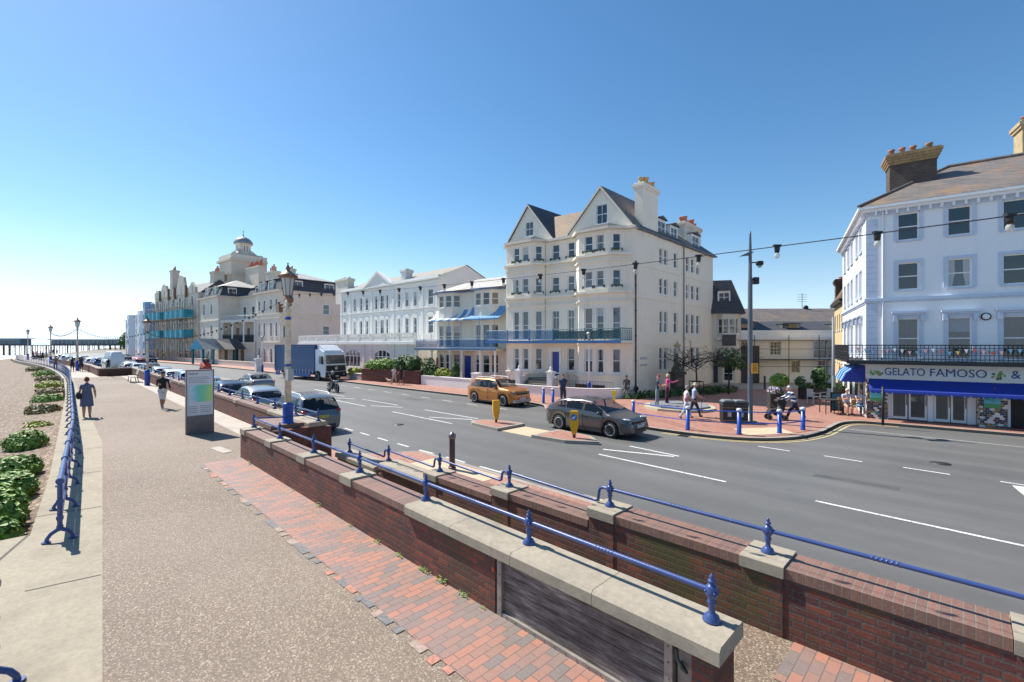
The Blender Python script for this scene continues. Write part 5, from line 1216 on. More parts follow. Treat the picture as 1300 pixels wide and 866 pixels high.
for x in (2.2, 6.6, 11.4):
    m = MB(ZB); m.box(x, x + 1.7, .4, 2.0, 4.45, 5.05); m.box(x - .1, x + 1.8, .2, 2.2, 5.051, 5.12); d_ = obj('skylight_box', m, M['lead'], R_); m = MB(ZB); m.box(x + .1, x + 1.6, .36, .398, 4.62, 5.0); obj('pane', m, M['glass'], d_)
m = MB(ZB); m.box(2.0, 2.9, -.05, -.01, -.6, 1.45); obj('door', m, plain('brown_timber_door', (.25, .10, .025), .5), R_)
m = MB(ZB); m.box(1.0, 1.7, -.06, -.012, -.2, 1.5); m.box(3.2, 3.7, -.06, -.012, -.2, 1.5); obj('lime_panel', m, plain('lime_green_panel', (.45, .52, .08), .6), R_)
m = MB(ZB); m.tube([(12.0, 6.2, 6.9), (12.0, 6.2, 8.6)], .03, 5)
for q in range(4): m.tube([(11.5, 6.2, 7.7 + q * .25), (12.5, 6.2, 7.7 + q * .25)], .015, 4)
m.lathe([(.25, 6.9), (.25, 7.15), (.1, 7.3)], (12.4, 6.2, 0), 8); obj('aerial', m, M['black_iron'], R_)
D_ = bldg('mansard_cottage', 'narrow dark mansard roofed building with a white bow window, behind the bare trees', 19.05, 43.5, .97, -.24)
m = MB(ZB); dfr = [(0, 0), (.5, 0), (.9, -.5), (2.0, -.5), (2.4, 0), (2.6, 0)]
for i, (a, b) in enumerate(zip(dfr, dfr[1:])):
    L = hypot(b[0] - a[0], b[1] - a[1]); o = []
    if i == 2: o = [(.05, .5, 4.05, 5.45), (.6, 1.05, 4.05, 5.45), (.2, .95, 1.3, 2.7), (.1, .9, -.4, 1.0)]
    if i == 1 or i == 3: o = [(.08, L - .08, 4.05, 5.45)]
    wallseg(m, a, b, -.85, 5.9, o)
    for q in o: window(D_, a, b, *q, 'sash', gm_=M['glassdark'])
m.quad((2.6, 0, -.85), (2.6, 6, -.85), (2.6, 6, 5.9), (2.6, 0, 5.9)); obj('wall', m, M['cream2'], D_)
m = MB(ZB); m.box(.85, 2.05, -.56, -.502, 2.9, 3.95); m.box(.1, 2.4, -.7, -.56, 1.0, 1.25); obj('hung_tiles', m, M['slate'], D_)
roofm(D_, 'mansard', [[(-.1, -.6, 5.9), (2.9, -.6, 5.9), (1.9, .6, 9.2), (-.1, .6, 9.2)], [(2.9, -.6, 5.9), (2.9, 6, 5.9), (1.9, 5.5, 9.2), (1.9, .6, 9.2)], [(-.1, .6, 9.2), (1.9, .6, 9.2), (1.9, 5.5, 9.2), (-.1, 5.5, 9.2)]], M['slate'])
dormer(D_, 1.1, -.15, 6.9, 1.1, 1.2, 1.2, 'front')
m = MB(ZB); m.box(.2, .75, -.08, -.01, -.6, 1.5); obj('door', m, plain('black_door', (.02, .02, .025), .4), D_)
m = MB(ZB); m.box(2.6, 4.2, .1, 1, -.6, 2.9); obj('shopfront', m, plain('dark_shopfront', (.05, .045, .04), .6), D_)
# ---------------------------------------------------------------- H: gelato building
H_ = bldg('gelato_building', 'pale blue and white corner building with the gelato parlour, black balcony and huge brick chimney', 17.85, 22.9, .81, -.585)
ZB = Matrix(((1, -.081, 0, 0), (0, 1, 0, 0), (0, 0, 1, -PAVZ), (0, 0, 0, 1)))
WH = 13.5; hfr = []; wm = MB(ZB)
xs = [(1.18, 1.98), (2.96, 3.78), (4.74, 5.56), (6.5, 7.3), (8.3, 9.1), (10.1, 10.9)]
o3 = [(a, b, 8.08, 9.4) for a, b in xs]; o2 = [(a, b, 5.68, 7.0) for a, b in xs]; o1 = [(a, b, 2.35, 4.3) for a, b in xs]
wallseg(wm, (0, 0), (WH, 0), 2.2, 9.75, o3 + o2 + o1, .14)
sx = [(1.6, 2.5), (3.2, 4.1), (5.6, 6.5), (7.4, 8.3), (9.6, 10.5)]
s3 = [(a, b, 8.0, 9.3) for a, b in sx]; s2 = [(a, b, 5.6, 7.0) for a, b in sx]; s1 = [(a, b, 2.4, 4.3) for a, b in sx]
wallseg(wm, (-11.7 * .0 - 0, 11.7), (0, 0), 2.2, 9.75, [(11.7 - b, 11.7 - a, c, d) for a, b, c, d in s3 + s2 + s1], .14)
wm.quad((WH, 0, 2.2), (WH, 11.7, 2.2), (WH, 11.7, 9.75), (WH, 0, 9.75)); obj('wall', wm, M['bluewhite'], H_)
for o, hd in ((o3, 0), (o2, 0), (o1, 1)):
    for q in o: window(H_, (0, 0), (WH, 0), *q, 'sash', gm_=M['glassdark'] if hd else M['glass'], surround=.14, head=hd, trim=M['bluetrim'], fm=M['frame'])
for o in (s3, s2, s1):
    for a, b, c, d in o: window(H_, (0, 11.7), (0, 0), 11.7 - b, 11.7 - a, c, d, 'sash', surround=.10, head=1 if c < 3 else 0, trim=M['bluetrim'])
cor = [(0, 11.7), (0, 0), (WH, 0)]
band(H_, 'string_course', cor, 5.18, 5.32, .10, M['bluetrim']); band(H_, 'string_course', cor, 5.1, 5.178, .05, M['bluetrim'])
band(H_, 'frieze', cor, 9.42, 9.62, .04, M['bluetrim']); band(H_, 'cornice', cor, 9.75, 9.88, .38, M['frame']); band(H_, 'cornice', cor, 9.62, 9.748, .24, M['bluewhite'])
m = MB(ZB); m.box(.0, WH, -.05, -.043, 9.42, 9.44); m.box(-.05, -.043, 0, 11.7, 9.42, 9.44); 
for i in range(34): m.box(.3 + i * .4, .38 + i * .4, -.22, -.042, 9.42, 9.618)
for i in range(28): m.box(-.22, -.042, .3 + i * .4, .38 + i * .4, 9.42, 9.618)
obj('bracket_row', m, M['bluewhite'], H_)
m = MB(ZB)
z = 2.4
while z < 9.3: m.box(-.03, .42, -.03, -.002, z, z + .28); m.box(-.03, -.002, -.001, .35, z, z + .28); z += .30
obj('quoin', m, M['bluetrim'], H_)
m = MB(ZB); m.tube([(.62, -.06, 2.4), (.62, -.06, 9.6)], .04, 8); obj('downpipe', m, M['bluewhite'], H_)
def pk(x, y): return (x, y)
roofm(H_, 'roof', [[(-.38, -.38, 9.89), (WH, -.38, 9.89), (WH, 5.6, 12.85), (4.2, 5.6, 12.85)], [(-.38, 12.1, 9.89), (-.38, -.38, 9.89), (4.2, 5.6, 12.85), (4.2, 6.2, 12.85)], [(4.2, 6.2, 12.85), (WH, 6.2, 12.85), (WH, 12.1, 9.89), (-.38, 12.1, 9.89)], [(4.2, 5.6, 12.85), (WH, 5.6, 12.85), (WH, 6.2, 12.85), (4.2, 6.2, 12.85)]], M['slatebrown'])
m = MB(ZB); m.tube([(-.38, -.38, 9.95), (4.2, 5.6, 12.9)], .07, 6); m.tube([(4.2, 5.6, 12.9), (WH, 5.6, 12.9)], .09, 6); obj('ridge_tiles', m, M['slatebrown'], H_)
dkbrick = brickwall('sooty_dark_brick', (.10, .07, .05), (.05, .035, .03), (.12, .10, .08), .22, .075, .01, dark=.6)
hc = MB(ZB); hc.box(1.35, 3.25, 3.1, 4.2, 10.0, 12.75); cho = obj('chimney', hc, dkbrick, H_)
m = MB(ZB)
for k in range(4): e = .06 + .05 * k; m.box(1.35 - e, 3.25 + e, 3.1 - e, 4.2 + e, 12.75 + k * .13, 12.75 + (k + 1) * .13 - .002)
m.box(1.2, 3.4, 2.95, 4.35, 13.27, 13.34); obj('chimney_cap', m, plain('yellow_brick_corbel', (.30, .20, .10), .85, var=.3, scale=5), cho)
for i, x in enumerate((1.5, 1.95, 2.4, 3.05)): m = MB(ZB); m.lathe([(.15, 0), (.15, .08), (.12, .3), (.16, .34), (.16, .42)], (x, 3.65, 13.34), 12); obj('pot', m, plain('sooty_clay_pot', (.26, .12, .07), .8, var=.35, scale=6), cho)
leafm = plain('weed_leaves', (.10, .16, .03), .7, var=.4, scale=9)
def tuft(parent, name, c, r, h, n, mat_, seed=1, w=.02):
    R = random.Random(seed); m = MB()
    for i in range(n):
        a = R.uniform(0, 2 * pi); q = R.uniform(0, r); t = R.uniform(.5, 1) * h; b = Vector((q * .4 * cos(a), q * .4 * sin(a), 0)); e = Vector((q * 1.3 * cos(a), q * 1.3 * sin(a), t)); s_ = Vector((-sin(a), cos(a), 0)) * w
        m.poly([b - s_, b + s_, (b + e) / 2 + s_ * 1.2 + Vector((0, 0, h * .15)), e, (b + e) / 2 - s_ * 1.2 + Vector((0, 0, h * .15))])
    return obj(name, m, mat_, parent, c)
tuft(H_, 'weed_tuft', (2.72, 3.65, 13.34 - PAVZ), .22, .38, 60, leafm)
chimney(H_, 7.3, 9.2, 6.5, 7.6, 12, 15.0, 4, plain('buff_chimney_brick', (.42, .32, .18), .85, var=.2), 'x', .4)
# balcony wrapped round the corner
m = MB(ZB); m.box(-.85, WH, -.95, -.002, 2.12, 2.24); m.box(-.85, -.002, .0, 7.5, 2.12, 2.24); m.box(-.9, WH, -1.0, -.951, 2.08, 2.26); obj('balcony_floor', m, M['black_iron'], H_)
def ironrail(pts):
    m = MB(ZB)
    for a, b in zip(pts, pts[1:]):
        A_ = Vector((*a, 0)); B_ = Vector((*b, 0)); L = (B_ - A_).length; n = int(L / .14)
        for z, r in ((3.0, .025), (2.36, .018), (2.86, .014), (2.55, .012)): m.tube([(a[0], a[1], z), (b[0], b[1], z)], r, 5)
        for i in range(n + 1):
            p = A_.lerp(B_, i / n); m.tube([(p.x, p.y, 2.24), (p.x, p.y, 3.0)], .011, 4, cap=False)
            if i < n: 
                q = A_.lerp(B_, (i + .5) / n); d = (B_ - A_).normalized() * .045
                m.tube([(q + d * cos(t * pi / 4)) + Vector((0, 0, 2.7 + .07 * sin(t * pi / 4))) for t in range(9)], .008, 4, cap=False)
    return m
obj('balcony_railing', ironrail([(-.82, 7.4), (-.82, -.92), (WH, -.92)]), M['black_iron'], H_)
bunt = [plain('bunting_red', (.5, .08, .06), .7), plain('bunting_white', (.7, .7, .68), .7), plain('bunting_yellow', (.6, .42, .1), .7), plain('bunting_blue', (.15, .35, .55), .7), plain('bunting_pink', (.65, .35, .35), .7)]
R = random.Random(11)
for i in range(46):
    x = -.7 + i * .27; m = MB(ZB); z = 2.78 + .07 * sin(i * 1.3); m.poly([(x - .07, -.97, z), (x + .07, -.97, z), (x + .01, -.985, z - .19)]); obj('bunting_flag', m, R.choice(bunt), H_)
# shopfront
sgn = plain('pale_sign_board', (.62, .62, .58), .55, var=.04)
m = MB(ZB); m.box(-.02, WH, -.42, -.30, 1.36, 2.06); obj('sign_board', m, sgn, H_)
m = MB(ZB); m.box(-.06, WH, -.46, .02, 2.062, 2.115); m.box(-.02, WH, -.298, .3, 1.36, 2.06); obj('sign_housing', m, M['frame'], H_)
Ms, L = segM((0, -.42), (WH, -.42)); bluel = plain('navy_sign_lettering', (.02, .05, .22), .5, var=0)
fitted('sign_lettering', 'GELATO', 1.46, .36, bluel, H_, ZB @ Ms, .64, -.012, 1.55)
fitted('sign_lettering', 'FAMOSO', 1.86, .36, bluel, H_, ZB @ Ms, 2.28, -.012, 1.55)
fitted('sign_lettering', '&', .28, .34, bluel, H_, ZB @ Ms, 4.88, -.012, 1.56)
fitted('sign_lettering', 'CAFFE', 1.5, .34, bluel, H_, ZB @ Ms, 5.3, -.012, 1.56)
for x in (3.42, 4.03): m = MB(ZB @ Ms); m.ball((x, -.02, 1.73), .018, 6, 4); obj('sign_dot', m, bluel, H_)
def fruit(cx, cz, cols, seed, s=1.):
    R = random.Random(seed); ms = [plain('sign_art_' + str(i), c, .5, var=0) for i, c in enumerate(cols)]
    m = MB(ZB @ Ms)
    for i in range(16): 
        a = R.uniform(0, 6.28); r = R.uniform(0, .16) * s; m.ball((cx + r * 1.5 * cos(a), -.014, cz + r * sin(a)), (R.uniform(.03, .08) * s, .008, R.uniform(.03, .07) * s), 8, 4, R.randrange(len(cols)))
    obj('sign_fruit_art', m, ms, H_)
fruit(.17, 1.66, [(.05, .22, .04), (.45, .55, .3), (.1, .3, .08)], 1, .9); fruit(.42, 1.62, [(.5, .12, .04), (.6, .25, .1), (.1, .25, .05)], 2, .7); fruit(4.52, 1.67, [(.12, .28, .05), (.6, .62, .5), (.3, .25, .08), (.05, .12, .03)], 3, 1.0)
# awning of deep blue canvas with scalloped valance
canv = plain('royal_blue_canvas', (.010, .035, .28), .75, var=.12, scale=1.5)
m = MB(ZB)
def awn(x0, x1, ya, za, yb, zb_, sc_w=.2):
    n = 14
    for i in range(n):
        a, b = x0 + (x1 - x0) * i / n, x0 + (x1 - x0) * (i + 1) / n
        m.quad((a, ya, za), (a, yb, zb_), (b, yb, zb_), (b, ya, za))
    k = int((x1 - x0) / sc_w)
    for i in range(k):
        a, b = x0 + (x1 - x0) * i / k, x0 + (x1 - x0) * (i + 1) / k
        m.poly([(a, yb - .005, zb_), (a, yb - .02, zb_ - .10), (a * .75 + b * .25, yb - .02, zb_ - .15), ((a + b) / 2, yb - .02, zb_ - .165), (a * .25 + b * .75, yb - .02, zb_ - .15), (b, yb - .02, zb_ - .10), (b, yb - .005, zb_)])
awn(.02, 4.3, -.43, 1.35, -1.0, .86); awn(4.32, 8.6, -.43, 1.35, -1.0, .86); awn(8.62, 12.9, -.43, 1.35, -1.0, .86)
m.poly([(.02, -.43, 1.35), (.02, -.43, .95), (.02, -1.0, .70), (.02, -1.0, .86)])
obj('awning', m, canv, H_)
stripe = plain('bright_blue_stripe', (.20, .45, .85), .7, var=.05)
m = MB(ZB)
for i in range(7):
    for (ya, za, yb, zb_) in ((-.02, 1.95, -.45, 1.85), (-.45, 1.85, -.8, 1.55), (-.8, 1.55, -1.0, 1.1)):
        a, b = .3 + i * .55, .3 + (i + 1) * .55; m.quad((ya, b, za), (yb, b, zb_), (yb, a, zb_), (ya, a, za), i % 2)
m.poly([(-.02, .3, 1.95), (-.02, .3, 1.1), (-1.0, .3, 1.1), (-.8, .3, 1.55), (-.45, .3, 1.85)], 0)
obj('striped_awning', m, [canv, stripe], H_)
# ground floor behind
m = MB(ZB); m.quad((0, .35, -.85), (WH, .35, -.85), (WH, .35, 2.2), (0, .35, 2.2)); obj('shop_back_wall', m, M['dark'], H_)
m = MB(ZB); m.box(-.0, .14, .16, 11.7, -.7, 2.12); obj('side_wall', m, M['bluewhite'], H_)
for y0, y1 in ((1.2, 2.3), (3.4, 4.6), (6, 7.2), (8.6, 10.4)): m = MB(ZB); m.box(-.03, -.002, y0, y1, -.2, 1.7); obj('side_window', m, M['glass'], H_)
tiles = [(.62, .60, .55), (.035, .02, .03), (.10, .035, .02), (.25, .15, .04), (.02, .04, .10), (.55, .55, .5), (.03, .2, .18)]
tmat = [plain('mosaic_tile_%d' % i, c, .35, var=.15) for i, c in enumerate(tiles)]
def pillar(x0, x1, y0, y1, seed):
    R = random.Random(seed); o = MB(ZB); o.box(x0 + .004, x1 - .004, y0 + .004, y1, -.7, 1.355); p = obj('tiled_pillar', o, M['frame'], H_)
    m = MB(ZB); z = -.62; k = 0
    while z < 1.3:
        x = x0 - (.06 if k % 2 else 0)
        while x < x1 - .02:
            a, b = max(x, x0), min(x + .15, x1); c = R.choice([0, 0, 1, 1, 2, 3, 4, 5, 4, 3] + ([6, 6] if z < -.3 else [])); m.box(a + .003, b - .003, y0 - .006, y0, z, z + .088, c); x += .155
        y = y0
        while y < y1 - .05: m.box(x0 - .006, x0, y, y + .115, z, z + .088, R.choice([0, 1, 2, 5, 3])); y += .12
        z += .094; k += 1
    obj('mosaic_tiles', m, tmat, p)
    m = MB(ZB); m.box(x0 + .12, x1 - .22, y0 - .03, y0 - .008, .25, .85); b = obj('picture_board', m, plain('turquoise_poster', (.10, .42, .50), .6, var=.3, scale=6), p); m = MB(ZB); m.box(x0 + .12, x1 - .22, y0 - .034, y0 - .031, .25, .42); obj('poster_grass', m, plain('green_poster', (.08, .30, .12), .6), b)
pillar(-.02, .78, -.30, .3, 4); pillar(3.92, 4.78, -.42, .3, 9)
for (x0, x1) in ((.95, 1.55), (1.60, 2.25), (2.5, 3.05), (3.08, 3.6)):
    m = MB(ZB); m.box(x0, x0 + .07, .0, .06, -.58, 1.35); m.box(x1 - .07, x1, .0, .06, -.58, 1.35); m.box(x0 + .07, x1 - .07, .0, .06, -.58, -.46); m.box(x0 + .07, x1 - .07, .0, .06, 1.2, 1.35); d = obj('glazed_door', m, M['frame'], H_)
    m = MB(ZB); m.quad((x0, .04, -.5), (x1, .04, -.5), (x1, .04, 1.3), (x0, .04, 1.3)); obj('pane', m, M['glassdark'], d); m = MB(ZB); m.tube([(x1 - .035, -.03, .1), (x1 - .035, -.03, .6)], .015, 6); obj('handle', m, M['lead'], d)
for a, b in ((.80, .94), (2.27, 2.48), (3.62, 3.9), (4.8, 4.98)): m = MB(ZB); m.box(a, b, -.03, .1, -.62, 1.355); obj('shopfront_post', m, M['bluewhite'], H_)
m = MB(ZB); m.box(.8, WH, -.2, .35, -.68, -.6); obj('threshold', m, plain('dark_red_tile', (.14, .04, .035), .6), H_)
m = MB(ZB); m.lathe([(.13, 0), (.14, .04), (.14, .05)], (0, 0, 0), 16); m2 = MB(); m2.lathe([(.0, 0), (.17, 0), (.17, .05), (.0, .05)], (0, 0, 0), 18)
ck = obj('round_alarm_box', m2, M['black_iron'], H_); ck.rotation_euler = (pi / 2, 0, 0); ck.location = (4.22, -.01, 5.0 - .63 + .6 - .05)
m3 = MB(); m3.lathe([(0, .051), (.13, .051), (.12, .058), (0, .058)], (0, 0, 0), 18); obj('alarm_face', m3, M['frame'], ck)
ZB = ZB0.copy()
# yellow house and pole beyond
yel = render_wall('buff_yellow_render', (.60, .47, .26), .2)
G_ = bldg('yellow_house', 'buff yellow building with an orange tiled roof behind the gelato corner', 25.0, 34.3, .855, -.518)
m = MB(ZB); ops = [(a, a + .8, z, z + 1.3) for a in (.8, 2.6, 4.4, 6.2) for z in (1.6, 4.2)]; wallseg(m, (0, 8), (0, 0), -.85, 6.5, ops); wallseg(m, (0, 0), (8, 0), -.85, 6.5); obj('wall', m, yel, G_)
for o in ops: window(G_, (0, 8), (0, 0), *o, 'bars')
roofm(G_, 'roof', [[(-.35, -.35, 6.5), (8, -.35, 6.5), (6, 3, 9.3), (1.2, 3, 9.3)], [(-.35, 8.3, 6.5), (-.35, -.35, 6.5), (1.2, 3, 9.3), (1.2, 5, 9.3)], [(1.2, 5, 9.3), (6, 3, 9.3), (8, 8.3, 6.5), (-.35, 8.3, 6.5)]], M['orangetile'])
band(G_, 'eaves', [(0, 8.2), (0, 0), (8, 0)], 6.32, 6.5, .3, M['black_iron']); chimney(G_, -.1, .7, 5.2, 6.4, 6.3, 8.6, 2, dkbrick, 'y', .25)

# ---------------------------------------------------------------- pier, far trees, sky stays the world
pr = thing('pier', 'long low pier with flat dark buildings standing in the sea at the horizon', 'pier', (-420, 335, -5), 0)
iron_b = plain('rusty_pier_iron', (.13, .07, .055), .8, var=.2, scale=.1); dk = MB(); dk.box(-40, 190, -6, 6, 6.9, 7.5); obj('deck', dk, iron_b, pr)
legs = MB()
for i in range(58):
    x = -40 + i * 4.0
    for y in (-5, 5): legs.tube([(x, y, -3), (x, y, 6.9)], .45 if i % 4 == 0 else .22, 5)
    legs.tube([(x, -5, 4), (x + 4, -5, 6.6)], .12, 4)
obj('piles', legs, iron_b, pr)
bm = plain('pier_building_paint', (.10, .15, .19), .6, var=.3, scale=.3); rf = plain('pier_building_roof', (.30, .33, .36), .6)
for x0, x1, h in ((-40, 62, 4.3), (85, 178, 3.6)):
    m = MB(); m.box(x0, x1, -4, 4, 7.5, 7.5 + h); b = obj('pavilion', m, bm, pr); m = MB(); m.box(x0 - 2, x1 + 2, -5, 5, 7.5 + h, 8.1 + h); obj('pavilion_roof', m, rf, b)
    m = MB()
    for k in range(int((x1 - x0) / 3.2)): m.box(x0 + 1 + k * 3.2, x0 + 2.6 + k * 3.2, -4.1, -4.01, 8.3, 10.6)
    obj('pavilion_window', m, M['glass'], b)
rl = MB()
for x in range(-40, 190, 2): rl.box(x - .06, x + .06, -6, -5.9, 7.5, 8.5)
rl.box(-40, 190, -6.05, -5.85, 8.5, 8.65); obj('pier_railing', rl, bm, pr)
hl = MB(); R = random.Random(8); pts = []
for i in range(41): pts.append((-900 + i * 40, 2600 + (i % 3) * 30, -5 + 14 * (0.35 + .65 * abs(sin(i * .37))) + R.uniform(-1, 2)))
for a, b in zip(pts, pts[1:]): hl.quad((a[0] - 1500, a[1], -6), (b[0] - 1500, b[1], -6), (b[0] - 1500, b[1], b[2]), (a[0] - 1500, a[1], a[2])); hl.quad((a[0] - 1500, a[1], a[2]), (b[0] - 1500, b[1], b[2]), (b[0] - 1500, b[1] + 300, -6), (a[0] - 1500, a[1] + 300, -6))
struct('distant_hills', hl, plain('hazy_far_hills', (.10, .14, .17), .9))

# ---------------------------------------------------------------- plants
def leafmat(name, c, c2):
    m = N(name); r = m.n('ObjectInfo'); f = m.noise(7, 3, .7); m.color(m.ramp(f, [(.3, c), (.7, c2)])); m.rough(.6); m.b.inputs['Subsurface Weight'].default_value = 0
    m.b.inputs['Transmission Weight'].default_value = 0; return m.m
G1 = leafmat('fresh_green_leaves', (.09, .18, .02), (.24, .38, .06)); G2 = leafmat('deep_green_leaves', (.03, .08, .02), (.09, .17, .04)); G3 = leafmat('olive_dry_stems', (.14, .13, .04), (.28, .22, .09)); G4 = leafmat('yellow_green_leaves', (.20, .26, .02), (.38, .40, .05))
bark = plain('dark_bark', (.05, .04, .035), .9, var=.3, scale=12)
def foliage(blobs, n, size, seed, squash=1.):
    """leaf-sized faces spread through the volume of several blobs (cx,cy,cz,rx,ry,rz)"""
    R = random.Random(seed); m = MB(); tot = sum(b[3] * b[4] * b[5] for b in blobs)
    for b in blobs:
        k = int(n * b[3] * b[4] * b[5] / tot)
        for i in range(k):
            while 1:
                p = Vector((R.uniform(-1, 1), R.uniform(-1, 1), R.uniform(-1, 1)))
                if p.length < 1: break
            if p.length < .5 and R.random() < .6: p = p.normalized() * R.uniform(.6, 1)
            c = Vector((b[0] + p.x * b[3], b[1] + p.y * b[4], b[2] + p.z * b[5]))
            nrm = (p.normalized() + Vector((R.uniform(-.7, .7), R.uniform(-.7, .7), R.uniform(-.3, .9)))).normalized(); t = nrm.orthogonal().normalized()
            t = Matrix.Rotation(R.uniform(0, 6.28), 3, nrm) @ t; q = nrm.cross(t); s = size * R.choice((.45, .7, 1., 1.2, 1.7)) * R.uniform(.8, 1.2)
            m.poly([c - t * s, c + q * s * .55 + nrm * s * .12, c + t * s * 1.1, c - q * s * .55 + nrm * s * .12])
    return m
def bush(name, label, loc, blobs, n, size, mat_, seed, cat='plant', group=None, stem=True, extra=None):
    t = thing(name, label, cat, loc, 0, group); obj('leaves', foliage(blobs, n, size, seed), mat_, t)
    if stem:
        R = random.Random(seed); m = MB()
        for b in blobs:
            for q in range(3): m.tube([(b[0] * .3, b[1] * .3, -.15), (b[0] * .7, b[1] * .7, b[2] * .5), (b[0] + R.uniform(-.4, .4) * b[3], b[1] + R.uniform(-.4, .4) * b[4], b[2] + b[5] * .4)], [.03 * (b[3] + .4), .02, .008], 5)
        obj('stems', m, bark, t)
    if extra: extra(t)
    return t
bg_ = 'clumps of wild plants along the beach edge'
bush('beach_plant', 'biggest deep green leafy plant at the beach edge, nearest the camera', (*ST(12.5, -.95)[:2], -.75), [(0, 0, .62, .55, .5, .5), (-.5, .5, .6, .6, .55, .48), (.5, -.5, .5, .55, .5, .42), (-.9, .95, .55, .5, .5, .42), (-.6, -.3, .45, .7, .6, .42), (-1.2, .3, .35, .6, .5, .35), (1.0, -1.0, .4, .5, .45, .35)], 7500, .07, G1, 3, 'plant', bg_)
bush('beach_plant', 'low leafy green plant just behind the biggest beach plant', (*ST(15.6, -.75)[:2], -.72), [(0, 0, .45, .45, .45, .36), (-.4, .4, .42, .42, .42, .33)], 1900, .065, G1, 4, 'plant', bg_)
bush('beach_plant', 'small round green plant between two bigger clumps on the shingle', (*ST(18.0, -.75)[:2], -.72), [(0, 0, .45, .5, .5, .36), (-.3, .3, .38, .35, .35, .28)], 1500, .06, G1, 5, 'plant', bg_)
bush('beach_plant', 'rounded green bush standing alone on the shingle close to the railing', (*ST(22.6, -.75)[:2], -.75), [(0, 0, .48, .55, .6, .40), (.2, -.25, .4, .35, .35, .28)], 1700, .06, G1, 6, 'plant', bg_)
wordy = ['first', 'second', 'third', 'fourth', 'fifth', 'sixth', 'seventh', 'eighth']
for i, (s, t, k, mm_) in enumerate(((28, -.55, .7, G4), (34, -.45, 1.0, G3), (40, -.35, 1.1, G1), (46, -.3, 1.1, G3), (53, -.4, 1.2, G4), (62, -.4, 1.3, G3), (73, -.4, 1.4, G1), (87, -.4, 1.4, G3))):
    nm = {G1: 'green', G3: 'olive brown', G4: 'yellow green'}[mm_]
    bush('beach_plant', '%s straggly plant clump on the shingle, %s beyond the lone rounded bush' % (nm, wordy[i]), (*STD(s, t)[:2], -.80), [(0, 0, .35 * k, .8 * k, .7 * k, .38 * k), (-.8 * k, .8 * k, .3 * k, .7 * k, .6 * k, .3 * k), (-1.8 * k, 1.5 * k, .3 * k, .7 * k, .5 * k, .25 * k)], 1500, .075, mm_, 20 + i, 'plant', bg_, stem=False)
# street garden shrubs by the hotel
def at(px, py, z): k = (3.05 - z) / (py - 437.); return ((px - 650) * k, 578 * k)
bush('garden_shrub', 'big rounded green hedge above the brick planter by the hotel', (-12.9, 45.6, .4), [(0, 0, .5, 1.5, 1, .75), (-1.3, 1.2, .4, 1.1, .9, .65), (1.0, -.9, .6, 1.0, .8, .6)], 2600, .12, G1, 51)
bush('garden_shrub', 'dark green shrub right of the rounded hedge, below the arched windows', (-10.3, 43.7, .3), [(0, 0, .8, 1.1, .9, .9), (1.0, -.8, .9, .9, .8, .8)], 2000, .12, G2, 52)
bush('garden_shrub', 'tall loose shrub with pale flowers in front of the columns', (-7.7, 41.9, -.4), [(0, 0, 1.3, .7, .6, 1.0), (.6, -.5, .9, .6, .5, .8)], 1300, .09, G2, 53)
bush('garden_shrub', 'yellow green shrub beside the low white wall', (-6.1, 40.5, -.3), [(0, 0, .7, .8, .6, .55), (.5, -.3, .5, .5, .5, .4)], 1300, .10, G4, 54)
bush('garden_shrub', 'slender leafy shrub against the iron railings of the canopy house', (-4.9, 39.6, -.5), [(0, 0, 1.2, .35, .35, .9)], 600, .09, G2, 55)
bush('garden_shrub', 'small bright green plant at the foot of the hotel terrace', (-16.5, 47.9, -.4), [(0, 0, .6, .8, .6, .4)], 500, .12, G4, 56)
bush('seafront_tree', 'dark green tree standing left of the far terrace', (-142, 170, -.6), [(0, 0, 5, 3.8, 3.8, 3.6), (2, -2, 3.2, 2.5, 2.5, 2.4)], 1800, .5, G2, 57, 'tree')
# bare trees in the square, hedge bed, evergreen
def bare_tree(name, label, loc, h, spread, seed, lean=0, leaves=0):
    R = random.Random(seed); t = thing(name, label, 'tree', loc, 0, 'small trees in the paved square'); m = MB()
    m.tube([(0, 0, 0), (.03, 0, h * .3), (0, .04, h * .52)], [.075, .06, .05], 8); obj('trunk', m, bark, t); c = MB()
    def br(p, d, L, r, k):
        q = p + d * L; mid = p + d * L * .5 + Vector((R.uniform(-.1, .1), R.uniform(-.1, .1), R.uniform(-.02, .1))) * L; c.tube([p, mid, q], [r, r * .8, r * .55], 5, cap=False)
        if k == 0: return
        for i in range(3 if k > 1 else 4):
            e = (d + Vector((R.uniform(-1, 1), R.uniform(-1, 1), R.uniform(-.75, .55)))).normalized(); br(q if i else mid, e, L * R.uniform(.5, .78), r * .55, k - 1)
    for i in range(8):
        a = i * 2.4 + seed; br(Vector((0, 0, h * (.42 + .02 * i))), Vector((cos(a) * spread, sin(a) * spread, .55)).normalized(), h * .26, .04, 3)
    obj('crown', c, bark, t)
    if leaves: obj('leaves', foliage([(0, 0, h * .6, spread, spread, h * .2), (.6, 0, h * .5, .7, .7, .5)], leaves, .10, seed), G2, t)
    return t
tx = at(884, 505, PAVZ); bare_tree('street_tree', 'bare black branched tree with an iron guard round its trunk', (tx[0], tx[1], PAVZ), 4.2, 1.25, 2)
tx2 = (15.2, 34.8); bare_tree('street_tree', 'bare spreading tree behind the lantern memorial', (13.6, 36.2, PAVZ), 4.3, 1.3, 5)
bare_tree('street_tree', 'tree with a few dark green leaves before the mansard cottage', (16.0, 33.6, PAVZ), 4.4, 1.1, 9, leaves=700)
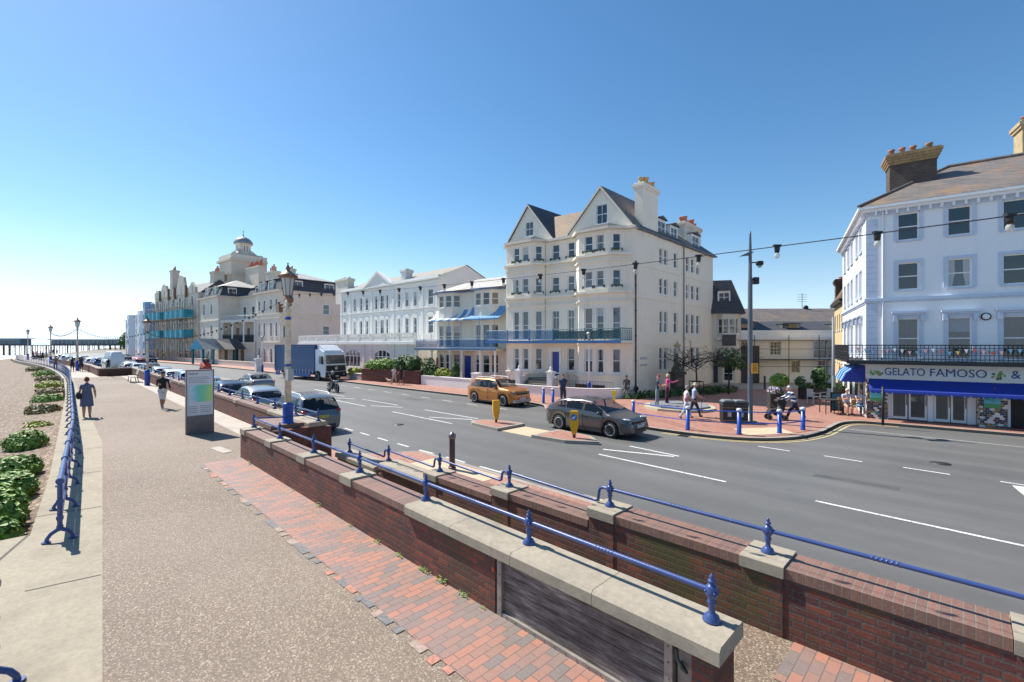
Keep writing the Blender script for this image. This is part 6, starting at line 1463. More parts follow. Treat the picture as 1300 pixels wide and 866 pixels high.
def guard(loc):
    g = thing('tree_guard', 'square black iron guard around the bare tree trunk', 'tree guard', loc); m = MB()
    for x in (-.35, .35):
        for y in (-.35, .35): m.tube([(x, y, 0), (x, y, 1.15)], .025, 5)
    for z in (.5, 1.12):
        for a, b in (((-.35, -.35), (.35, -.35)), ((.35, -.35), (.35, .35)), ((.35, .35), (-.35, .35)), ((-.35, .35), (-.35, -.35))): m.tube([(*a, z), (*b, z)], .028, 5)
    obj('frame', m, M['black_iron'], g)
guard((tx[0], tx[1], PAVZ))
bush('hedge', 'low dark hedge bed along the side of the gabled corner building', (12.4, 32.9, PAVZ), [(-2.6, -1.5, .2, 1.6, .5, .3), (-.4, -.2, .2, 1.6, .6, .32), (1.6, .8, .22, 1.5, .6, .35), (3.6, 2.0, .22, 1.4, .6, .35), (-4.2, -2.2, .15, .8, .4, .2)], 3000, .08, G2, 77, 'hedge', stem=False)
# ================================================================= VEHICLES
tyre_m = plain('tyre_rubber', (.02, .02, .021), .8, var=.1); rim_m = plain('alloy_rim', (.72, .73, .74), .45, .1, .05); cglass = N('car_glass'); cglass.color((.012, .016, .018)); cglass.rough(.04); cglass.b.inputs['Specular IOR Level'].default_value = .9; cglass.b.inputs['Alpha'].default_value = .5; cglass = cglass.m
trim_m = plain('black_plastic_trim', (.02, .02, .021), .55, var=.05); lens_m = plain('clear_lamp_lens', (.32, .34, .37), .12, .2, 0, coat=.5); red_m = plain('red_lamp_lens', (.42, .01, .015), .15, 0, 0, coat=.5)
plate_y = plain('yellow_number_plate', (.75, .60, .04), .5, var=0); plate_w = plain('white_number_plate', (.75, .75, .72), .5, var=0); inner_m = plain('car_interior', (.03, .03, .032), .8, var=0)
def paint(name, c, metal=.5): 
    m = N(name); m.color(c); m.rough(.3); m.b.inputs['Metallic'].default_value = metal; m.b.inputs['Coat Weight'].default_value = .9; m.b.inputs['Coat Roughness'].default_value = .04; return m.m
def wheel_meshes(r, w=.21, spokes=8):
    t = MB(Matrix.Rotation(pi / 2, 4, 'X')); t.lathe([(r * .66, -w / 2), (r * .9, -w / 2), (r * .985, -w * .38), (r, -w * .2), (r, w * .2), (r * .985, w * .38), (r * .9, w / 2), (r * .66, w / 2)], n=28)
    q = MB(Matrix.Rotation(pi / 2, 4, 'X')); q.lathe([(0, w * .30), (r * .16, w * .34), (r * .17, w * .38), (0, w * .40)], n=12); q.lathe([(r * .62, w * .2), (r * .68, w * .5), (r * .64, w * .52), (r * .60, w * .3)], n=28)
    for i in range(spokes):
        a = 2 * pi * i / spokes; ca, sa = cos(a), sin(a); hw = r * .055
        hw *= 2.6; vs = [(r * .1 * ca + hw * sa, r * .1 * sa - hw * ca, w * .42), (r * .1 * ca - hw * sa, r * .1 * sa + hw * ca, w * .42), (r * .65 * ca - hw * sa, r * .65 * sa + hw * ca, w * .50), (r * .65 * ca + hw * sa, r * .65 * sa - hw * ca, w * .50)]
        q.poly(vs)
    return t.mesh('tyre', tyre_m), q.mesh('rim', rim_m)
disc_m = plain('wheel_disc_grey', (.09, .09, .09), .7, var=0)  # dark grey disc behind the wheel spokes
WHEELS = {}
def add_wheel(root, x, y, r, side, w=.21, spokes=8):
    k = (round(r, 3), w, spokes)
    if k not in WHEELS: WHEELS[k] = wheel_meshes(r, w, spokes)
    o = obj('wheel', MB(Matrix.Rotation(pi / 2, 4, 'X')).lathe([(0, -w * .3), (r * .66, -w * .3), (r * .66, w * .15), (0, w * .15)], n=20), disc_m, root, (x, y, r)); 
    t = obj('tyre', WHEELS[k][0], None, o); m = obj('rim', WHEELS[k][1], None, o)
    if side > 0: m.rotation_euler = (0, 0, pi); 
    return o
def lerp_nodes(nodes, x):
    if x <= nodes[0][0]: return nodes[0][1]
    for (a, va), (b, vb) in zip(nodes, nodes[1:]):
        if x <= b:
            t = (x - a) / (b - a); return va + (vb - va) * t
    return nodes[-1][1]
def smooth_nodes(nodes, x, h=.06): return sum(lerp_nodes(nodes, x + d) for d in (-h, -h / 2, 0, h / 2, h)) / 5
def car(label, loc, rot, L, Wd, H, wb, col, kind='hatch', name='parked_car', front_ov=.88, wr=.32, group=None, cat='car', plate='', rails=False, detail=1):
    root = thing(name, label, cat, loc, rot, group); hl = L / 2; xf = hl - front_ov; xr = xf - wb; hw = Wd / 2
    bh = H * .60                                      # belt line
    hood = H * .655
    if kind == 'hatch': top = [(-hl, .62), (-hl + .05, .86), (-hl + .16, H * .68), (-hl + .62, H * .90), (-hl + 1.15, H * .975), (-.15, H), (.36, H * .97), (1.22, hood), (hl - .75, hood - .06), (hl - .22, hood - .17), (hl - .04, hood - .32), (hl, .42)]; g0, g1 = -hl + .18, 1.05; rw = (-hl + .10, -hl + .52); ww = (.40, 1.14)
    elif kind == 'suv': top = [(-hl, .66), (-hl + .06, .95), (-hl + .14, H * .66), (-hl + .36, H * .93), (-hl + .7, H * .985), (-.1, H), (.40, H * .975), (.98, hood + .03), (hl - .6, hood - .01), (hl - .16, hood - .13), (hl - .03, hood - .34), (hl, .5)]; g0, g1 = -hl + .22, .9; rw = (-hl + .12, -hl + .38); ww = (.38, .95)
    elif kind == 'sedan': top = [(-hl, .60), (-hl + .05, .85), (-hl + .14, H * .68), (-hl + .62, H * .705), (-hl + 1.18, H * .95), (-.2, H), (.38, H * .97), (1.14, hood), (hl - .7, hood - .07), (hl - .2, hood - .18), (hl - .03, hood - .33), (hl, .42)]; g0, g1 = -hl + .75, 1.0; rw = (-hl + .62, -hl + 1.2); ww = (.36, 1.12)
    else: bh = H * .52; hood = H * .50; top = [(-hl, .5), (-hl + .04, H * .85), (-hl + .12, H * .97), (-hl + .5, H), (1.1, H), (1.45, H * .955), (hl - .75, hood + .12), (hl - .3, hood - .02), (hl - .05, hood - .22), (hl, .5)]; g0, g1 = -hl + .3, 1.75; rw = (-hl + .0, -hl + .03); ww = (1.42, hl - .76)
    wid = [(-hl, hw * .78), (-hl + .06, hw * .90), (-hl + .35, hw * .97), (xr, hw), (xf, hw), (hl - .35, hw * .95), (hl - .1, hw * .84), (hl, hw * .70)]
    def belt(x): 
        t = smooth_nodes(top, x, .05); b = bh + .10 * (1 - (x + hl) / L) * (kind == 'hatch') + .05 * (1 - (x + hl) / L) ; return min(b, t - .03)
    Rw = wr + .065; n = int(L / (.05 if detail else .11)); X = [-hl + L * i / n for i in range(n + 1)]; X = sorted(set([round(v, 4) for v in X] + [round(-hl + .02, 4), round(hl - .02, 4)]))
    def low(x):
        z = .20 + (.08 if x > hl - .3 or x < -hl + .3 else 0)
        for xc in (xf, xr):
            if abs(x - xc) < Rw: z = max(z, wr + sqrt(Rw * Rw - (x - xc) ** 2))
        return z
    rowsN = 5 + 3 + 4; grid = []
    for x in X:
        w = smooth_nodes(wid, x, .08); t = smooth_nodes(top, x, .05); b = belt(x); zl = min(low(x), b - .04); gh = max(0., t - b); row = []
        for f, k in ((0, .955), (.3, .985), (.55, 1.0), (.8, .99), (1, .955)):
            row.append((w * k, zl + (b - zl) * f))
        yr = w * .955 - .30 * gh - .02; edge = .06 * min(1, gh / .3); zt = t - edge
        for f in (.08, .5, .93): row.append((w * .955 + (yr - w * .955) * f, b + (zt - b) * f))
        for f, dz in ((1., 1.), (.82, .35), (.5, .1), (0, 0)): row.append((yr * f - (.03 * (f == 1)), t - edge * dz * .75 - .03 * (f ** 2) * (gh < .1)))
        grid.append([(x, y, z) for y, z in row])
    B_, WS = MB(), MB(); SGs = {1: MB(), -1: MB()}
    def cls(i, j):
        xm = (X[i] + X[i + 1]) / 2; gh = smooth_nodes(top, xm, .05) - belt(xm)
        if j in (5, 6) and gh > .16:
            a = g0 + (.25 if kind != 'van' else 0); 
            if a + (.22 if j == 6 else 0) < xm < g1 - (.12 if j == 6 else .02):
                for bx in ((-.02, -.95) if kind != 'van' else (1.0, -.1, -1.2)):
                    if abs(xm - bx) < .035: return 'P'
                return 'S'
        if j in (8, 9, 10):
            if ww[0] < xm < ww[1]: return 'W' if j > 8 or kind != 'x' else 'B'
            if rw[0] < xm < rw[1] and kind != 'van': return 'W'
        return 'B'
    P_ = MB()
    for sgn in (1, -1):
        SG = SGs[sgn]
        for i in range(len(X) - 1):
            for j in range(len(grid[0]) - 1):
                q = [grid[i][j], grid[i + 1][j], grid[i + 1][j + 1], grid[i][j + 1]]; q = [(x, y * sgn, z) for x, y, z in q]
                if sgn > 0: q = q[::-1]
                c = cls(i, j); (B_ if c == 'B' else SG if c == 'S' else WS if c == 'W' else P_).add(q, [(0, 1, 2, 3)], 0, True)
    for g in (grid[0], grid[-1]):
        ring = [(x, y, z) for x, y, z in g] + [(x, -y, z) for x, y, z in g[::-1]]; B_.poly(ring if g is grid[-1] else ring[::-1])
    # weld per-part for smooth shading
    def weld(mb):
        key = {}; nv = []; mp = []
        for v in mb.v:
            k = (round(v.x, 4), round(v.y, 4), round(v.z, 4))
            if k not in key: key[k] = len(nv); nv.append(v)
            mp.append(key[k])
        F_, MI, SM = [], [], []
        for f, a, s_ in zip(mb.f, mb.mi, mb.sm):
            g = []
            for i in f:
                if not g or mp[i] != g[-1]: g.append(mp[i])
            if g and g[0] == g[-1]: g = g[:-1]
            if len(set(g)) >= 3: F_.append(g); MI.append(a); SM.append(s_)
        mb.v, mb.f, mb.mi, mb.sm = nv, F_, MI, SM; return mb
    body = obj('body', weld(B_), col, root); 
    for SG in SGs.values():
        if SG.f: obj('side_window', weld(SG), cglass, root)
    if WS.f: obj('windscreen', weld(WS), cglass, root)
    if P_.f: obj('door_pillar', weld(P_), trim_m, root)
    u = MB(); u.box(-hl + .15, hl - .15, -hw * .82, hw * .82, .18, .42); u.box(-hl + .3, hl - .3, -hw * .7, hw * .7, .4, bh - .1)
    for s_ in (-1, 1):
        u.box(xr + Rw + .02, xf - Rw - .02, s_ * hw * .93, s_ * hw * .962, .17, .26)
    obj('underbody', u, trim_m, root)
    if detail:
        for sx in (-.15, -1.05):
            for sy in (-.36, .36):
                q = MB(); q.ball((sx - .12, sy, bh - .05), (.10, .24, .34), 10, 8); q.ball((sx - .16, sy, bh + .28), (.06, .13, .09), 8, 6); obj('car_seat', q, inner_m, root)
    for x in (xf, xr):
        for s_ in (-1, 1): add_wheel(root, x, s_ * (hw - .13), wr, s_, .21, 5 if kind == 'suv' else 10)
    if not detail: pass
    for s_ in (-1, 1):
        m = MB(); m.ball((hl - .26, s_ * hw * .70, hood - .19 if kind != 'van' else hood - .3), (.22, .10, .05), 12, 8); obj('headlight', m, lens_m, root)
        m = MB(); m.ball((-hl + .14, s_ * hw * .80, bh - .02 if kind != 'van' else .95), (.12, .11, .09 if kind != 'van' else .22), 12, 8); obj('tail_light', m, red_m, root)
        mx = g1 - .22 if kind != 'van' else 1.55
        m = MB(); m.ball((mx, s_ * (hw + .06), bh + .08), (.07, .11, .075), 10, 6); obj('wing_mirror', m, col, root)
        if detail:
            for dx in ((.12, -.85) if kind != 'van' else (1.1,)):
                m = MB(); m.box(dx - .09, dx + .09, s_ * (hw * .985), s_ * (hw * 1.012), bh - .11, bh - .075); obj('door_handle', m, col, root)
            m = MB()
            for dx in ((.98, -.02, -.95) if kind != 'van' else (1.6, .5)): m.box(dx - .006, dx + .006, s_ * hw * .95, s_ * hw * 1.0025, .34, bh - .02)
            obj('door_gap', m, trim_m, root)
    m = MB(); m.box(hl - .06, hl + .008, -hw * .45, hw * .45, .30, .46); m.box(hl - .14, hl - .03, -hw * .50, hw * .50, hood - .36, hood - .26); obj('grille', m, trim_m, root)
    m = MB(); m.box(-hl - .008, -hl + .05, -hw * .62, hw * .62, .26, .40); obj('bumper_trim', m, trim_m, root)
    for fx, pm in ((hl + .012, plate_w), (-hl - .006 if kind != 'sedan' else -hl - .006, plate_y)):
        m = MB(); z = .50 if fx > 0 else (.62 if kind != 'suv' else .74); m.box(fx, fx + (.012 if fx > 0 else -.012), -.26, .26, z - .055, z + .055); p = obj('number_plate', m, pm, root)
        if plate and detail:
            M4 = Matrix.Translation((fx + (.014 if fx > 0 else -.014), -.235 if fx > 0 else .235, z - .036)) @ Matrix.Rotation(pi / 2 if fx > 0 else -pi / 2, 4, 'Z') @ Matrix.Rotation(pi / 2, 4, 'X')
            textmesh('plate_lettering', plate, .105, trim_m, p, M4, .001, spacing=.95)
    if rails:
        for s_ in (-1, 1): m = MB(); m.tube([(-hl + .75, s_ * hw * .66, H - .03), (-hl + .95, s_ * hw * .66, H + .04), (.1, s_ * hw * .66, H + .045), (.32, s_ * hw * .66, H - .02)], .018, 6); obj('roof_rail', m, rim_m, root)
    return root
RS, RP = -pi / 4, 3 * pi / 4         # heading -s and +s
focus = car('dark grey hatchback passing the two traffic islands', ST(11.5, 16.65, ROADZ), RS, 4.36, 1.82, 1.48, 2.65, paint('gunmetal_paint', (.075, .075, .078)), 'hatch', 'moving_car', .87, .33, plate='GX15 KLD')
dust = car('orange off road car with roof rails parked by the far kerb', ST(21.3, 20.05, ROADZ), RS, 4.34, 1.82, 1.66, 2.67, paint('burnt_orange_paint', (.50, .17, .02), .4), 'suv', 'parked_car', .84, .36, 'cars along the seafront road', rails=True, plate='GJ70 VTA')
m = MB(); m.box(1.7, 2.2, -.72, .72, .26, .44); obj('skid_plate', m, plain('silver_skid', (.4, .4, .4), .4, .6), dust)
grp = 'cars along the seafront road'
silver = paint('silver_paint', (.42, .43, .45), .7); midgrey = paint('mid_grey_paint', (.14, .145, .15), .6); navy = paint('dark_navy_paint', (.015, .022, .045)); ltblue = paint('pale_blue_paint', (.38, .50, .62), .5); whitep = paint('white_paint', (.75, .75, .75), 0); redp = paint('dark_red_paint', (.35, .02, .04)); blackp = paint('black_paint', (.012, .012, .013)); bluep = paint('mid_blue_paint', (.04, .12, .30)); bronze = paint('bronze_silver_paint', (.34, .31, .28), .6)
car('grey crossover parked nearest, right beside the tall lantern and wall end', ST(21.5, 7.95, ROADZ), RP, 4.45, 1.85, 1.62, 2.68, midgrey, 'suv', group=grp, plate='GV66 MXR', rails=True)
car('silver hatchback parked directly ahead of the grey crossover', ST(28.3, 7.95, ROADZ), RP, 4.2, 1.78, 1.50, 2.6, silver, 'hatch', group=grp, plate='GY12 ZNB')
car('dark navy hatchback parked third in the row along the brick wall', ST(34.3, 7.9, ROADZ), RP, 4.1, 1.75, 1.46, 2.5, navy, 'hatch', group=grp, plate='GK08 WPE')
car('bronze silver saloon with red tail lights driving away in the near lane', ST(41.6, 11.6, ROADZ), RP, 4.6, 1.8, 1.44, 2.7, bronze, 'sedan', 'moving_car', group=grp, plate='GN13 FHU')
rowc = [(41.0, ltblue, 'hatch', 1.48, 'pale blue hatchback parked fourth in the row, behind the information board'), (47.5, ltblue, 'suv', 1.6, 'pale blue crossover parked fifth in the row, near the second lantern'), (54, whitep, 'hatch', 1.45, 'white hatchback parked sixth in the row beyond the bench'), (60.5, silver, 'hatch', 1.48, 'silver hatchback parked seventh in the row beside the planter corner'), (67, navy, 'suv', 1.65, 'navy crossover parked eighth in the row'), (73.5, whitep, 'sedan', 1.44, 'white saloon parked ninth in the row'), (80, silver, 'hatch', 1.47, 'silver hatchback parked tenth, next before the white minibus group'), (102, bluep, 'suv', 1.68, 'blue crossover parked just beyond the white minibus'), (108.5, whitep, 'hatch', 1.5, 'white hatchback second beyond the minibus'), (115, blackp, 'suv', 1.68, 'black crossover third beyond the minibus'), (121.5, silver, 'hatch', 1.5, 'silver hatchback fourth beyond the minibus'), (128, navy, 'hatch', 1.5, 'navy hatchback fifth beyond the minibus'), (134.5, ltblue, 'suv', 1.6, 'pale blue crossover sixth beyond the minibus'), (141, blackp, 'suv', 1.7, 'black crossover last but one of the far parked row'), (148, silver, 'hatch', 1.5, 'silver hatchback last of the far parked row')]
for s, c, k, h, lb in rowc:
    car(lb, (*STD(s, 7.9)[:2], ROADZ), RP - atan2(defl(s + 1) - defl(s - 1), 2), 4.3, 1.8, h, 2.6, c, k, group=grp, detail=0)
car('white minibus parked beyond the planter wall', (*STD(92, 8.0)[:2], ROADZ), RP + .09, 6.2, 2.1, 2.75, 3.7, whitep, 'van', 'minibus', 1.0, .36, None, 'minibus', detail=0)
car('red tailed silver car moving away just right of the minibus', (*STD(96, 11.8)[:2], ROADZ), RP + .09, 4.5, 1.85, 1.65, 2.7, redp, 'suv', 'moving_car', group=grp, detail=0)
car('dark blue car parked below the blue fronted house', (*STD(118, 18.4)[:2], ROADZ), RS + .1, 4.4, 1.85, 1.6, 2.65, navy, 'suv', group=grp, detail=0)
car('black car parked in front of the pale blue houses', (*STD(140, 18.4)[:2], ROADZ), RS + .1, 4.4, 1.85, 1.5, 2.65, blackp, 'hatch', group=grp, detail=0)
car('white car driving towards the camera far down the road', (*STD(128, 14.2)[:2], ROADZ), RS + .1, 4.4, 1.85, 1.5, 2.65, whitep, 'hatch', 'moving_car', group=grp, detail=0)
# wheel detail for the nearest sheets: driver inside the grey hatchback is added with the people
# ---- truck
tr = thing('lorry', 'blue curtain sided lorry with a white cab parked by the far kerb', 'lorry', (-20.1 - 1.15 * 0, 46.9, ROADZ), atan2(-.569, .822))
# local: +x forward, near side is y<0 (towards the sea); origin at near front wheel contact
cabw = plain('white_cab_paint', (.74, .75, .77), .35, var=.04, coat=.5); curt = N('blue_curtain_side'); mp = curt.n('Mapping'); mp.inputs['Scale'].default_value = (5.5, 1, .3); curt.l(curt.co(), mp.inputs[0]); w_ = curt.n('TexWave'); w_.inputs['Scale'].default_value = 1.0; w_.inputs['Distortion'].default_value = 1.5; curt.l(mp.outputs[0], w_.inputs[0]); curt.color(curt.ramp(w_.outputs['Fac'], [(.0, (.05, .16, .38)), (1., (.09, .27, .58))])); curt.rough(.45); curt.bump(w_.outputs['Fac'], 1., .12); curt = curt.m  # light and dark of the pleats painted in, following the bump wave
W2 = 2.5
m = MB(); m.box(-8.2, -.55, 0, W2, .95, 3.62); obj('curtain_body', m, curt, tr)
m = MB(); m.box(-8.25, -.5, -.03, W2 + .03, 3.62, 3.76); m.box(-8.25, -.5, -.03, W2 + .03, .82, .96); m.box(-8.27, -8.2, -.03, W2 + .03, .96, 3.62); m.box(-.56, -.40, -.02, W2 + .02, .9, 3.7); obj('body_frame', m, plain('navy_body_frame', (.02, .05, .16), .5), tr)
m = MB()
for i in range(13): m.box(-8.0 + i * .6, -7.96 + i * .6, -.045, -.032, .70, 1.15)
obj('curtain_strap', m, cabw, tr)
m = MB(); m.box(-5.1, -1.15, .0, .04, .38, .8); m.box(-8.1, -7.2, .0, .04, .38, .8); obj('side_guard', m, plain('blue_side_guard', (.04, .12, .34), .5), tr)
m = MB(); m.box(-8.2, 1.0, .7, 1.8, .55, .82); obj('chassis', m, trim_m, tr)
cab = [(-.35, .75), (-.35, 3.25), (.35, 3.3), (1.0, 3.0), (1.22, 2.75), (1.38, 1.75), (1.42, .95), (1.40, .45), (.62, .45), (.55, .9), (.3, 1.05), (-.3, 1.05), (-.35, .9)]
m = MB(); m.prism_y(cab, .03, W2 - .03); obj('cab', m, cabw, tr)
m = MB(); m.prism_y([(-.35, 3.2), (-.35, 3.72), (.1, 3.66), (.9, 3.15), (1.0, 3.0), (.3, 3.25)], .25, W2 - .25); obj('roof_fairing', m, cabw, tr)
m = MB(); m.poly([(1.245, .16, 2.68), (1.395, .12, 1.78), (1.395, W2 - .12, 1.78), (1.245, W2 - .16, 2.68)][::1]); m.poly([(1.25, .16, 2.68), (1.40, .12, 1.78), (1.40, W2 - .12, 1.78), (1.25, W2 - .16, 2.68)]); obj('windscreen', m, cglass, tr)
m = MB(); m.poly([(.30, .022, 1.8), (1.12, .022, 1.8), (1.0, .022, 2.6), (.30, .022, 2.6)]); m.poly([(.30, W2 - .022, 1.8), (1.12, W2 - .022, 1.8), (1.0, W2 - .022, 2.6), (.30, W2 - .022, 2.6)][::-1]); obj('side_window', m, cglass, tr)
m = MB(); m.box(1.405, 1.46, .15, W2 - .15, 1.02, 1.62); m.box(1.40, 1.50, .05, W2 - .05, .40, .95); obj('grille', m, trim_m, tr)
m = MB(); m.lathe([(.17, 0), (.17, .02), (.14, .02), (.14, 0)], n=16); m.tube([(0, 0, .01), (0, .15, .01)], .012, 4); m.tube([(0, 0, .01), (.13, -.08, .01)], .012, 4); m.tube([(0, 0, .01), (-.13, -.08, .01)], .012, 4)
o = obj('badge', m, rim_m, tr, (1.475, W2 / 2, 1.32)); o.rotation_euler = (pi / 2, 0, pi / 2)
for y in (.25, W2 - .5): m = MB(); m.box(1.49, 1.52, y, y + .28, .6, .8); obj('headlight', m, lens_m, tr)
m = MB(); m.box(1.505, 1.52, .98, 1.52, .45, .56); obj('number_plate', m, plate_w, tr)
for y in (-.22, W2 + .08): m = MB(); m.box(1.05, 1.2, y, y + .14, 1.75, 2.5); m.tube([(1.0, y + .07, 2.55), (1.1, y + .07, 2.55), (1.1, y + .07, 2.4)], .02, 5); obj('wing_mirror', m, trim_m, tr)
for x in (0, -6.1):
    for y, sd in ((.16, -1), (W2 - .16, 1)): add_wheel(tr, x, y, .48, sd, .3, 10)
# ---- motorcycle and small red machine
mc = thing('motorcycle', 'dark motorcycle with round headlamp riding towards the camera past the lorry', 'motorcycle', ST(35.6, 15.5, ROADZ), RS)
for x in (.75, -.72): add_wheel(mc, x, 0, .32, -1, .13, 10)
m = MB(); m.tube([(-.72, .08, .34), (-.15, .1, .42), (.1, .05, .38)], .035, 6); m.tube([(-.72, -.08, .34), (-.15, -.1, .42), (.1, -.05, .38)], .035, 6); m.tube([(.75, .09, .32), (.5, .1, .98)], .03, 6); m.tube([(.75, -.09, .32), (.5, -.1, .98)], .03, 6); m.tube([(.5, 0, .95), (-.2, 0, .7), (-.6, 0, .75)], .04, 6); obj('frame', m, plain('dull_steel', (.3, .3, .3), .4, .8), mc)
m = MB(); m.ball((.02, 0, .45), (.24, .19, .2), 12, 8); m.box(-.2, .22, -.24, .24, .32, .5); m.tube([(.1, -.18, .3), (-.3, -.22, .28), (-.85, -.2, .38)], .05, 8); obj('engine', m, plain('engine_metal', (.12, .12, .12), .4, .7), mc)
m = MB(); m.ball((.18, 0, .82), (.3, .16, .15), 12, 8); obj('fuel_tank', m, blackp, mc); m = MB(); m.ball((-.35, 0, .76), (.38, .15, .08), 12, 6); obj('saddle', m, trim_m, mc)
m = MB(); m.tube([(.38, .38, 1.08), (.48, .12, 1.02), (.48, -.12, 1.02), (.38, -.38, 1.08)], .018, 6); obj('handlebar', m, trim_m, mc); m = MB(); m.ball((.66, 0, .86), (.1, .11, .11), 12, 8); obj('headlight', m, lens_m, mc)
m = MB(); m.tube([(.98, 0, .58), (.85, 0, .66), (.7, 0, .68), (.5, 0, .58)], .05, 6); m.box(-1.0, -.6, -.07, .07, .6, .66); obj('mudguard', m, blackp, mc)
rm = thing('work_machine', 'small bright red work machine with a raised dark arm by the far kerb', 'machine', (*STD(76, 15.6)[:2], ROADZ), RS)
rp_ = plain('orange_red_paint', (.55, .06, .03), .5, var=.1)
m = MB(); m.prism_y([(-1.0, .3), (-1.0, .8), (-.4, 1.25), (.3, 1.2), (1.0, .75), (1.1, .3)], -.5, .5); obj('hull', m, rp_, rm); m = MB(); m.box(-.4, .3, -.35, .35, 1.2, 1.7); obj('seat', m, trim_m, rm); m = MB(); m.tube([(.1, 0, 1.2), (1.7, 0, 2.6), (1.9, 0, 2.75)], .09, 6); obj('arm', m, brd, rm)
for x in (-.6, .6):
    for s_ in (-1, 1): add_wheel(rm, x, s_ * .5, .28, s_, .2, 5)

# ================================================================= STREET FURNITURE
cream_post = plain('peeling_cream_post_paint', (.62, .53, .40), .6, var=.3, scale=9)
whitepost = plain('white_post_paint', (.72, .72, .71), .5, var=.08)
lampg = N('frosted_lantern_glass'); lampg.color((.60, .64, .62)); lampg.rough(.15); lampg.b.inputs['Alpha'].default_value = .75; lampg = lampg.m
copper = plain('browned_copper_cap', (.22, .13, .08), .5, .4, .3, 6)
def lantern(root, z, k=1., metal=copper, n=8):
    """tapered glazed lantern with an overhanging roof and finial; z = bottom of the glass"""
    m = MB(); m.lathe([(.0, z - .16 * k), (.05 * k, z - .16 * k), (.09 * k, z - .05 * k), (.14 * k, z), (.0, z)], n=n, smooth=False); m.lathe([(.25 * k, z + .62 * k), (.33 * k, z + .65 * k), (.33 * k, z + .70 * k), (.20 * k, z + .80 * k), (.09 * k, z + .88 * k), (.05 * k, z + .92 * k), (.08 * k, z + .97 * k), (.04 * k, z + 1.06 * k), (.015 * k, z + 1.12 * k), (.03 * k, z + 1.15 * k), (0, z + 1.2 * k)], n=n * 2, smooth=True)
    for i in range(n):
        a = 2 * pi * i / n; m.tube([(.145 * k * cos(a), .145 * k * sin(a), z), (.235 * k * cos(a), .235 * k * sin(a), z + .64 * k)], .012 * k, 4); m.ball((.31 * k * cos(a), .31 * k * sin(a), z + .71 * k), .028 * k, 6, 4)
    l = obj('lantern', m, metal, root); g = MB(); g.lathe([(.14 * k, z + .01), (.23 * k, z + .62 * k)], n=n, smooth=False); obj('lantern_glass', g, lampg, l); return l
def promenade_lamp(label, loc, H=4.8, full=True, k=1.):
    t = thing('street_lamp', label, 'street lamp', loc, ROAD_ROT, 'tall cream lanterns along the promenade')
    m = MB(); m.lathe([(.175, 0), (.175, .05), (.145, .08), (.14, .50), (.155, .53), (.155, .60), (.125, .64)], n=14) if full else m.lathe([(.17, 0), (.17, 1.1), (.12, 1.15)], n=12)
    obj('base', m, M['bluepost'], t)
    zt = H - 1.2 * k; m = MB(); m.lathe([(.095, .64 if full else 1.0), (.085, 2.0), (.068, zt - .5), (.095, zt - .46), (.095, zt - .4), (.055, zt - .35), (.08, zt - .22), (.05, zt - .12)], n=12)
    for z in (1.75, zt - .62): pass
    obj('post', m, cream_post, t)
    m = MB(); m.lathe([(.094, 1.70), (.094, 1.77)], n=12); m.lathe([(.085, zt - .70), (.085, zt - .62)], n=12); obj('blue_band', m, M['bluepost'], t)
    if full:
        m = MB(); m.box(-.30, -.09, -.10, .10, zt - 1.22, zt - .88); obj('control_box', m, plain('grey_control_box', (.30, .30, .28), .5), t)
        m = MB(); m.tube([(-.08, 0, zt - .3), (-.75, 0, zt - .32)], .025, 6); m.box(-.85, -.6, -.06, .06, zt - .45, zt - .2); m.tube([(.08, 0, zt - .3), (.28, 0, zt - .28)], .025, 6); m.ball((.2, 0, zt - .12), (.09, .09, .12), 8, 6); obj('bracket', m, copper, t)
        m = MB(); m.box(.06, .24, -.08, .08, 1.30, 1.62); obj('electric_box', m, plain('pale_grey_box', (.42, .42, .40), .5), t)
    lantern(t, zt, k); return t
la1 = ST(14.05, 4.78, .70)
promenade_lamp('tallest cream lantern post with blue base, standing on the brick wall end', la1, 4.75, k=.82)
promenade_lamp('second cream lantern post, next to the bench by the brick wall', ST(42.8, 4.72, 0), 5.2, False)
for s, lb in ((72, 'third cream lantern post beyond the planter wall'), (101, 'fourth lantern post, over the far parked cars'), (130, 'fifth and smallest lantern post towards the pier')):
    promenade_lamp(lb, (*STD(s, 2.2)[:2], 0), 6.2, False)
def white_lamp(label, loc, H=4.8):
    t = thing('street_lamp', label, 'street lamp', loc, ROAD_ROT, 'slim white lanterns on the far pavement')
    m = MB(); m.lathe([(.15, 0), (.14, .9), (.09, 1.0)], n=12); obj('base', m, M['bluepost'], t); m = MB(); m.lathe([(.07, .95), (.05, H - .85)], n=10); m.tube([(-.3, 0, H - 1.0), (.3, 0, H - 1.0)], .015, 5); obj('post', m, whitepost, t); lantern(t, H - .85, .72, plain('grey_lantern_metal', (.3, .29, .27), .5, .4), 6); return t
white_lamp('slim white lantern post with blue base in front of the gabled building', (*at(748, 502.5, PAVZ), PAVZ))
white_lamp('slim white lantern post with blue base left of the lorry', (*at(333, 472.5, PAVZ), PAVZ), 5.0)
pm_ = thing('gate_post', 'white capped square post beside the slim lantern near the lorry', 'post', (*at(328, 472, PAVZ), PAVZ), ROAD_ROT); m = MB(); m.box(-.35, .35, -.35, .35, 0, 1.6); m.box(-.45, .45, -.45, .45, 1.602, 1.75); m.lathe([(.3, 1.75), (.1, 1.9), (.16, 2.05), (.02, 2.2)], n=10); obj('post', m, M['white'], pm_)
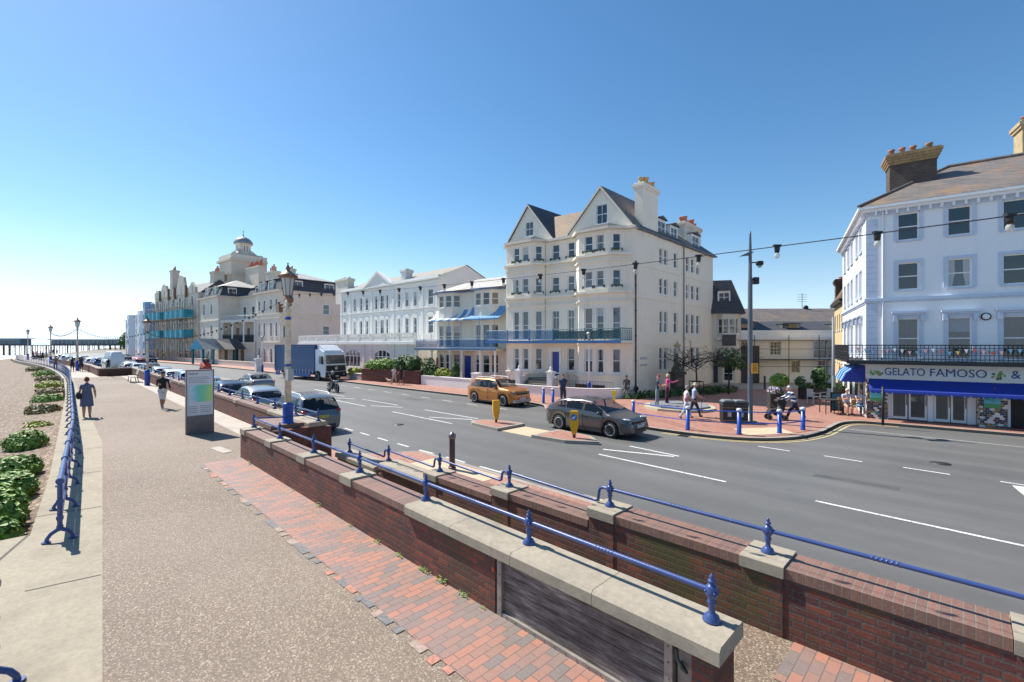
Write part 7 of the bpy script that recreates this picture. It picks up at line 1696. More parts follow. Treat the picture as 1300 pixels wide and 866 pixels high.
# festoon strings
def festoon(label, a, b, sag, n, big=1.):
    t = thing('festoon_lights', label, 'string lights', a, 0, 'festoon strings between the lantern posts'); A_ = Vector(a); D = Vector(b) - A_
    P = lambda f: D * f + Vector((0, 0, -4 * sag * f * (1 - f)))
    m = MB(); m.tube([P(i / 60) for i in range(61)], .006 * big, 5); obj('cable', m, M['black_iron'], t)
    hm = MB(); hm.lathe([(.012, .02), (.03, .005), (.032, -.03), (.026, -.075), (0, -.075)], n=8); hm.box(-.045, .045, -.02, .02, -.005, .022); hm.v = [v * big for v in hm.v]; hm = hm.mesh('lamp_holder', M['black_iron'])
    bm2 = MB(); bm2.lathe([(0, -.15), (.02, -.145), (.032, -.12), (.030, -.095), (.018, -.075), (0, -.075)], n=8); bm2.v = [v * big for v in bm2.v]; bm2 = bm2.mesh('bulb', bulbm)
    for i in range(1, n):
        h = obj('lamp_holder', hm, None, t, P(i / n)); obj('bulb', bm2, None, h)
    return t
bulbm = N('clear_bulb_glass'); bulbm.color((.62, .62, .56)); bulbm.rough(.05); bulbm.b.inputs['Alpha'].default_value = .5; bulbm = bulbm.m
z1 = .70 + 3.45
festoon('nearest festoon string of bulbs crossing the right half of the view over the wall', (la1[0] + .05, la1[1], z1 + .35), (*ST(-15.2, 4.9)[:2], 4.55), .55, 39, .78)
festoon('festoon string from the tall lantern to the second lantern', (la1[0], la1[1], z1 + .25), (*ST(42.8, 4.72)[:2], 3.9), .75, 38, .8)
festoon('festoon string from the second lantern to the third lantern', (*ST(42.8, 4.72)[:2], 3.9), (*STD(72, 2.2)[:2], 4.9), .7, 34, 1.)
festoon('festoon string from the third lantern to the fourth lantern', (*STD(72, 2.2)[:2], 4.9), (*STD(101, 2.2)[:2], 4.9), .7, 34, 1.)
# information board
ib = thing('information_board', 'grey upright information board with a green and blue town map', 'sign', (-10.7, 15.6, 0), .80)
bx = plain('board_metal', (.17, .155, .15), .5, .4, .12, 5); IBX = Matrix.Diagonal((.78, 1, 1, 1))
m = MB(IBX); m.box(-.52, .52, -.07, .07, .0, .62); m.box(-.52, -.485, -.07, .07, .62, 2.18); m.box(.485, .52, -.07, .07, .62, 2.18); m.box(-.484, .484, -.07, .07, 2.14, 2.18); obj('frame', m, bx, ib)
m = MB(IBX); m.box(-.484, .484, -.05, .05, .621, 2.139); obj('panel', m, plain('pale_panel', (.62, .63, .66), .25, var=.06), ib)
mapm = N('town_map_print'); v = mapm.n('TexVoronoi'); v.inputs['Scale'].default_value = 7; mapm.l(mapm.co(), v.inputs[0]); sp = mapm.n('SeparateXYZ'); mapm.l(mapm.co(), sp.inputs[0]); e = mapm.math('ADD', sp.outputs[0], mapm.math('MULTIPLY', mapm.noise(2.5, 4), .5))
c_ = mapm.ramp(e, [(-.0, (.50, .64, .68)), (.12, (.28, .58, .62)), (.24, (.16, .58, .42)), (.38, (.22, .60, .36)), (.52, (.45, .70, .20))]); c_ = mapm.mix(mapm.ramp(v.outputs['Distance'], [(.0, (.35, .35, .35)), (.12, (0, 0, 0))]), c_, (.6, .62, .6)); mapm.color(c_); mapm.rough(.25)
m = MB(IBX); m.box(-.45, .45, -.056, -.051, 1.08, 1.66); obj('map', m, mapm.m, ib)
m = MB(IBX)
for i, (z, w) in enumerate(((2.02, .34), (1.92, .74), (1.86, .78), (1.80, .60), (1.74, .7))): m.box(-.42, -.42 + w, -.054, -.051, z, z + (.035 if i == 0 else .014))
for i in range(4): m.box(-.42, -.1, -.054, -.051, .72 + i * .07, .735 + i * .07); m.box(.0, .4, -.054, -.051, .72 + i * .07, .735 + i * .07)
obj('text_line', m, plain('grey_print', (.16, .17, .2), .5, var=0), ib)
# bench by the wall
bn = thing('bench', 'pale slatted bench facing the sea against the brick wall', 'bench', ST(47.4, 4.3, 0), ROAD_ROT); slat = plain('pale_bench_slat', (.50, .46, .40), .7, var=.15)
for z, y in ((.46, -.22), (.46, -.1), (.46, .02), (.46, .14)): m = MB(); m.box(-1.1, 1.1, y, y + .1, z, z + .035); obj('seat_slat', m, slat, bn)
for z in (.62, .76, .90): m = MB(); m.box(-1.1, 1.1, .26 + (z - .6) * .3, .30 + (z - .6) * .3, z, z + .10); obj('backrest_slat', m, slat, bn)
for x in (-.9, .9):
    m = MB(); m.tube([(x, -.2, 0), (x, -.18, .45), (x, .2, .45), (x, .36, 1.0)], .03, 6); m.tube([(x, .2, .45), (x, .3, 0)], .03, 6); obj('leg', m, M['black_iron'], bn)
# bollards
def bollard(label, loc, h=1.0, r=.085, rails=None):
    t = thing('bollard', label, 'bollard', loc, ROAD_ROT, 'blue bollards of the knee rail'); m = MB(); m.lathe([(r * 1.15, 0), (r * 1.15, .05), (r, .07), (r, h - .12)], n=16); obj('shaft', m, M['bluepost'], t)
    m = MB(); m.lathe([(r * 1.25, h - .12), (r * 1.25, h - .06), (r * 1.05, h - .02), (r * .6, h + .0), (0, h)], n=16); obj('cap', m, plain('pale_bollard_cap', (.55, .56, .60), .45, var=.1), t); return t
BP = [((6.45, 24.2), .72), ((7.55, 19.55), 1.02), ((9.26, 18.55), 1.07), ((11.05, 18.8), 1.0), ((12.5, 19.55), .98)]
for (p, h), lb in zip(BP, ('shortest blue bollard, just beyond the bonnet of the grey car', 'blue bollard in front of the couple in white and hat', 'blue bollard directly before the black litter bins', 'blue bollard left of the pair near the pushchair', 'blue bollard at the kerb corner right of the pushchair')): bollard(lb, (*p, PAVZ), h)
kr = thing('knee_rail', 'pair of thin blue rails strung between the bollards', 'rail', (*BP[0][0], PAVZ)); O = Vector((*BP[0][0], PAVZ))
for zt in (0, 1):
    m = MB(); pts = []
    for (p, h) in BP: pts.append(Vector((*p, PAVZ + (h - .14 if zt == 0 else (h - .60 if h > .8 else .04)))) - O)
    for a, b in zip(pts, pts[1:]): mid = (a + b) / 2 - Vector((0, 0, .015)); m.tube([a, mid, b], .024, 6)
    obj('rail', m, M['bluepost'], kr)
for px, py, lb in ((702, 513, 'blue bollard left of the man in dark blue, behind the grey car'), (690, 512, 'blue bollard at the dropped kerb, leftmost of its pair')):
    p = at(px + 0, py, PAVZ); bollard(lb, (*p, PAVZ), .98)
nb = thing('bollard', 'tall dark bollard with a domed cap standing on the near pavement', 'bollard', ST(10.75, 8.25, PAVZ - .02), ROAD_ROT)
m = MB(); m.lathe([(.115, 0), (.115, .08), (.088, .10), (.085, .92)], n=8, smooth=False); obj('shaft', m, plain('dark_maroon_cast_iron', (.05, .02, .035), .45, var=.3, scale=8), nb); m = MB(); m.lathe([(.10, .92), (.11, .95), (.11, 1.02), (.085, 1.06), (.05, 1.08), (.02, 1.12), (0, 1.12)], n=16); obj('cap', m, plain('worn_cap_iron', (.16, .13, .13), .4, .3, .4, 14), nb)
# refuge signs
amber = plain('amber_refuge_plastic', (.72, .36, .01), .45, var=.08, scale=4); skyb = plain('sign_blue', (.02, .16, .50), .4, var=0)
def refuge(label, loc, arrow):
    t = thing('refuge_bollard', label, 'sign', loc, ROAD_ROT + pi / 2 * 0, 'yellow keep left posts on the islands'); m = MB(); m.lathe([(.05, 0), (.06, .1), (.07, .18)], n=10); obj('foot', m, trim_m, t)
    P = [(-.07, .15), (-.155, .46), (-.165, .55), (-.165, 1.02), (-.14, 1.06), (.14, 1.06), (.165, 1.02), (.165, .55), (.155, .46), (.07, .15)]; m = MB(); m.prism_y(P, -.075, .075); b = obj('shell', m, amber, t)
    b.rotation_euler = (0, 0, -pi / 2 if arrow else 1.1)
    if arrow:
        Mx = Matrix.Translation((0, -.077, .82)); m = MB(Mx @ Matrix.Rotation(pi / 2, 4, 'X')); m.lathe([(0, 0), (.125, 0), (.125, .006), (0, .006)], n=24); s = obj('sign_disc', m, skyb, b)
        m = MB(Mx @ Matrix.Rotation(pi / 2, 4, 'X')); c45 = Matrix.Rotation(radians(-135), 4, 'Z'); m.M = m.M @ c45; m.box(-.09, .03, -.016, .016, .0065, .009); m.poly([(.01, -.055, .0075), (.10, 0, .0075), (.01, .055, .0075)]); obj('arrow', m, plate_w, s)
        b.rotation_euler = (0, 0, .52)
    return t
refuge('plain yellow refuge post on the left island, edge on', ST(15.6, 14.55, ROADZ + .12), False); refuge('yellow refuge post with a blue keep left arrow disc', ST(10.9, 14.35, ROADZ + .12), True)
hy = thing('hydrant_marker', 'small yellow hydrant marker post behind the grey car', 'marker', (*at(779.5, 513, PAVZ), PAVZ), ROAD_ROT + .4); m = MB(); m.box(-.06, .06, -.04, .04, 0, .5); m.box(-.13, .13, -.045, .045, .5, .82); obj('marker', m, plain('marker_yellow', (.75, .62, .02), .5, var=.05), hy)
# litter bins
for (px, py, lb) in ((924, 536, 'left of two black litter bins beside the tall grey pole'), (939, 536.5, 'right of two black litter bins, the one against the pole')):
    t = thing('litter_bin', lb, 'bin', (*at(px, py, PAVZ), PAVZ), -.15, 'pair of black litter bins'); m = MB(); m.box(-.29, .29, -.27, .27, .04, .82); m.box(-.27, -.17, -.25, .25, 0, .04); m.box(.17, .27, -.25, .25, 0, .04); obj('body', m, M['black_iron'], t)
    m = MB(); m.box(-.31, .31, -.29, .29, .82, .98); obj('hood', m, plain('bin_hood', (.035, .04, .042), .5), t); m = MB(); m.box(-.2, .2, -.296, -.291, .845, .95); obj('opening', m, M['dark'], t); m = MB(); m.prism_y([(-.3, .981), (-.18, 1.06), (.18, 1.06), (.3, .981)], -.27, .27); obj('lid', m, plain('grey_bin_lid', (.16, .17, .18), .5), t)
    m = MB(); m.box(-.292, .292, -.275, -.271, .10, .13); m.box(-.292, .292, -.275, -.271, .70, .72); obj('gold_line', m, plain('faded_gold', (.35, .25, .1), .5), t)
    m = MB(); m.box(-.08, .08, -.276, -.271, .3, .5); obj('label_plate', m, plain('bin_label', (.4, .4, .38), .5), t)
# tall grey camera pole
tp = thing('camera_pole', 'tall tapering grey pole with two cameras, floodlight and orange notice', 'pole', (*at(952.5, 535.5, PAVZ), PAVZ), 0); gpole = plain('slate_grey_pole', (.11, .125, .145), .45, .3, .1)
m = MB(); m.lathe([(.30, 0), (.30, .03), (.115, .04), (.11, 1.2), (.105, 5.0), (.10, 6.6), (.085, 6.75), (.07, 8.0), (.045, 8.9), (.03, 9.05)], n=14); obj('shaft', m, gpole, tp)
for z, sg in ((7.55, 1), (6.75, 1)):
    m = MB(); m.tube([(.08, 0, z), (.38, 0, z + .02)], .03, 6); m.lathe([(.16, z + .06), (.17, z - .05), (.15, z - .12), (0, z - .12)], (.45, 0, 0), 14) if z > 7 else m.box(.15, .38, -.1, .1, z - .22, z + .1); c = obj('camera', m, M['black_iron'], tp)
    m = MB(); m.ball((.45, 0, z - .14), .11, 12, 8) if z > 7 else m.ball((.27, -.1, z - .08), .06, 8, 6); obj('camera_dome', m, cglass, c)
m = MB(); m.prism_y([(-.50, 7.85), (-.08, 8.05), (.12, 8.05), (-.05, 7.9)], -.12, .12); obj('floodlight', m, gpole, tp)
m = MB(); m.box(-.02, .30, -.16, -.145, 2.30, 2.78); sn = obj('notice', m, plain('orange_notice', (.75, .33, .02), .5, var=.05), tp); m = MB()
for z, a, b in ((2.68, .04, .24), (2.58, .06, .22), (2.50, .04, .24), (2.42, .06, .20)): m.box(a, b, -.164, -.161, z, z + .03)
obj('notice_text', m, trim_m, sn)
# fountain platform
FPc = at(862, 518, PAVZ); ft = thing('fountain_platform', 'low round stepped stone platform on which the pair in pink and blue stand', 'platform', (*FPc, PAVZ), 0)
gs = concrete('grey_step_stone', (.20, .21, .23)); ls = concrete('lichened_step_edge', (.46, .42, .30))
m = MB(); m.lathe([(2.0, 0), (2.0, .13), (0, .13)], n=10, smooth=False); obj('lower_step', m, ls, ft); m = MB(); m.lathe([(1.68, .131), (1.68, .22), (0, .22)], n=10, smooth=False); obj('upper_step', m, gs, ft)
# lantern memorial
lm = thing('lantern_memorial', 'dark square pedestal with an ornate lantern held by a scrolled base', 'memorial', (*at(860, 500, PAVZ), PAVZ), .1); brz = plain('verdigris_bronze', (.12, .13, .09), .5, .3, .35, 6)
m = MB(); m.box(-.52, .52, -.52, .52, 0, .3); m.box(-.38, .38, -.38, .38, .3, 1.45); m.box(-.47, .47, -.47, .47, 1.45, 1.62); obj('pedestal', m, plain('dark_granite', (.06, .05, .045), .5, var=.3), lm); m = MB(); m.box(-.2, .2, -.387, -.381, .6, 1.2); obj('plaque', m, plain('brown_plaque', (.16, .10, .07), .5), lm)
m = MB(); m.lathe([(.45, 1.62), (.38, 1.72), (.2, 1.85), (.12, 2.1), (.2, 2.3), (.1, 2.45), (.07, 2.9), (.12, 2.95)], n=14)
for i in range(4): a = i * pi / 2; m.tube([(.4 * cos(a), .4 * sin(a), 1.7), (.45 * cos(a + .3), .45 * sin(a + .3), 1.9), (.25 * cos(a + .6), .25 * sin(a + .6), 2.1), (.12 * cos(a), .12 * sin(a), 2.4)], [.09, .07, .05, .03], 8)
obj('scrolled_stem', m, brz, lm); lantern(lm, 3.0, .85, plain('old_gold_lantern', (.45, .36, .16), .5, .3, .2), 6)
# cafe corner: planters, screens, chairs, A-board
wick = plain('dark_planter_wicker', (.03, .027, .025), .8, var=.3, scale=30)
def planter(label, px, py, w, h, fl, seed):
    t = thing('planter', label, 'planter', (*at(px, py, PAVZ), PAVZ), -.2); m = MB(); m.box(-w / 2, w / 2, -.3, .3, 0, h); obj('box', m, wick, t); obj('leaves', foliage([(0, 0, h + .15, w * .55, .35, .28)], 700, .06, seed), G2, t)
    if fl: obj('flowers', foliage([(-w * .1, -.1, h + .2, w * .55, .35, .25)], 260, .05, seed + 1), plain('pale_mauve_flowers', (.55, .45, .60), .7), t)
planter('tall black planter overflowing with pale flowers', 985, 519, .75, .85, True, 90)
bush('potted_palm', 'bright green leafy plant behind the flower planter', (*at(988, 513, PAVZ), PAVZ), [(.2, .2, 1.45, .55, .45, .4)], 500, .12, G1, 92)
bush('potted_plant', 'green leafy plant above the dark screen left of the yellow house', (*at(1040, 506, PAVZ), PAVZ), [(.2, .2, 1.5, .6, .4, .6), (-1.2, .2, 1.2, .35, .3, .35)], 600, .10, G2, 93)
t = thing('cafe_screen', 'long dark hedge planter screen around the cafe seats', 'screen', (*at(1018, 507, PAVZ), PAVZ), .02); m = MB(); m.box(0, 3.0, 0, .4, 0, .75); obj('box', m, wick, t); obj('leaves', foliage([(.5, .2, .85, .6, .3, .25), (1.5, .2, .85, .7, .3, .25), (2.5, .2, .85, .6, .3, .25)], 1500, .06, 95), G2, t)
wpl = plain('white_resin_chair', (.70, .70, .66), .4, var=.04)
def chair(label, px, py, rot):
    t = thing('cafe_chair', label, 'chair', (*at(px, py, PAVZ), PAVZ), rot, 'white cafe armchairs'); m = MB(); m.box(-.25, .25, -.25, .25, .40, .44); obj('seat', m, wpl, t); m = MB()
    for i in range(5): m.box(-.23 + i * .1, -.17 + i * .1, .24, .27, .44, .85)
    m.box(-.25, .25, .235, .275, .84, .90); obj('backrest', m, wpl, t); 
    for x in (-.24, .24):
        m = MB(); m.tube([(x, -.25, .64), (x, .25, .66)], .022, 6); obj('armrest', m, wpl, t)
        for y in (-.23, .23): m = MB(); m.tube([(x, y, 0), (x * .97, y, .64 if y < 0 else .42)], .02, 6); obj('leg', m, wpl, t)
chair('white resin armchair facing left at the cafe', 1033, 512, 1.7); chair('white resin armchair facing right at the cafe', 1050, 512, -1.4)
t = thing('a_board', 'dark framed blue menu board standing by the cafe', 'sign', (*at(1062.5, 524, PAVZ), PAVZ), -.3); m = MB(); m.box(-.3, .3, -.03, .03, .1, 1.1); m.box(-.3, -.24, -.04, .04, 0, 1.1); m.box(.24, .3, -.04, .04, 0, 1.1); obj('frame', m, wick, t); m = MB(); m.box(-.23, .23, -.036, -.031, .18, 1.02); obj('panel', m, plain('teal_menu_print', (.03, .14, .22), .5, var=.3, scale=5), t)
t = thing('cafe_table', 'dark square cafe table next to the menu board', 'table', (*at(1054, 525, PAVZ), PAVZ), -.2); m = MB(); m.box(-.4, .4, -.4, .4, .72, .76); obj('tabletop', m, wick, t)
for x in (-.35, .35):
    for y in (-.35, .35): m = MB(); m.tube([(x, y, 0), (x, y, .72)], .025, 6); obj('leg', m, wick, t)
t = thing('street_pole', 'tall plain grey pole beside the yellow house', 'pole', (*at(1058, 521, PAVZ), PAVZ)); m = MB(); m.lathe([(.10, 0), (.08, 1), (.065, 5.2)], n=10); obj('shaft', m, plain('weathered_grey_pole', (.16, .17, .175), .5), t); m = MB(); m.box(-.08, .08, -.09, -.07, 1.3, 1.9); obj('notice', m, plain('pale_green_notice', (.45, .60, .48), .5), t)
t = thing('name_post', 'slim dark post with a small sign at the kerb before the gelato parlour', 'post', (*at(1121, 540, PAVZ), PAVZ)); m = MB(); m.lathe([(.05, 0), (.045, 1.75)], n=8); obj('shaft', m, M['black_iron'], t)
t = thing('yard_bollard', 'small pale topped bollard at the edge of the pale yard', 'bollard', (*at(971, 494, PAVZ), PAVZ)); m = MB(); m.lathe([(.08, 0), (.08, .9), (.1, .92), (.1, 1.05), (0, 1.1)], n=10); obj('shaft', m, gpole, t)
# drinking / pay box seen left of the far wall
t = thing('wall_spout', 'round black hose reel and pipe on the wall by the black downpipe', 'fitting', (*at(808, 503, PAVZ), PAVZ)); m = MB(Matrix.Rotation(pi / 2, 4, 'X')); m.lathe([(.16, -.05), (.16, .05), (.05, .05)], (0, .55, 0), 14); m.M = None; m.tube([(-.5, 0, .35), (0, 0, .45)], .03, 6); m.tube([(0, 0, 0), (0, 0, .5)], .04, 6); obj('reel', m, M['black_iron'], t)
# ================================================================= PEOPLE
SKIN = plain('skin', (.50, .27, .18), .55, var=.06); SKIN2 = plain('tanned_skin', (.36, .18, .11), .55, var=.06)
def cloth(name, c): return plain(name, c, .85, var=.22, scale=7, bump=.03, bscale=9)
PEOPLE_N = [0]
def person(label, loc, face, h=1.72, pose=None, skin=SKIN, top=None, bottom=None, shoes=None, hair=(.05, .03, .02), sleeve='short', legs='long', hairstyle='short', extra=None, group=None, build=1., fingers=True):
    """face = world angle of the facing direction; body modelled facing +y, one continuous skin mesh"""
    P = dict(lt=4, lk=4, rt=-4, rk=4, la=5, lab=8, le=12, ra=5, rab=8, re=12, lean=3, head=0, drop=0.)
    P.update(pose or {}); k = h / 1.72; D = radians
    hipz = .93; V = []; E_ = []; Rr = []; Z = []
    def v(p, r): V.append(Vector(p)); Rr.append(r * build * 1.08); return len(V) - 1
    def e(a, b, z): E_.append((a, b)); Z.append(z)
    ln = D(P['lean']); tor = lambda d: Vector((0, sin(ln) * d, hipz + cos(ln) * d))
    pel = v(tor(0), .132); wst = v(tor(.17), .126); chs = v(tor(.36), .140); upc = v(tor(.47), .105); nk = v(tor(.545), .052); hd0 = v(tor(.60), .052)
    e(pel, wst, 'hip'); e(wst, chs, 'top'); e(chs, upc, 'top'); e(upc, nk, 'neck'); e(nk, hd0, 'neck')
    ends = {}
    for s, t, kn, key in ((-1, P['lt'], P['lk'], 'L'), (1, P['rt'], P['rk'], 'R')):
        hp = v(Vector((s * .085, 0, hipz - .05)), .095); th = D(t); kneep = V[hp] + Vector((s * .01, sin(th) * .42, -cos(th) * .42)); kmid = v(V[hp].lerp(kneep, .5), .078); kne = v(kneep, .058); sh = th - D(kn)
        mid = v(kneep + Vector((0, sin(sh) * .16, -cos(sh) * .16)), .054); ank = v(kneep + Vector((0, sin(sh) * .40, -cos(sh) * .40)), .036)
        fa = sh if abs(t) < 50 else 0; toe = v(V[ank] + Vector((s * .02, .13 * cos(fa) , -.035 + .13 * sin(fa) * .6)), .034); heel = v(V[ank] + Vector((0, -.04, -.04)), .032)
        e(pel, hp, 'hip'); e(hp, kmid, 'thigh'); e(kmid, kne, 'thigh2'); e(kne, mid, 'shin'); e(mid, ank, 'shin2'); e(ank, toe, 'foot'); e(ank, heel, 'foot'); ends[key] = V[ank].copy()
    hands = {}
    for s, a, ab, el, key in ((-1, P['la'], P['lab'], P['le'], 'L'), (1, P['ra'], P['rab'], P['re'], 'R')):
        shp = v(tor(.47) + Vector((s * .165, 0, .0)), .062); a_ = D(a) ; ab_ = D(ab); d = Vector((s * sin(ab_), sin(a_) * cos(ab_), -cos(a_) * cos(ab_))); elb = v(V[shp] + d * .28, .042); um = v(V[shp].lerp(V[elb], .5), .050)
        f_ = a_ + D(el); d2 = Vector((s * sin(ab_) * .4 - s * .12 * sin(D(el)), sin(f_), -cos(f_))).normalized(); wr = v(V[elb] + d2 * .25, .028); pm = v(V[wr] + d2 * .07, .034)
        e(upc, shp, 'top'); e(shp, um, 'uarm'); e(um, elb, 'uarm2'); e(elb, wr, 'farm'); e(wr, pm, 'hand'); hands[key] = (V[pm].copy(), d2.copy(), s)
    me = bpy.data.meshes.new('person'); me.from_pydata([tuple(x) for x in V], E_, []); o = bpy.data.objects.new('person', me); COL.objects.link(o)
    md = o.modifiers.new('skin', 'SKIN'); md.use_smooth_shade = True; md.branch_smoothing = .6
    sv = me.skin_vertices[0].data
    for i, r in enumerate(Rr): sv[i].radius = (r, r); sv[i].use_root = (i == 0)
    sb = o.modifiers.new('sub', 'SUBSURF'); sb.levels = 1; sb.render_levels = 1
    dg = bpy.context.evaluated_depsgraph_get(); dg.update(); nm = bpy.data.meshes.new_from_object(o.evaluated_get(dg)); bpy.data.objects.remove(o); bpy.data.meshes.remove(me)
    B_ = MB(); B_.v = [x.co.copy() for x in nm.vertices]; tf = (upc,)
    for i, q in enumerate(B_.v):                       # flatten the trunk a little
        if abs(q.x) < .2 and q.z > hipz - .08:
            c = tor(max(0, q.z - hipz)).y if P['lean'] < 50 else None
            if c is not None and abs(q.y - c) < .16: q.y = c + (q.y - c) * .82; q.x *= 1.22 if q.z < hipz + .48 else 1.05
    skinzones = {'neck', 'hand'}
    if sleeve == 'short': skinzones |= {'farm', 'uarm2'}
    if sleeve == 'none': skinzones |= {'farm', 'uarm', 'uarm2', 'top'}
    if legs == 'short': skinzones |= {'shin', 'shin2'}
    if legs == 'dress': skinzones |= {'shin', 'shin2'}
    for f in nm.polygons:
        c = f.center; best = None
        for (a, b), z in zip(E_, Z):
            A_, D_ = V[a], V[b] - V[a]; t = max(0, min(1, (c - A_).dot(D_) / max(1e-9, D_.length_squared))); dd = (c - (A_ + D_ * t)).length - (Rr[a] * (1 - t) + Rr[b] * t)
            if best is None or dd < best[0]: best = (dd, z, t)
        z = best[1]; mi = 0 if z in skinzones else 3 if z == 'foot' else 2 if z in ('hip', 'thigh', 'thigh2', 'shin', 'shin2') else 1
        if z == 'hip' and c.z > hipz + .06: mi = 1 if sleeve != 'none' else 0
        if z == 'neck' and c.z < tor(.50).z: mi = 1 if sleeve != 'none' else 0
        B_.f.append(list(f.vertices)); B_.mi.append(mi); B_.sm.append(True)
    bpy.data.meshes.remove(nm)
    hc_ = tor(.70) + Vector((0, .015 + D(P['head']) * .05, 0)); hr = Matrix.Rotation(-D(P['head']) * .6, 3, 'X')
    B_.ball(hc_, (.076, .092, .115), 14, 10, 0, hr); f = lambda x, y, z: hc_ + hr @ Vector((x, y, z))
    B_.ball(f(0, .094, -.012), (.014, .022, .024), 8, 6, 0, hr); B_.ball(f(0, .06, -.075), (.045, .04, .035), 8, 6, 0, hr)
    for s in (-1, 1): B_.ball(f(s * .078, -.005, -.01), (.012, .022, .032), 6, 5, 0, hr); B_.ball(f(s * .030, .081, .012), (.012, .008, .008), 6, 4, 4, hr); B_.ball(f(s * .030, .083, .033), (.018, .006, .005), 6, 4, 4, hr)
    B_.ball(f(0, .084, -.052), (.022, .006, .006), 8, 4, 5, hr)
    for key, (p, d, s) in hands.items():
        side = Vector((0, 0, 1)).cross(d); side = side.normalized() if side.length > .1 else Vector((0, 1, 0)); nrm = d.cross(side).normalized(); fr_ = Vector((-s, 0, 0)); wd = d.cross(fr_); wd = wd.normalized() if wd.length > .1 else Vector((0, 1, 0)); cur = fr_
        for i, (off_, ll) in enumerate(((-.027, .060), (-.010, .072), (.009, .068), (.026, .054))): a = p + wd * off_ + d * .012; b = a + d * ll * .55 + cur * .008; B_.tube([a, b, b + d * ll * .4 + cur * .026], [.0095, .009, .0065], 6, 0)
        a = p + wd * .028 - d * .03; B_.tube([a, a + wd * .026 + d * .028, a + wd * .03 + d * .058 + cur * .012], [.011, .010, .007], 6, 0)
    low = min(q.z for q in B_.v); dz = -low if not P['drop'] else -P['drop']
    hairm = plain('hair', hair, .8, var=.2, scale=30) if not hasattr(hair, 'name') else hair
    black = M['dark']; lip = plain('lips', (.32, .12, .10), .5, var=0) if 'lips' not in M else M['lips']; M['lips'] = lip
    S = Matrix.Scale(k, 4) @ Matrix.Translation((0, 0, dz)); B_.v = [S @ q for q in B_.v]
    body = obj('person', B_, [skin, top or cloth('plain_shirt', (.5, .5, .5)), bottom or cloth('plain_trousers', (.05, .05, .07)), shoes or trim_m, black, lip], None, loc, face - pi / 2)
    tag(body, label, 'person', group)
    hh = MB()
    if hairstyle != 'bald':
        R = random.Random(len(label)); nn = 16; mm = 10
        vs = []; hs = {'short': .35, 'bob': -.35, 'curly': -.1, 'long': -.9, 'bun': .1}.get(hairstyle, .3); pf = 1.14 if hairstyle in ('curly', 'bob') else 1.07
        for i in range(mm + 1):
            for j in range(nn):
                t = 2 * pi * j / nn; back = -sin(t); zmin = (-.15 - (.55 if hairstyle in ('bob', 'long') else .25) * max(0, back)) if hairstyle != 'short' else (-.05 - .45 * max(0, back)); zmin = max(zmin, -.85) if back > .1 else .38 + (.0 if abs(back) > .6 else -.35 * (1 - abs(back) / .6))
                z = 1 - (1 - zmin) * i / mm; r = sqrt(max(0, 1 - z * z)) if z < 1 else 0; w = pf + (R.uniform(-.04, .08) if hairstyle == 'curly' else R.uniform(-.01, .02)); vs.append(f(.076 * r * cos(t) * w, .092 * r * sin(t) * w, .115 * z * w + .004))
        hh.add(vs, [(i * nn + (j + 1) % nn, i * nn + j, (i + 1) * nn + j, (i + 1) * nn + (j + 1) % nn) for i in range(mm) for j in range(nn)], 0, True)
        hh.v = [S @ q for q in hh.v]; obj('hair', hh, hairm, body)
    if extra: extra(body, S, f, tor, hands, V)
    return body
def hat(c, brim=True, peak=False):
    def g(body, S, f, tor, hands, V):
        m = MB(S); cc = f(0, 0, .045)
        m.lathe([(.088, 0), (.088, .05), (.07, .085), (.03, .10), (0, .102)], cc, 14)
        if brim: m.lathe([(.088, .004), (.15, -.012), (.15, -.006), (.088, .012)], cc, 16)
        if peak: m.poly([cc + Vector((-.06, .06, .01)), cc + Vector((.06, .06, .01)), cc + Vector((.045, .165, -.005)), cc + Vector((-.045, .165, -.005))])
        obj('hat' if brim else 'cap', m, cloth('hat_cloth', c), body)
    return g
def skirt(c, ztop=1.12, zbot=.48, r0=.15, r1=.25, name='dress'):
    def g(body, S, f, tor, hands, V):
        m = MB(S); n = 20; vs = []; L = 8
        for i in range(L + 1):
            u = i / L; z = ztop + (zbot - ztop) * u; r = r0 + (r1 - r0) * u ** .8
            for j in range(n): t = 2 * pi * j / n; w = 1 + .06 * u * sin(5 * t); vs.append((r * w * cos(t), r * .78 * w * sin(t) - .01, z))
        m.add(vs, [(i * n + j, i * n + (j + 1) % n, (i + 1) * n + (j + 1) % n, (i + 1) * n + j) for i in range(L) for j in range(n)], 0, True); obj(name, m, c, body)
    return g
def many(*fs):
    def g(*a):
        for q in fs: q(*a)
    return g
def bagf(c, side=-1, z=.98, size=(.09, .16, .17)):
    def g(body, S, f, tor, hands, V):
        m = MB(S); m.ball((side * .26, -.06, z), size, 10, 8); m.tube([(side * .26, -.05, z + .1), (side * .17, 0, 1.43), (side * .22, .06, z + .1)], .012, 5); obj('shoulder_bag', m, cloth('bag_cloth', c), body)
    return g
walkA = dict(lt=24, lk=8, rt=-14, rk=22, la=-22, le=22, ra=24, re=28, lean=4); walkB = dict(rt=24, rk=8, lt=-14, lk=22, ra=-22, re=22, la=24, le=28, lean=4)
UP = 3 * pi / 4; DN = -pi / 4       # walking away along +s, walking towards along -s
dressm = N('speckled_grey_dress'); v = dressm.n('TexVoronoi'); v.inputs['Scale'].default_value = 26; dressm.l(dressm.co(), v.inputs[0]); dressm.color(dressm.ramp(v.outputs['Distance'], [(.12, (.62, .62, .66)), (.22, (.10, .11, .18))])); dressm.rough(.85); dressm = dressm.m
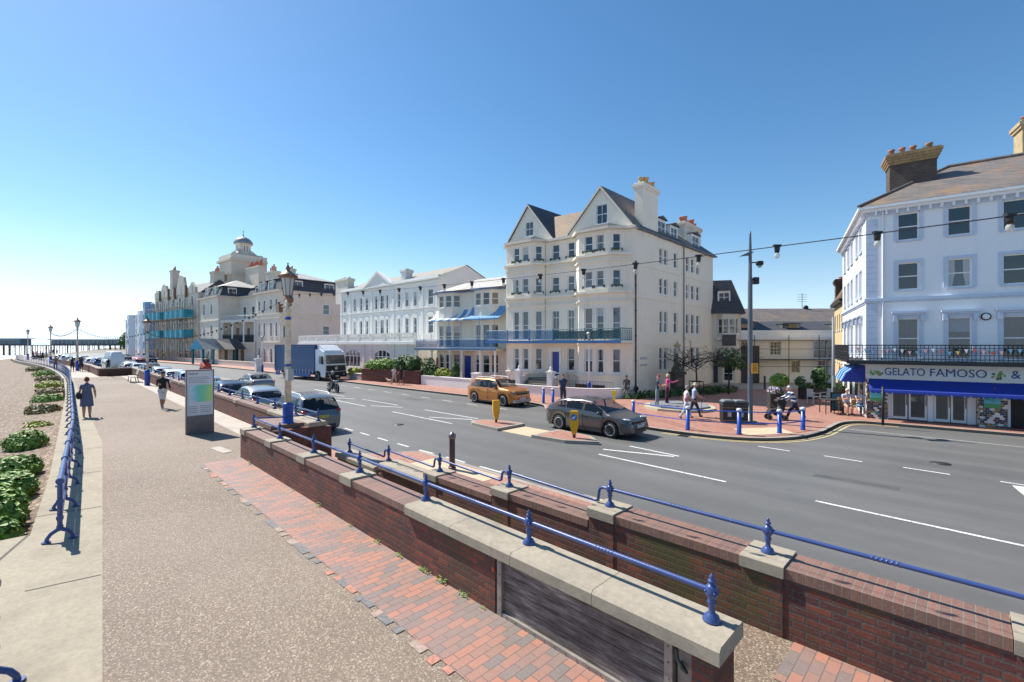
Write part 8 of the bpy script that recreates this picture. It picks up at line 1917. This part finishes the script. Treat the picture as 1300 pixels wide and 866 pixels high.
p = at(110, 530, 0); person('woman in a grey patterned dress walking away beside the blue railing with a shoulder bag', (*p, 0), UP - .05, 1.66, dict(lt=12, lk=4, rt=-8, rk=12, la=-8, ra=10, rab=18, re=20), top=dressm, bottom=dressm, hair=(.10, .035, .02), hairstyle='curly', legs='dress', extra=many(skirt(dressm, 1.14, .50, .16, .23), bagf((.04, .03, .03), -1)), build=1.12)
p = at(206, 519, 0); person('man in black jacket and white shorts walking towards the camera near the wall', (*p, 0), DN + .15, 1.78, dict(walkB, re=85, ra=15, rab=14), skin=SKIN2, top=cloth('black_jacket', (.015, .015, .018)), bottom=cloth('white_shorts', (.60, .60, .58)), hair=(.30, .30, .30), sleeve='long', legs='short', shoes=cloth('white_trainers', (.6, .6, .6)), extra=many(hat((.02, .02, .02), False), lambda b, S, f, tor, h, V: obj('white_bag', MB(S).add([], []) if False else MB(S).ball((-.27, -.02, 1.33), (.10, .09, .12), 10, 8), cloth('white_bag_cloth', (.75, .75, .76)), b)))
p = at(715, 514, PAVZ); person('bearded man in a dark blue t-shirt standing behind the grey car', (*p, PAVZ), -pi / 2 - .2, 1.86, dict(la=10, le=40, ra=12, re=45, head=12), top=cloth('navy_tshirt', (.025, .055, .11)), bottom=cloth('dark_jeans', (.03, .04, .07)), hair=(.08, .04, .02), build=1.15, sleeve='short')
sit = dict(lt=88, lk=88, rt=80, rk=84, la=22, le=50, ra=22, re=50, lean=8, head=10)
person('man in a brown patterned shirt sitting on the low white wall by the drainpipe', (7.85, 31.05, PAVZ), -pi / 2 - .5, 1.72, dict(sit, lt=58, lk=58, rt=54, rk=54), top=cloth('grey_brown_shirt', (.11, .10, .09)), bottom=cloth('khaki_trousers', (.13, .125, .10)), sleeve='long', hair=(.02, .02, .02))
p = at(828, 516, PAVZ + .13); person('man in a red cap and denim standing reading on the stone platform', (FPc[0] - 1.35, FPc[1] - .3, PAVZ + .13), -.4, 1.76, dict(la=30, le=70, ra=30, re=70, head=22), top=cloth('dark_denim_shirt', (.05, .08, .12)), bottom=cloth('grey_jeans', (.20, .23, .27)), sleeve='short', hair=(.3, .3, .3), extra=hat((.35, .03, .04), False, True))
person('woman in a pink top and plum trousers pointing with one arm', (FPc[0] - .5, FPc[1] + .55, PAVZ + .22), -.2, 1.68, dict(ra=55, re=55, rab=15, la=0, le=20), top=cloth('pink_top', (.60, .07, .22)), bottom=cloth('plum_trousers', (.09, .01, .045)), sleeve='long', hair=(.62, .50, .32), hairstyle='bob', build=1.1, extra=bagf((.15, .02, .08), -1, 1.02, (.07, .1, .1)))
p = at(871, 531, PAVZ); person('grey haired woman in a white top and pale trousers, behind a blue bollard', (*p, PAVZ), -.1, 1.66, walkA, top=cloth('white_top', (.66, .64, .66)), bottom=cloth('pale_blue_trousers', (.42, .50, .56)), hair=(.25, .25, .26), hairstyle='bob', build=1.12, extra=bagf((.4, .15, .2), 1, 1.05, (.05, .1, .12)))
p = at(881, 529, PAVZ); person('man in a straw hat and pale blue shirt walking with a stick', (*p, PAVZ), -.1, 1.74, dict(walkB, ra=25, re=40), top=cloth('pale_blue_shirt', (.30, .38, .55)), bottom=cloth('dark_trousers', (.03, .03, .04)), hair=(.4, .4, .4), build=1.1, extra=hat((.55, .47, .33)))
st = thing('walking_stick', 'thin walking stick held by the man in the straw hat', 'stick', (p[0] + .42, p[1] - .02, PAVZ)); m = MB(); m.tube([(0, 0, 0), (-.05, 0, .86), (-.12, 0, .9)], .012, 6); obj('stick', m, M['black_iron'], st)
rug = N('white_navy_hoops'); sp = rug.n('SeparateXYZ'); rug.l(rug.co(), sp.inputs[0]); rug.color(rug.mix(rug.ramp(rug.math('FRACT', rug.math('MULTIPLY', sp.outputs[2], 4.6)), [(.49, (0, 0, 0)), (.51, (1, 1, 1))]), (.68, .68, .68), (.03, .07, .16))); rug.rough(.85); rug = rug.m
p = at(1009, 533, PAVZ); person('man in a white and navy hooped shirt leaning into a pushchair mid stride', (*p, PAVZ), pi - .15, 1.80, dict(lt=38, lk=18, rt=-30, rk=18, la=48, le=20, ra=48, re=20, lean=20, head=-8), top=rug, bottom=cloth('navy_trousers', (.012, .02, .035)), sleeve='long', hair=(.55, .55, .52), shoes=cloth('pale_shoes', (.5, .5, .5)), build=1.15)
# pushchair
pc = thing('pushchair', 'dark pushchair pushed along the paving by the man in the hooped shirt', 'pushchair', (p[0] - .85, p[1] + .05, PAVZ), pi - .15); dkc = cloth('black_pushchair_cloth', (.02, .022, .025))
m = MB(); m.tube([(-.55, 0, 1.0), (-.35, 0, .85), (.25, 0, .25)], .018, 6); m.tube([(-.25, .22, .15), (.1, .2, .6), (.3, .15, .75)], .018, 6); m.tube([(-.25, -.22, .15), (.1, -.2, .6), (.3, -.15, .75)], .018, 6); m.tube([(-.55, -.22, 1.02), (-.55, .22, 1.02)], .022, 6); obj('frame', m, plain('pushchair_frame', (.2, .2, .2), .4, .6), pc)
m = MB(); m.prism_y([(-.25, .42), (-.38, .92), (-.22, 1.02), (.02, .98), (.05, .9), (-.14, .84), (-.08, .55), (.32, .5), (.45, .28), (.38, .24), (.26, .4)], -.2, .2); obj('seat_hood', m, dkc, pc); m = MB(); m.ball((-.05, 0, .28), (.22, .18, .1), 10, 6); obj('basket', m, dkc, pc)
for x, y in ((-.3, .25), (-.3, -.25), (.38, .16), (.38, -.16)): add_wheel(pc, x, y, .13, 1 if y > 0 else -1, .05, 5)
# seated pair by the striped awning
def stool(px, py, label, rot=0.):
    q = at(px, py, PAVZ); t = thing('cafe_chair', label, 'chair', (*q, PAVZ), rot, 'wooden chairs of the seated pair'); wd = plain('tan_wood', (.40, .24, .12), .6, var=.2)
    m = MB(); m.box(-.22, .22, -.22, .22, .42, .46); obj('seat', m, wd, t); m = MB(); m.box(-.22, .22, -.24, -.20, .5, .88); obj('backrest', m, wd, t)
    for x in (-.19, .19):
        for y in (-.19, .19): m = MB(); m.tube([(x, y, 0), (x, y, .42)], .018, 6); obj('leg', m, wd, t)
    return q
for px, lb, h, sh, tp_, bt, hr, hs, bl_ in ((1073, 'older man in a pale shirt and beige shorts seated eating by the striped awning', 1.72, 'short', (.45, .44, .50), (.36, .24, .17), (.6, .58, .55), 'short', 1.15), (1090, 'blonde woman in a white top and jeans seated next to the older man', 1.64, 'long', (.6, .6, .64), (.10, .20, .32), (.50, .38, .22), 'bob', 1.0)):
    q = stool(px, 526, ('wooden chair under the older man in shorts' if px < 1080 else 'wooden chair under the blonde woman'), pi + .35)
    person(lb, (q[0] - .06, q[1] - .16, PAVZ), -pi / 2 - .25, h, dict(sit, la=25, le=80, ra=25, re=85), top=cloth('seated_top', tp_), bottom=cloth('seated_bottom', bt), hair=hr, hairstyle=hs, legs=sh, sleeve='short', build=bl_)
# couple with the dog by the planter wall
p = at(500.5, 488.5, PAVZ); person('person in white top and shorts standing near the brick planter with the dog', (*p, PAVZ), DN + pi, 1.72, walkA, top=cloth('white_vest', (.65, .6, .6)), bottom=cloth('pale_shorts', (.45, .42, .40)), legs='short', hair=(.12, .07, .04), build=.9)
p = at(509.5, 488.5, PAVZ); person('person in black top with bare legs next to the one in white', (*p, PAVZ), DN + pi + .3, 1.74, walkB, top=cloth('black_top', (.02, .02, .022)), bottom=cloth('black_shorts', (.02, .02, .02)), legs='short', hair=(.03, .02, .02), build=.95)
dg_ = thing('dog', 'small pale dog beside the pair at the brick planter', 'dog', (*at(494, 487, PAVZ), PAVZ), 2.6); furm = plain('cream_fur', (.50, .40, .30), .9, var=.25, scale=20); m = MB()
m.tube([(-.22, 0, .30), (-.1, 0, .31), (.08, 0, .31), (.2, 0, .33), (.27, 0, .40), (.33, 0, .44)], [.07, .085, .09, .085, .06, .055], 10)
m.ball((.37, 0, .46), (.08, .065, .065), 10, 8); m.ball((.45, 0, .44), (.05, .035, .032), 8, 6); m.tube([(-.27, 0, .33), (-.34, 0, .42), (-.33, 0, .5)], [.025, .018, .01], 6)
for s in (-1, 1):
    m.tube([(.17, s * .055, .28), (.17, s * .055, .15), (.18, s * .055, .02), (.205, s * .055, .015)], [.035, .022, .018, .02], 6); m.tube([(-.2, s * .055, .28), (-.16, s * .055, .18), (-.22, s * .055, .11), (-.2, s * .055, .02), (-.175, s * .055, .015)], [.05, .03, .018, .018, .02], 6); m.tube([(.36, s * .05, .51), (.35, s * .075, .47), (.36, s * .075, .43)], [.022, .02, .01], 6)
obj('body', m, furm, dg_)
# rider
person('motorcyclist in dark clothing and helmet riding the motorcycle', (*(ST(35.6, 15.5)[:2] + Vector((-.28 * R2, .28 * R2, 0))[:2] if False else (ST(35.8, 15.5)[0], ST(35.8, 15.5)[1])), ROADZ), DN, 1.76, dict(lt=68, lk=80, rt=68, rk=80, la=50, le=12, ra=50, re=12, lean=12, lab=16, rab=16, drop=.12), top=cloth('black_leather', (.02, .02, .022)), bottom=cloth('dark_riding_trousers', (.03, .03, .035)), sleeve='long', hairstyle='bald', extra=lambda b, S, f, tor, h, V: (obj('helmet', MB(S).ball(f(0, 0, .01), (.125, .14, .145), 14, 10), plain('grey_helmet', (.25, .25, .26), .3, var=0, coat=.5), b)))
# driver of the grey hatchback
person('driver with grey hair at the wheel of the dark grey hatchback', ST(11.75, 16.28, ROADZ + .02), DN, 1.70, dict(sit, lt=75, lk=60, rt=75, rk=60, lean=-14, la=55, le=25, ra=55, re=25, drop=.62), top=cloth('light_blue_driver_shirt', (.30, .40, .55)), hair=(.35, .33, .3))
# walkers in the distance along the promenade
far = [(70.5, 470, UP, 'man in an olive top and jeans walking away, near the railing bend', (.16, .15, .08), (.08, .11, .2), 'long', walkA), (81, 468.5, UP, 'person in a pale blue top and shorts walking away, left of the pair in black', (.30, .36, .52), (.40, .30, .25), 'short', walkB), (91.5, 472, UP, 'woman in a black outfit walking away, left one of the pair in black', (.02, .02, .03), (.02, .02, .03), 'short', walkA), (103, 472, UP, 'person in navy top and dark shorts, right one of the pair in black', (.02, .02, .07), (.03, .03, .05), 'short', walkB),
       (42, 456.5, UP, 'person in dark red leaning at the far railing, leftmost of the distant group', (.2, .05, .07), (.05, .05, .08), 'long', None), (46.5, 456, UP, 'person in pink in the distant group by the railing', (.5, .3, .33), (.05, .05, .07), 'long', walkA), (51, 457.5, UP, 'person in pale top and black trousers in the middle of the distant group', (.5, .5, .55), (.02, .02, .02), 'long', walkB), (54, 457.5, UP, 'person in black carrying a bag in the distant group', (.05, .05, .06), (.02, .02, .02), 'long', walkA), (58.5, 456, UP, 'person in light blue at the right of the distant group', (.35, .42, .55), (.3, .25, .2), 'short', walkA), (63.5, 451.5, DN, 'person in black walking towards the camera beyond the distant group', (.03, .03, .03), (.03, .03, .03), 'long', walkB), (67, 450.5, DN, 'second person in black far off next to the first', (.03, .03, .05), (.03, .03, .03), 'long', walkA), (72, 450, DN, 'tiny figure in dark clothing near the fifth lantern', (.06, .06, .1), (.03, .03, .03), 'long', walkA),
       ]
for px, py, fc, lb, tcol, bcol, lg, ps in far:
    p = at(px, py, 0.); person(lb, (*p, 0), fc, 1.72, ps, top=cloth('walker_top', tcol), bottom=cloth('walker_bottom', bcol), legs=lg, group='walkers far along the promenade')
p = at(142, 470, ROADZ); person('person in black standing beside the white minibus', (*STD(84, 6.3)[:2], PAVZ), DN, 1.75, None, top=cloth('black_coat', (.015, .015, .015)), sleeve='long')
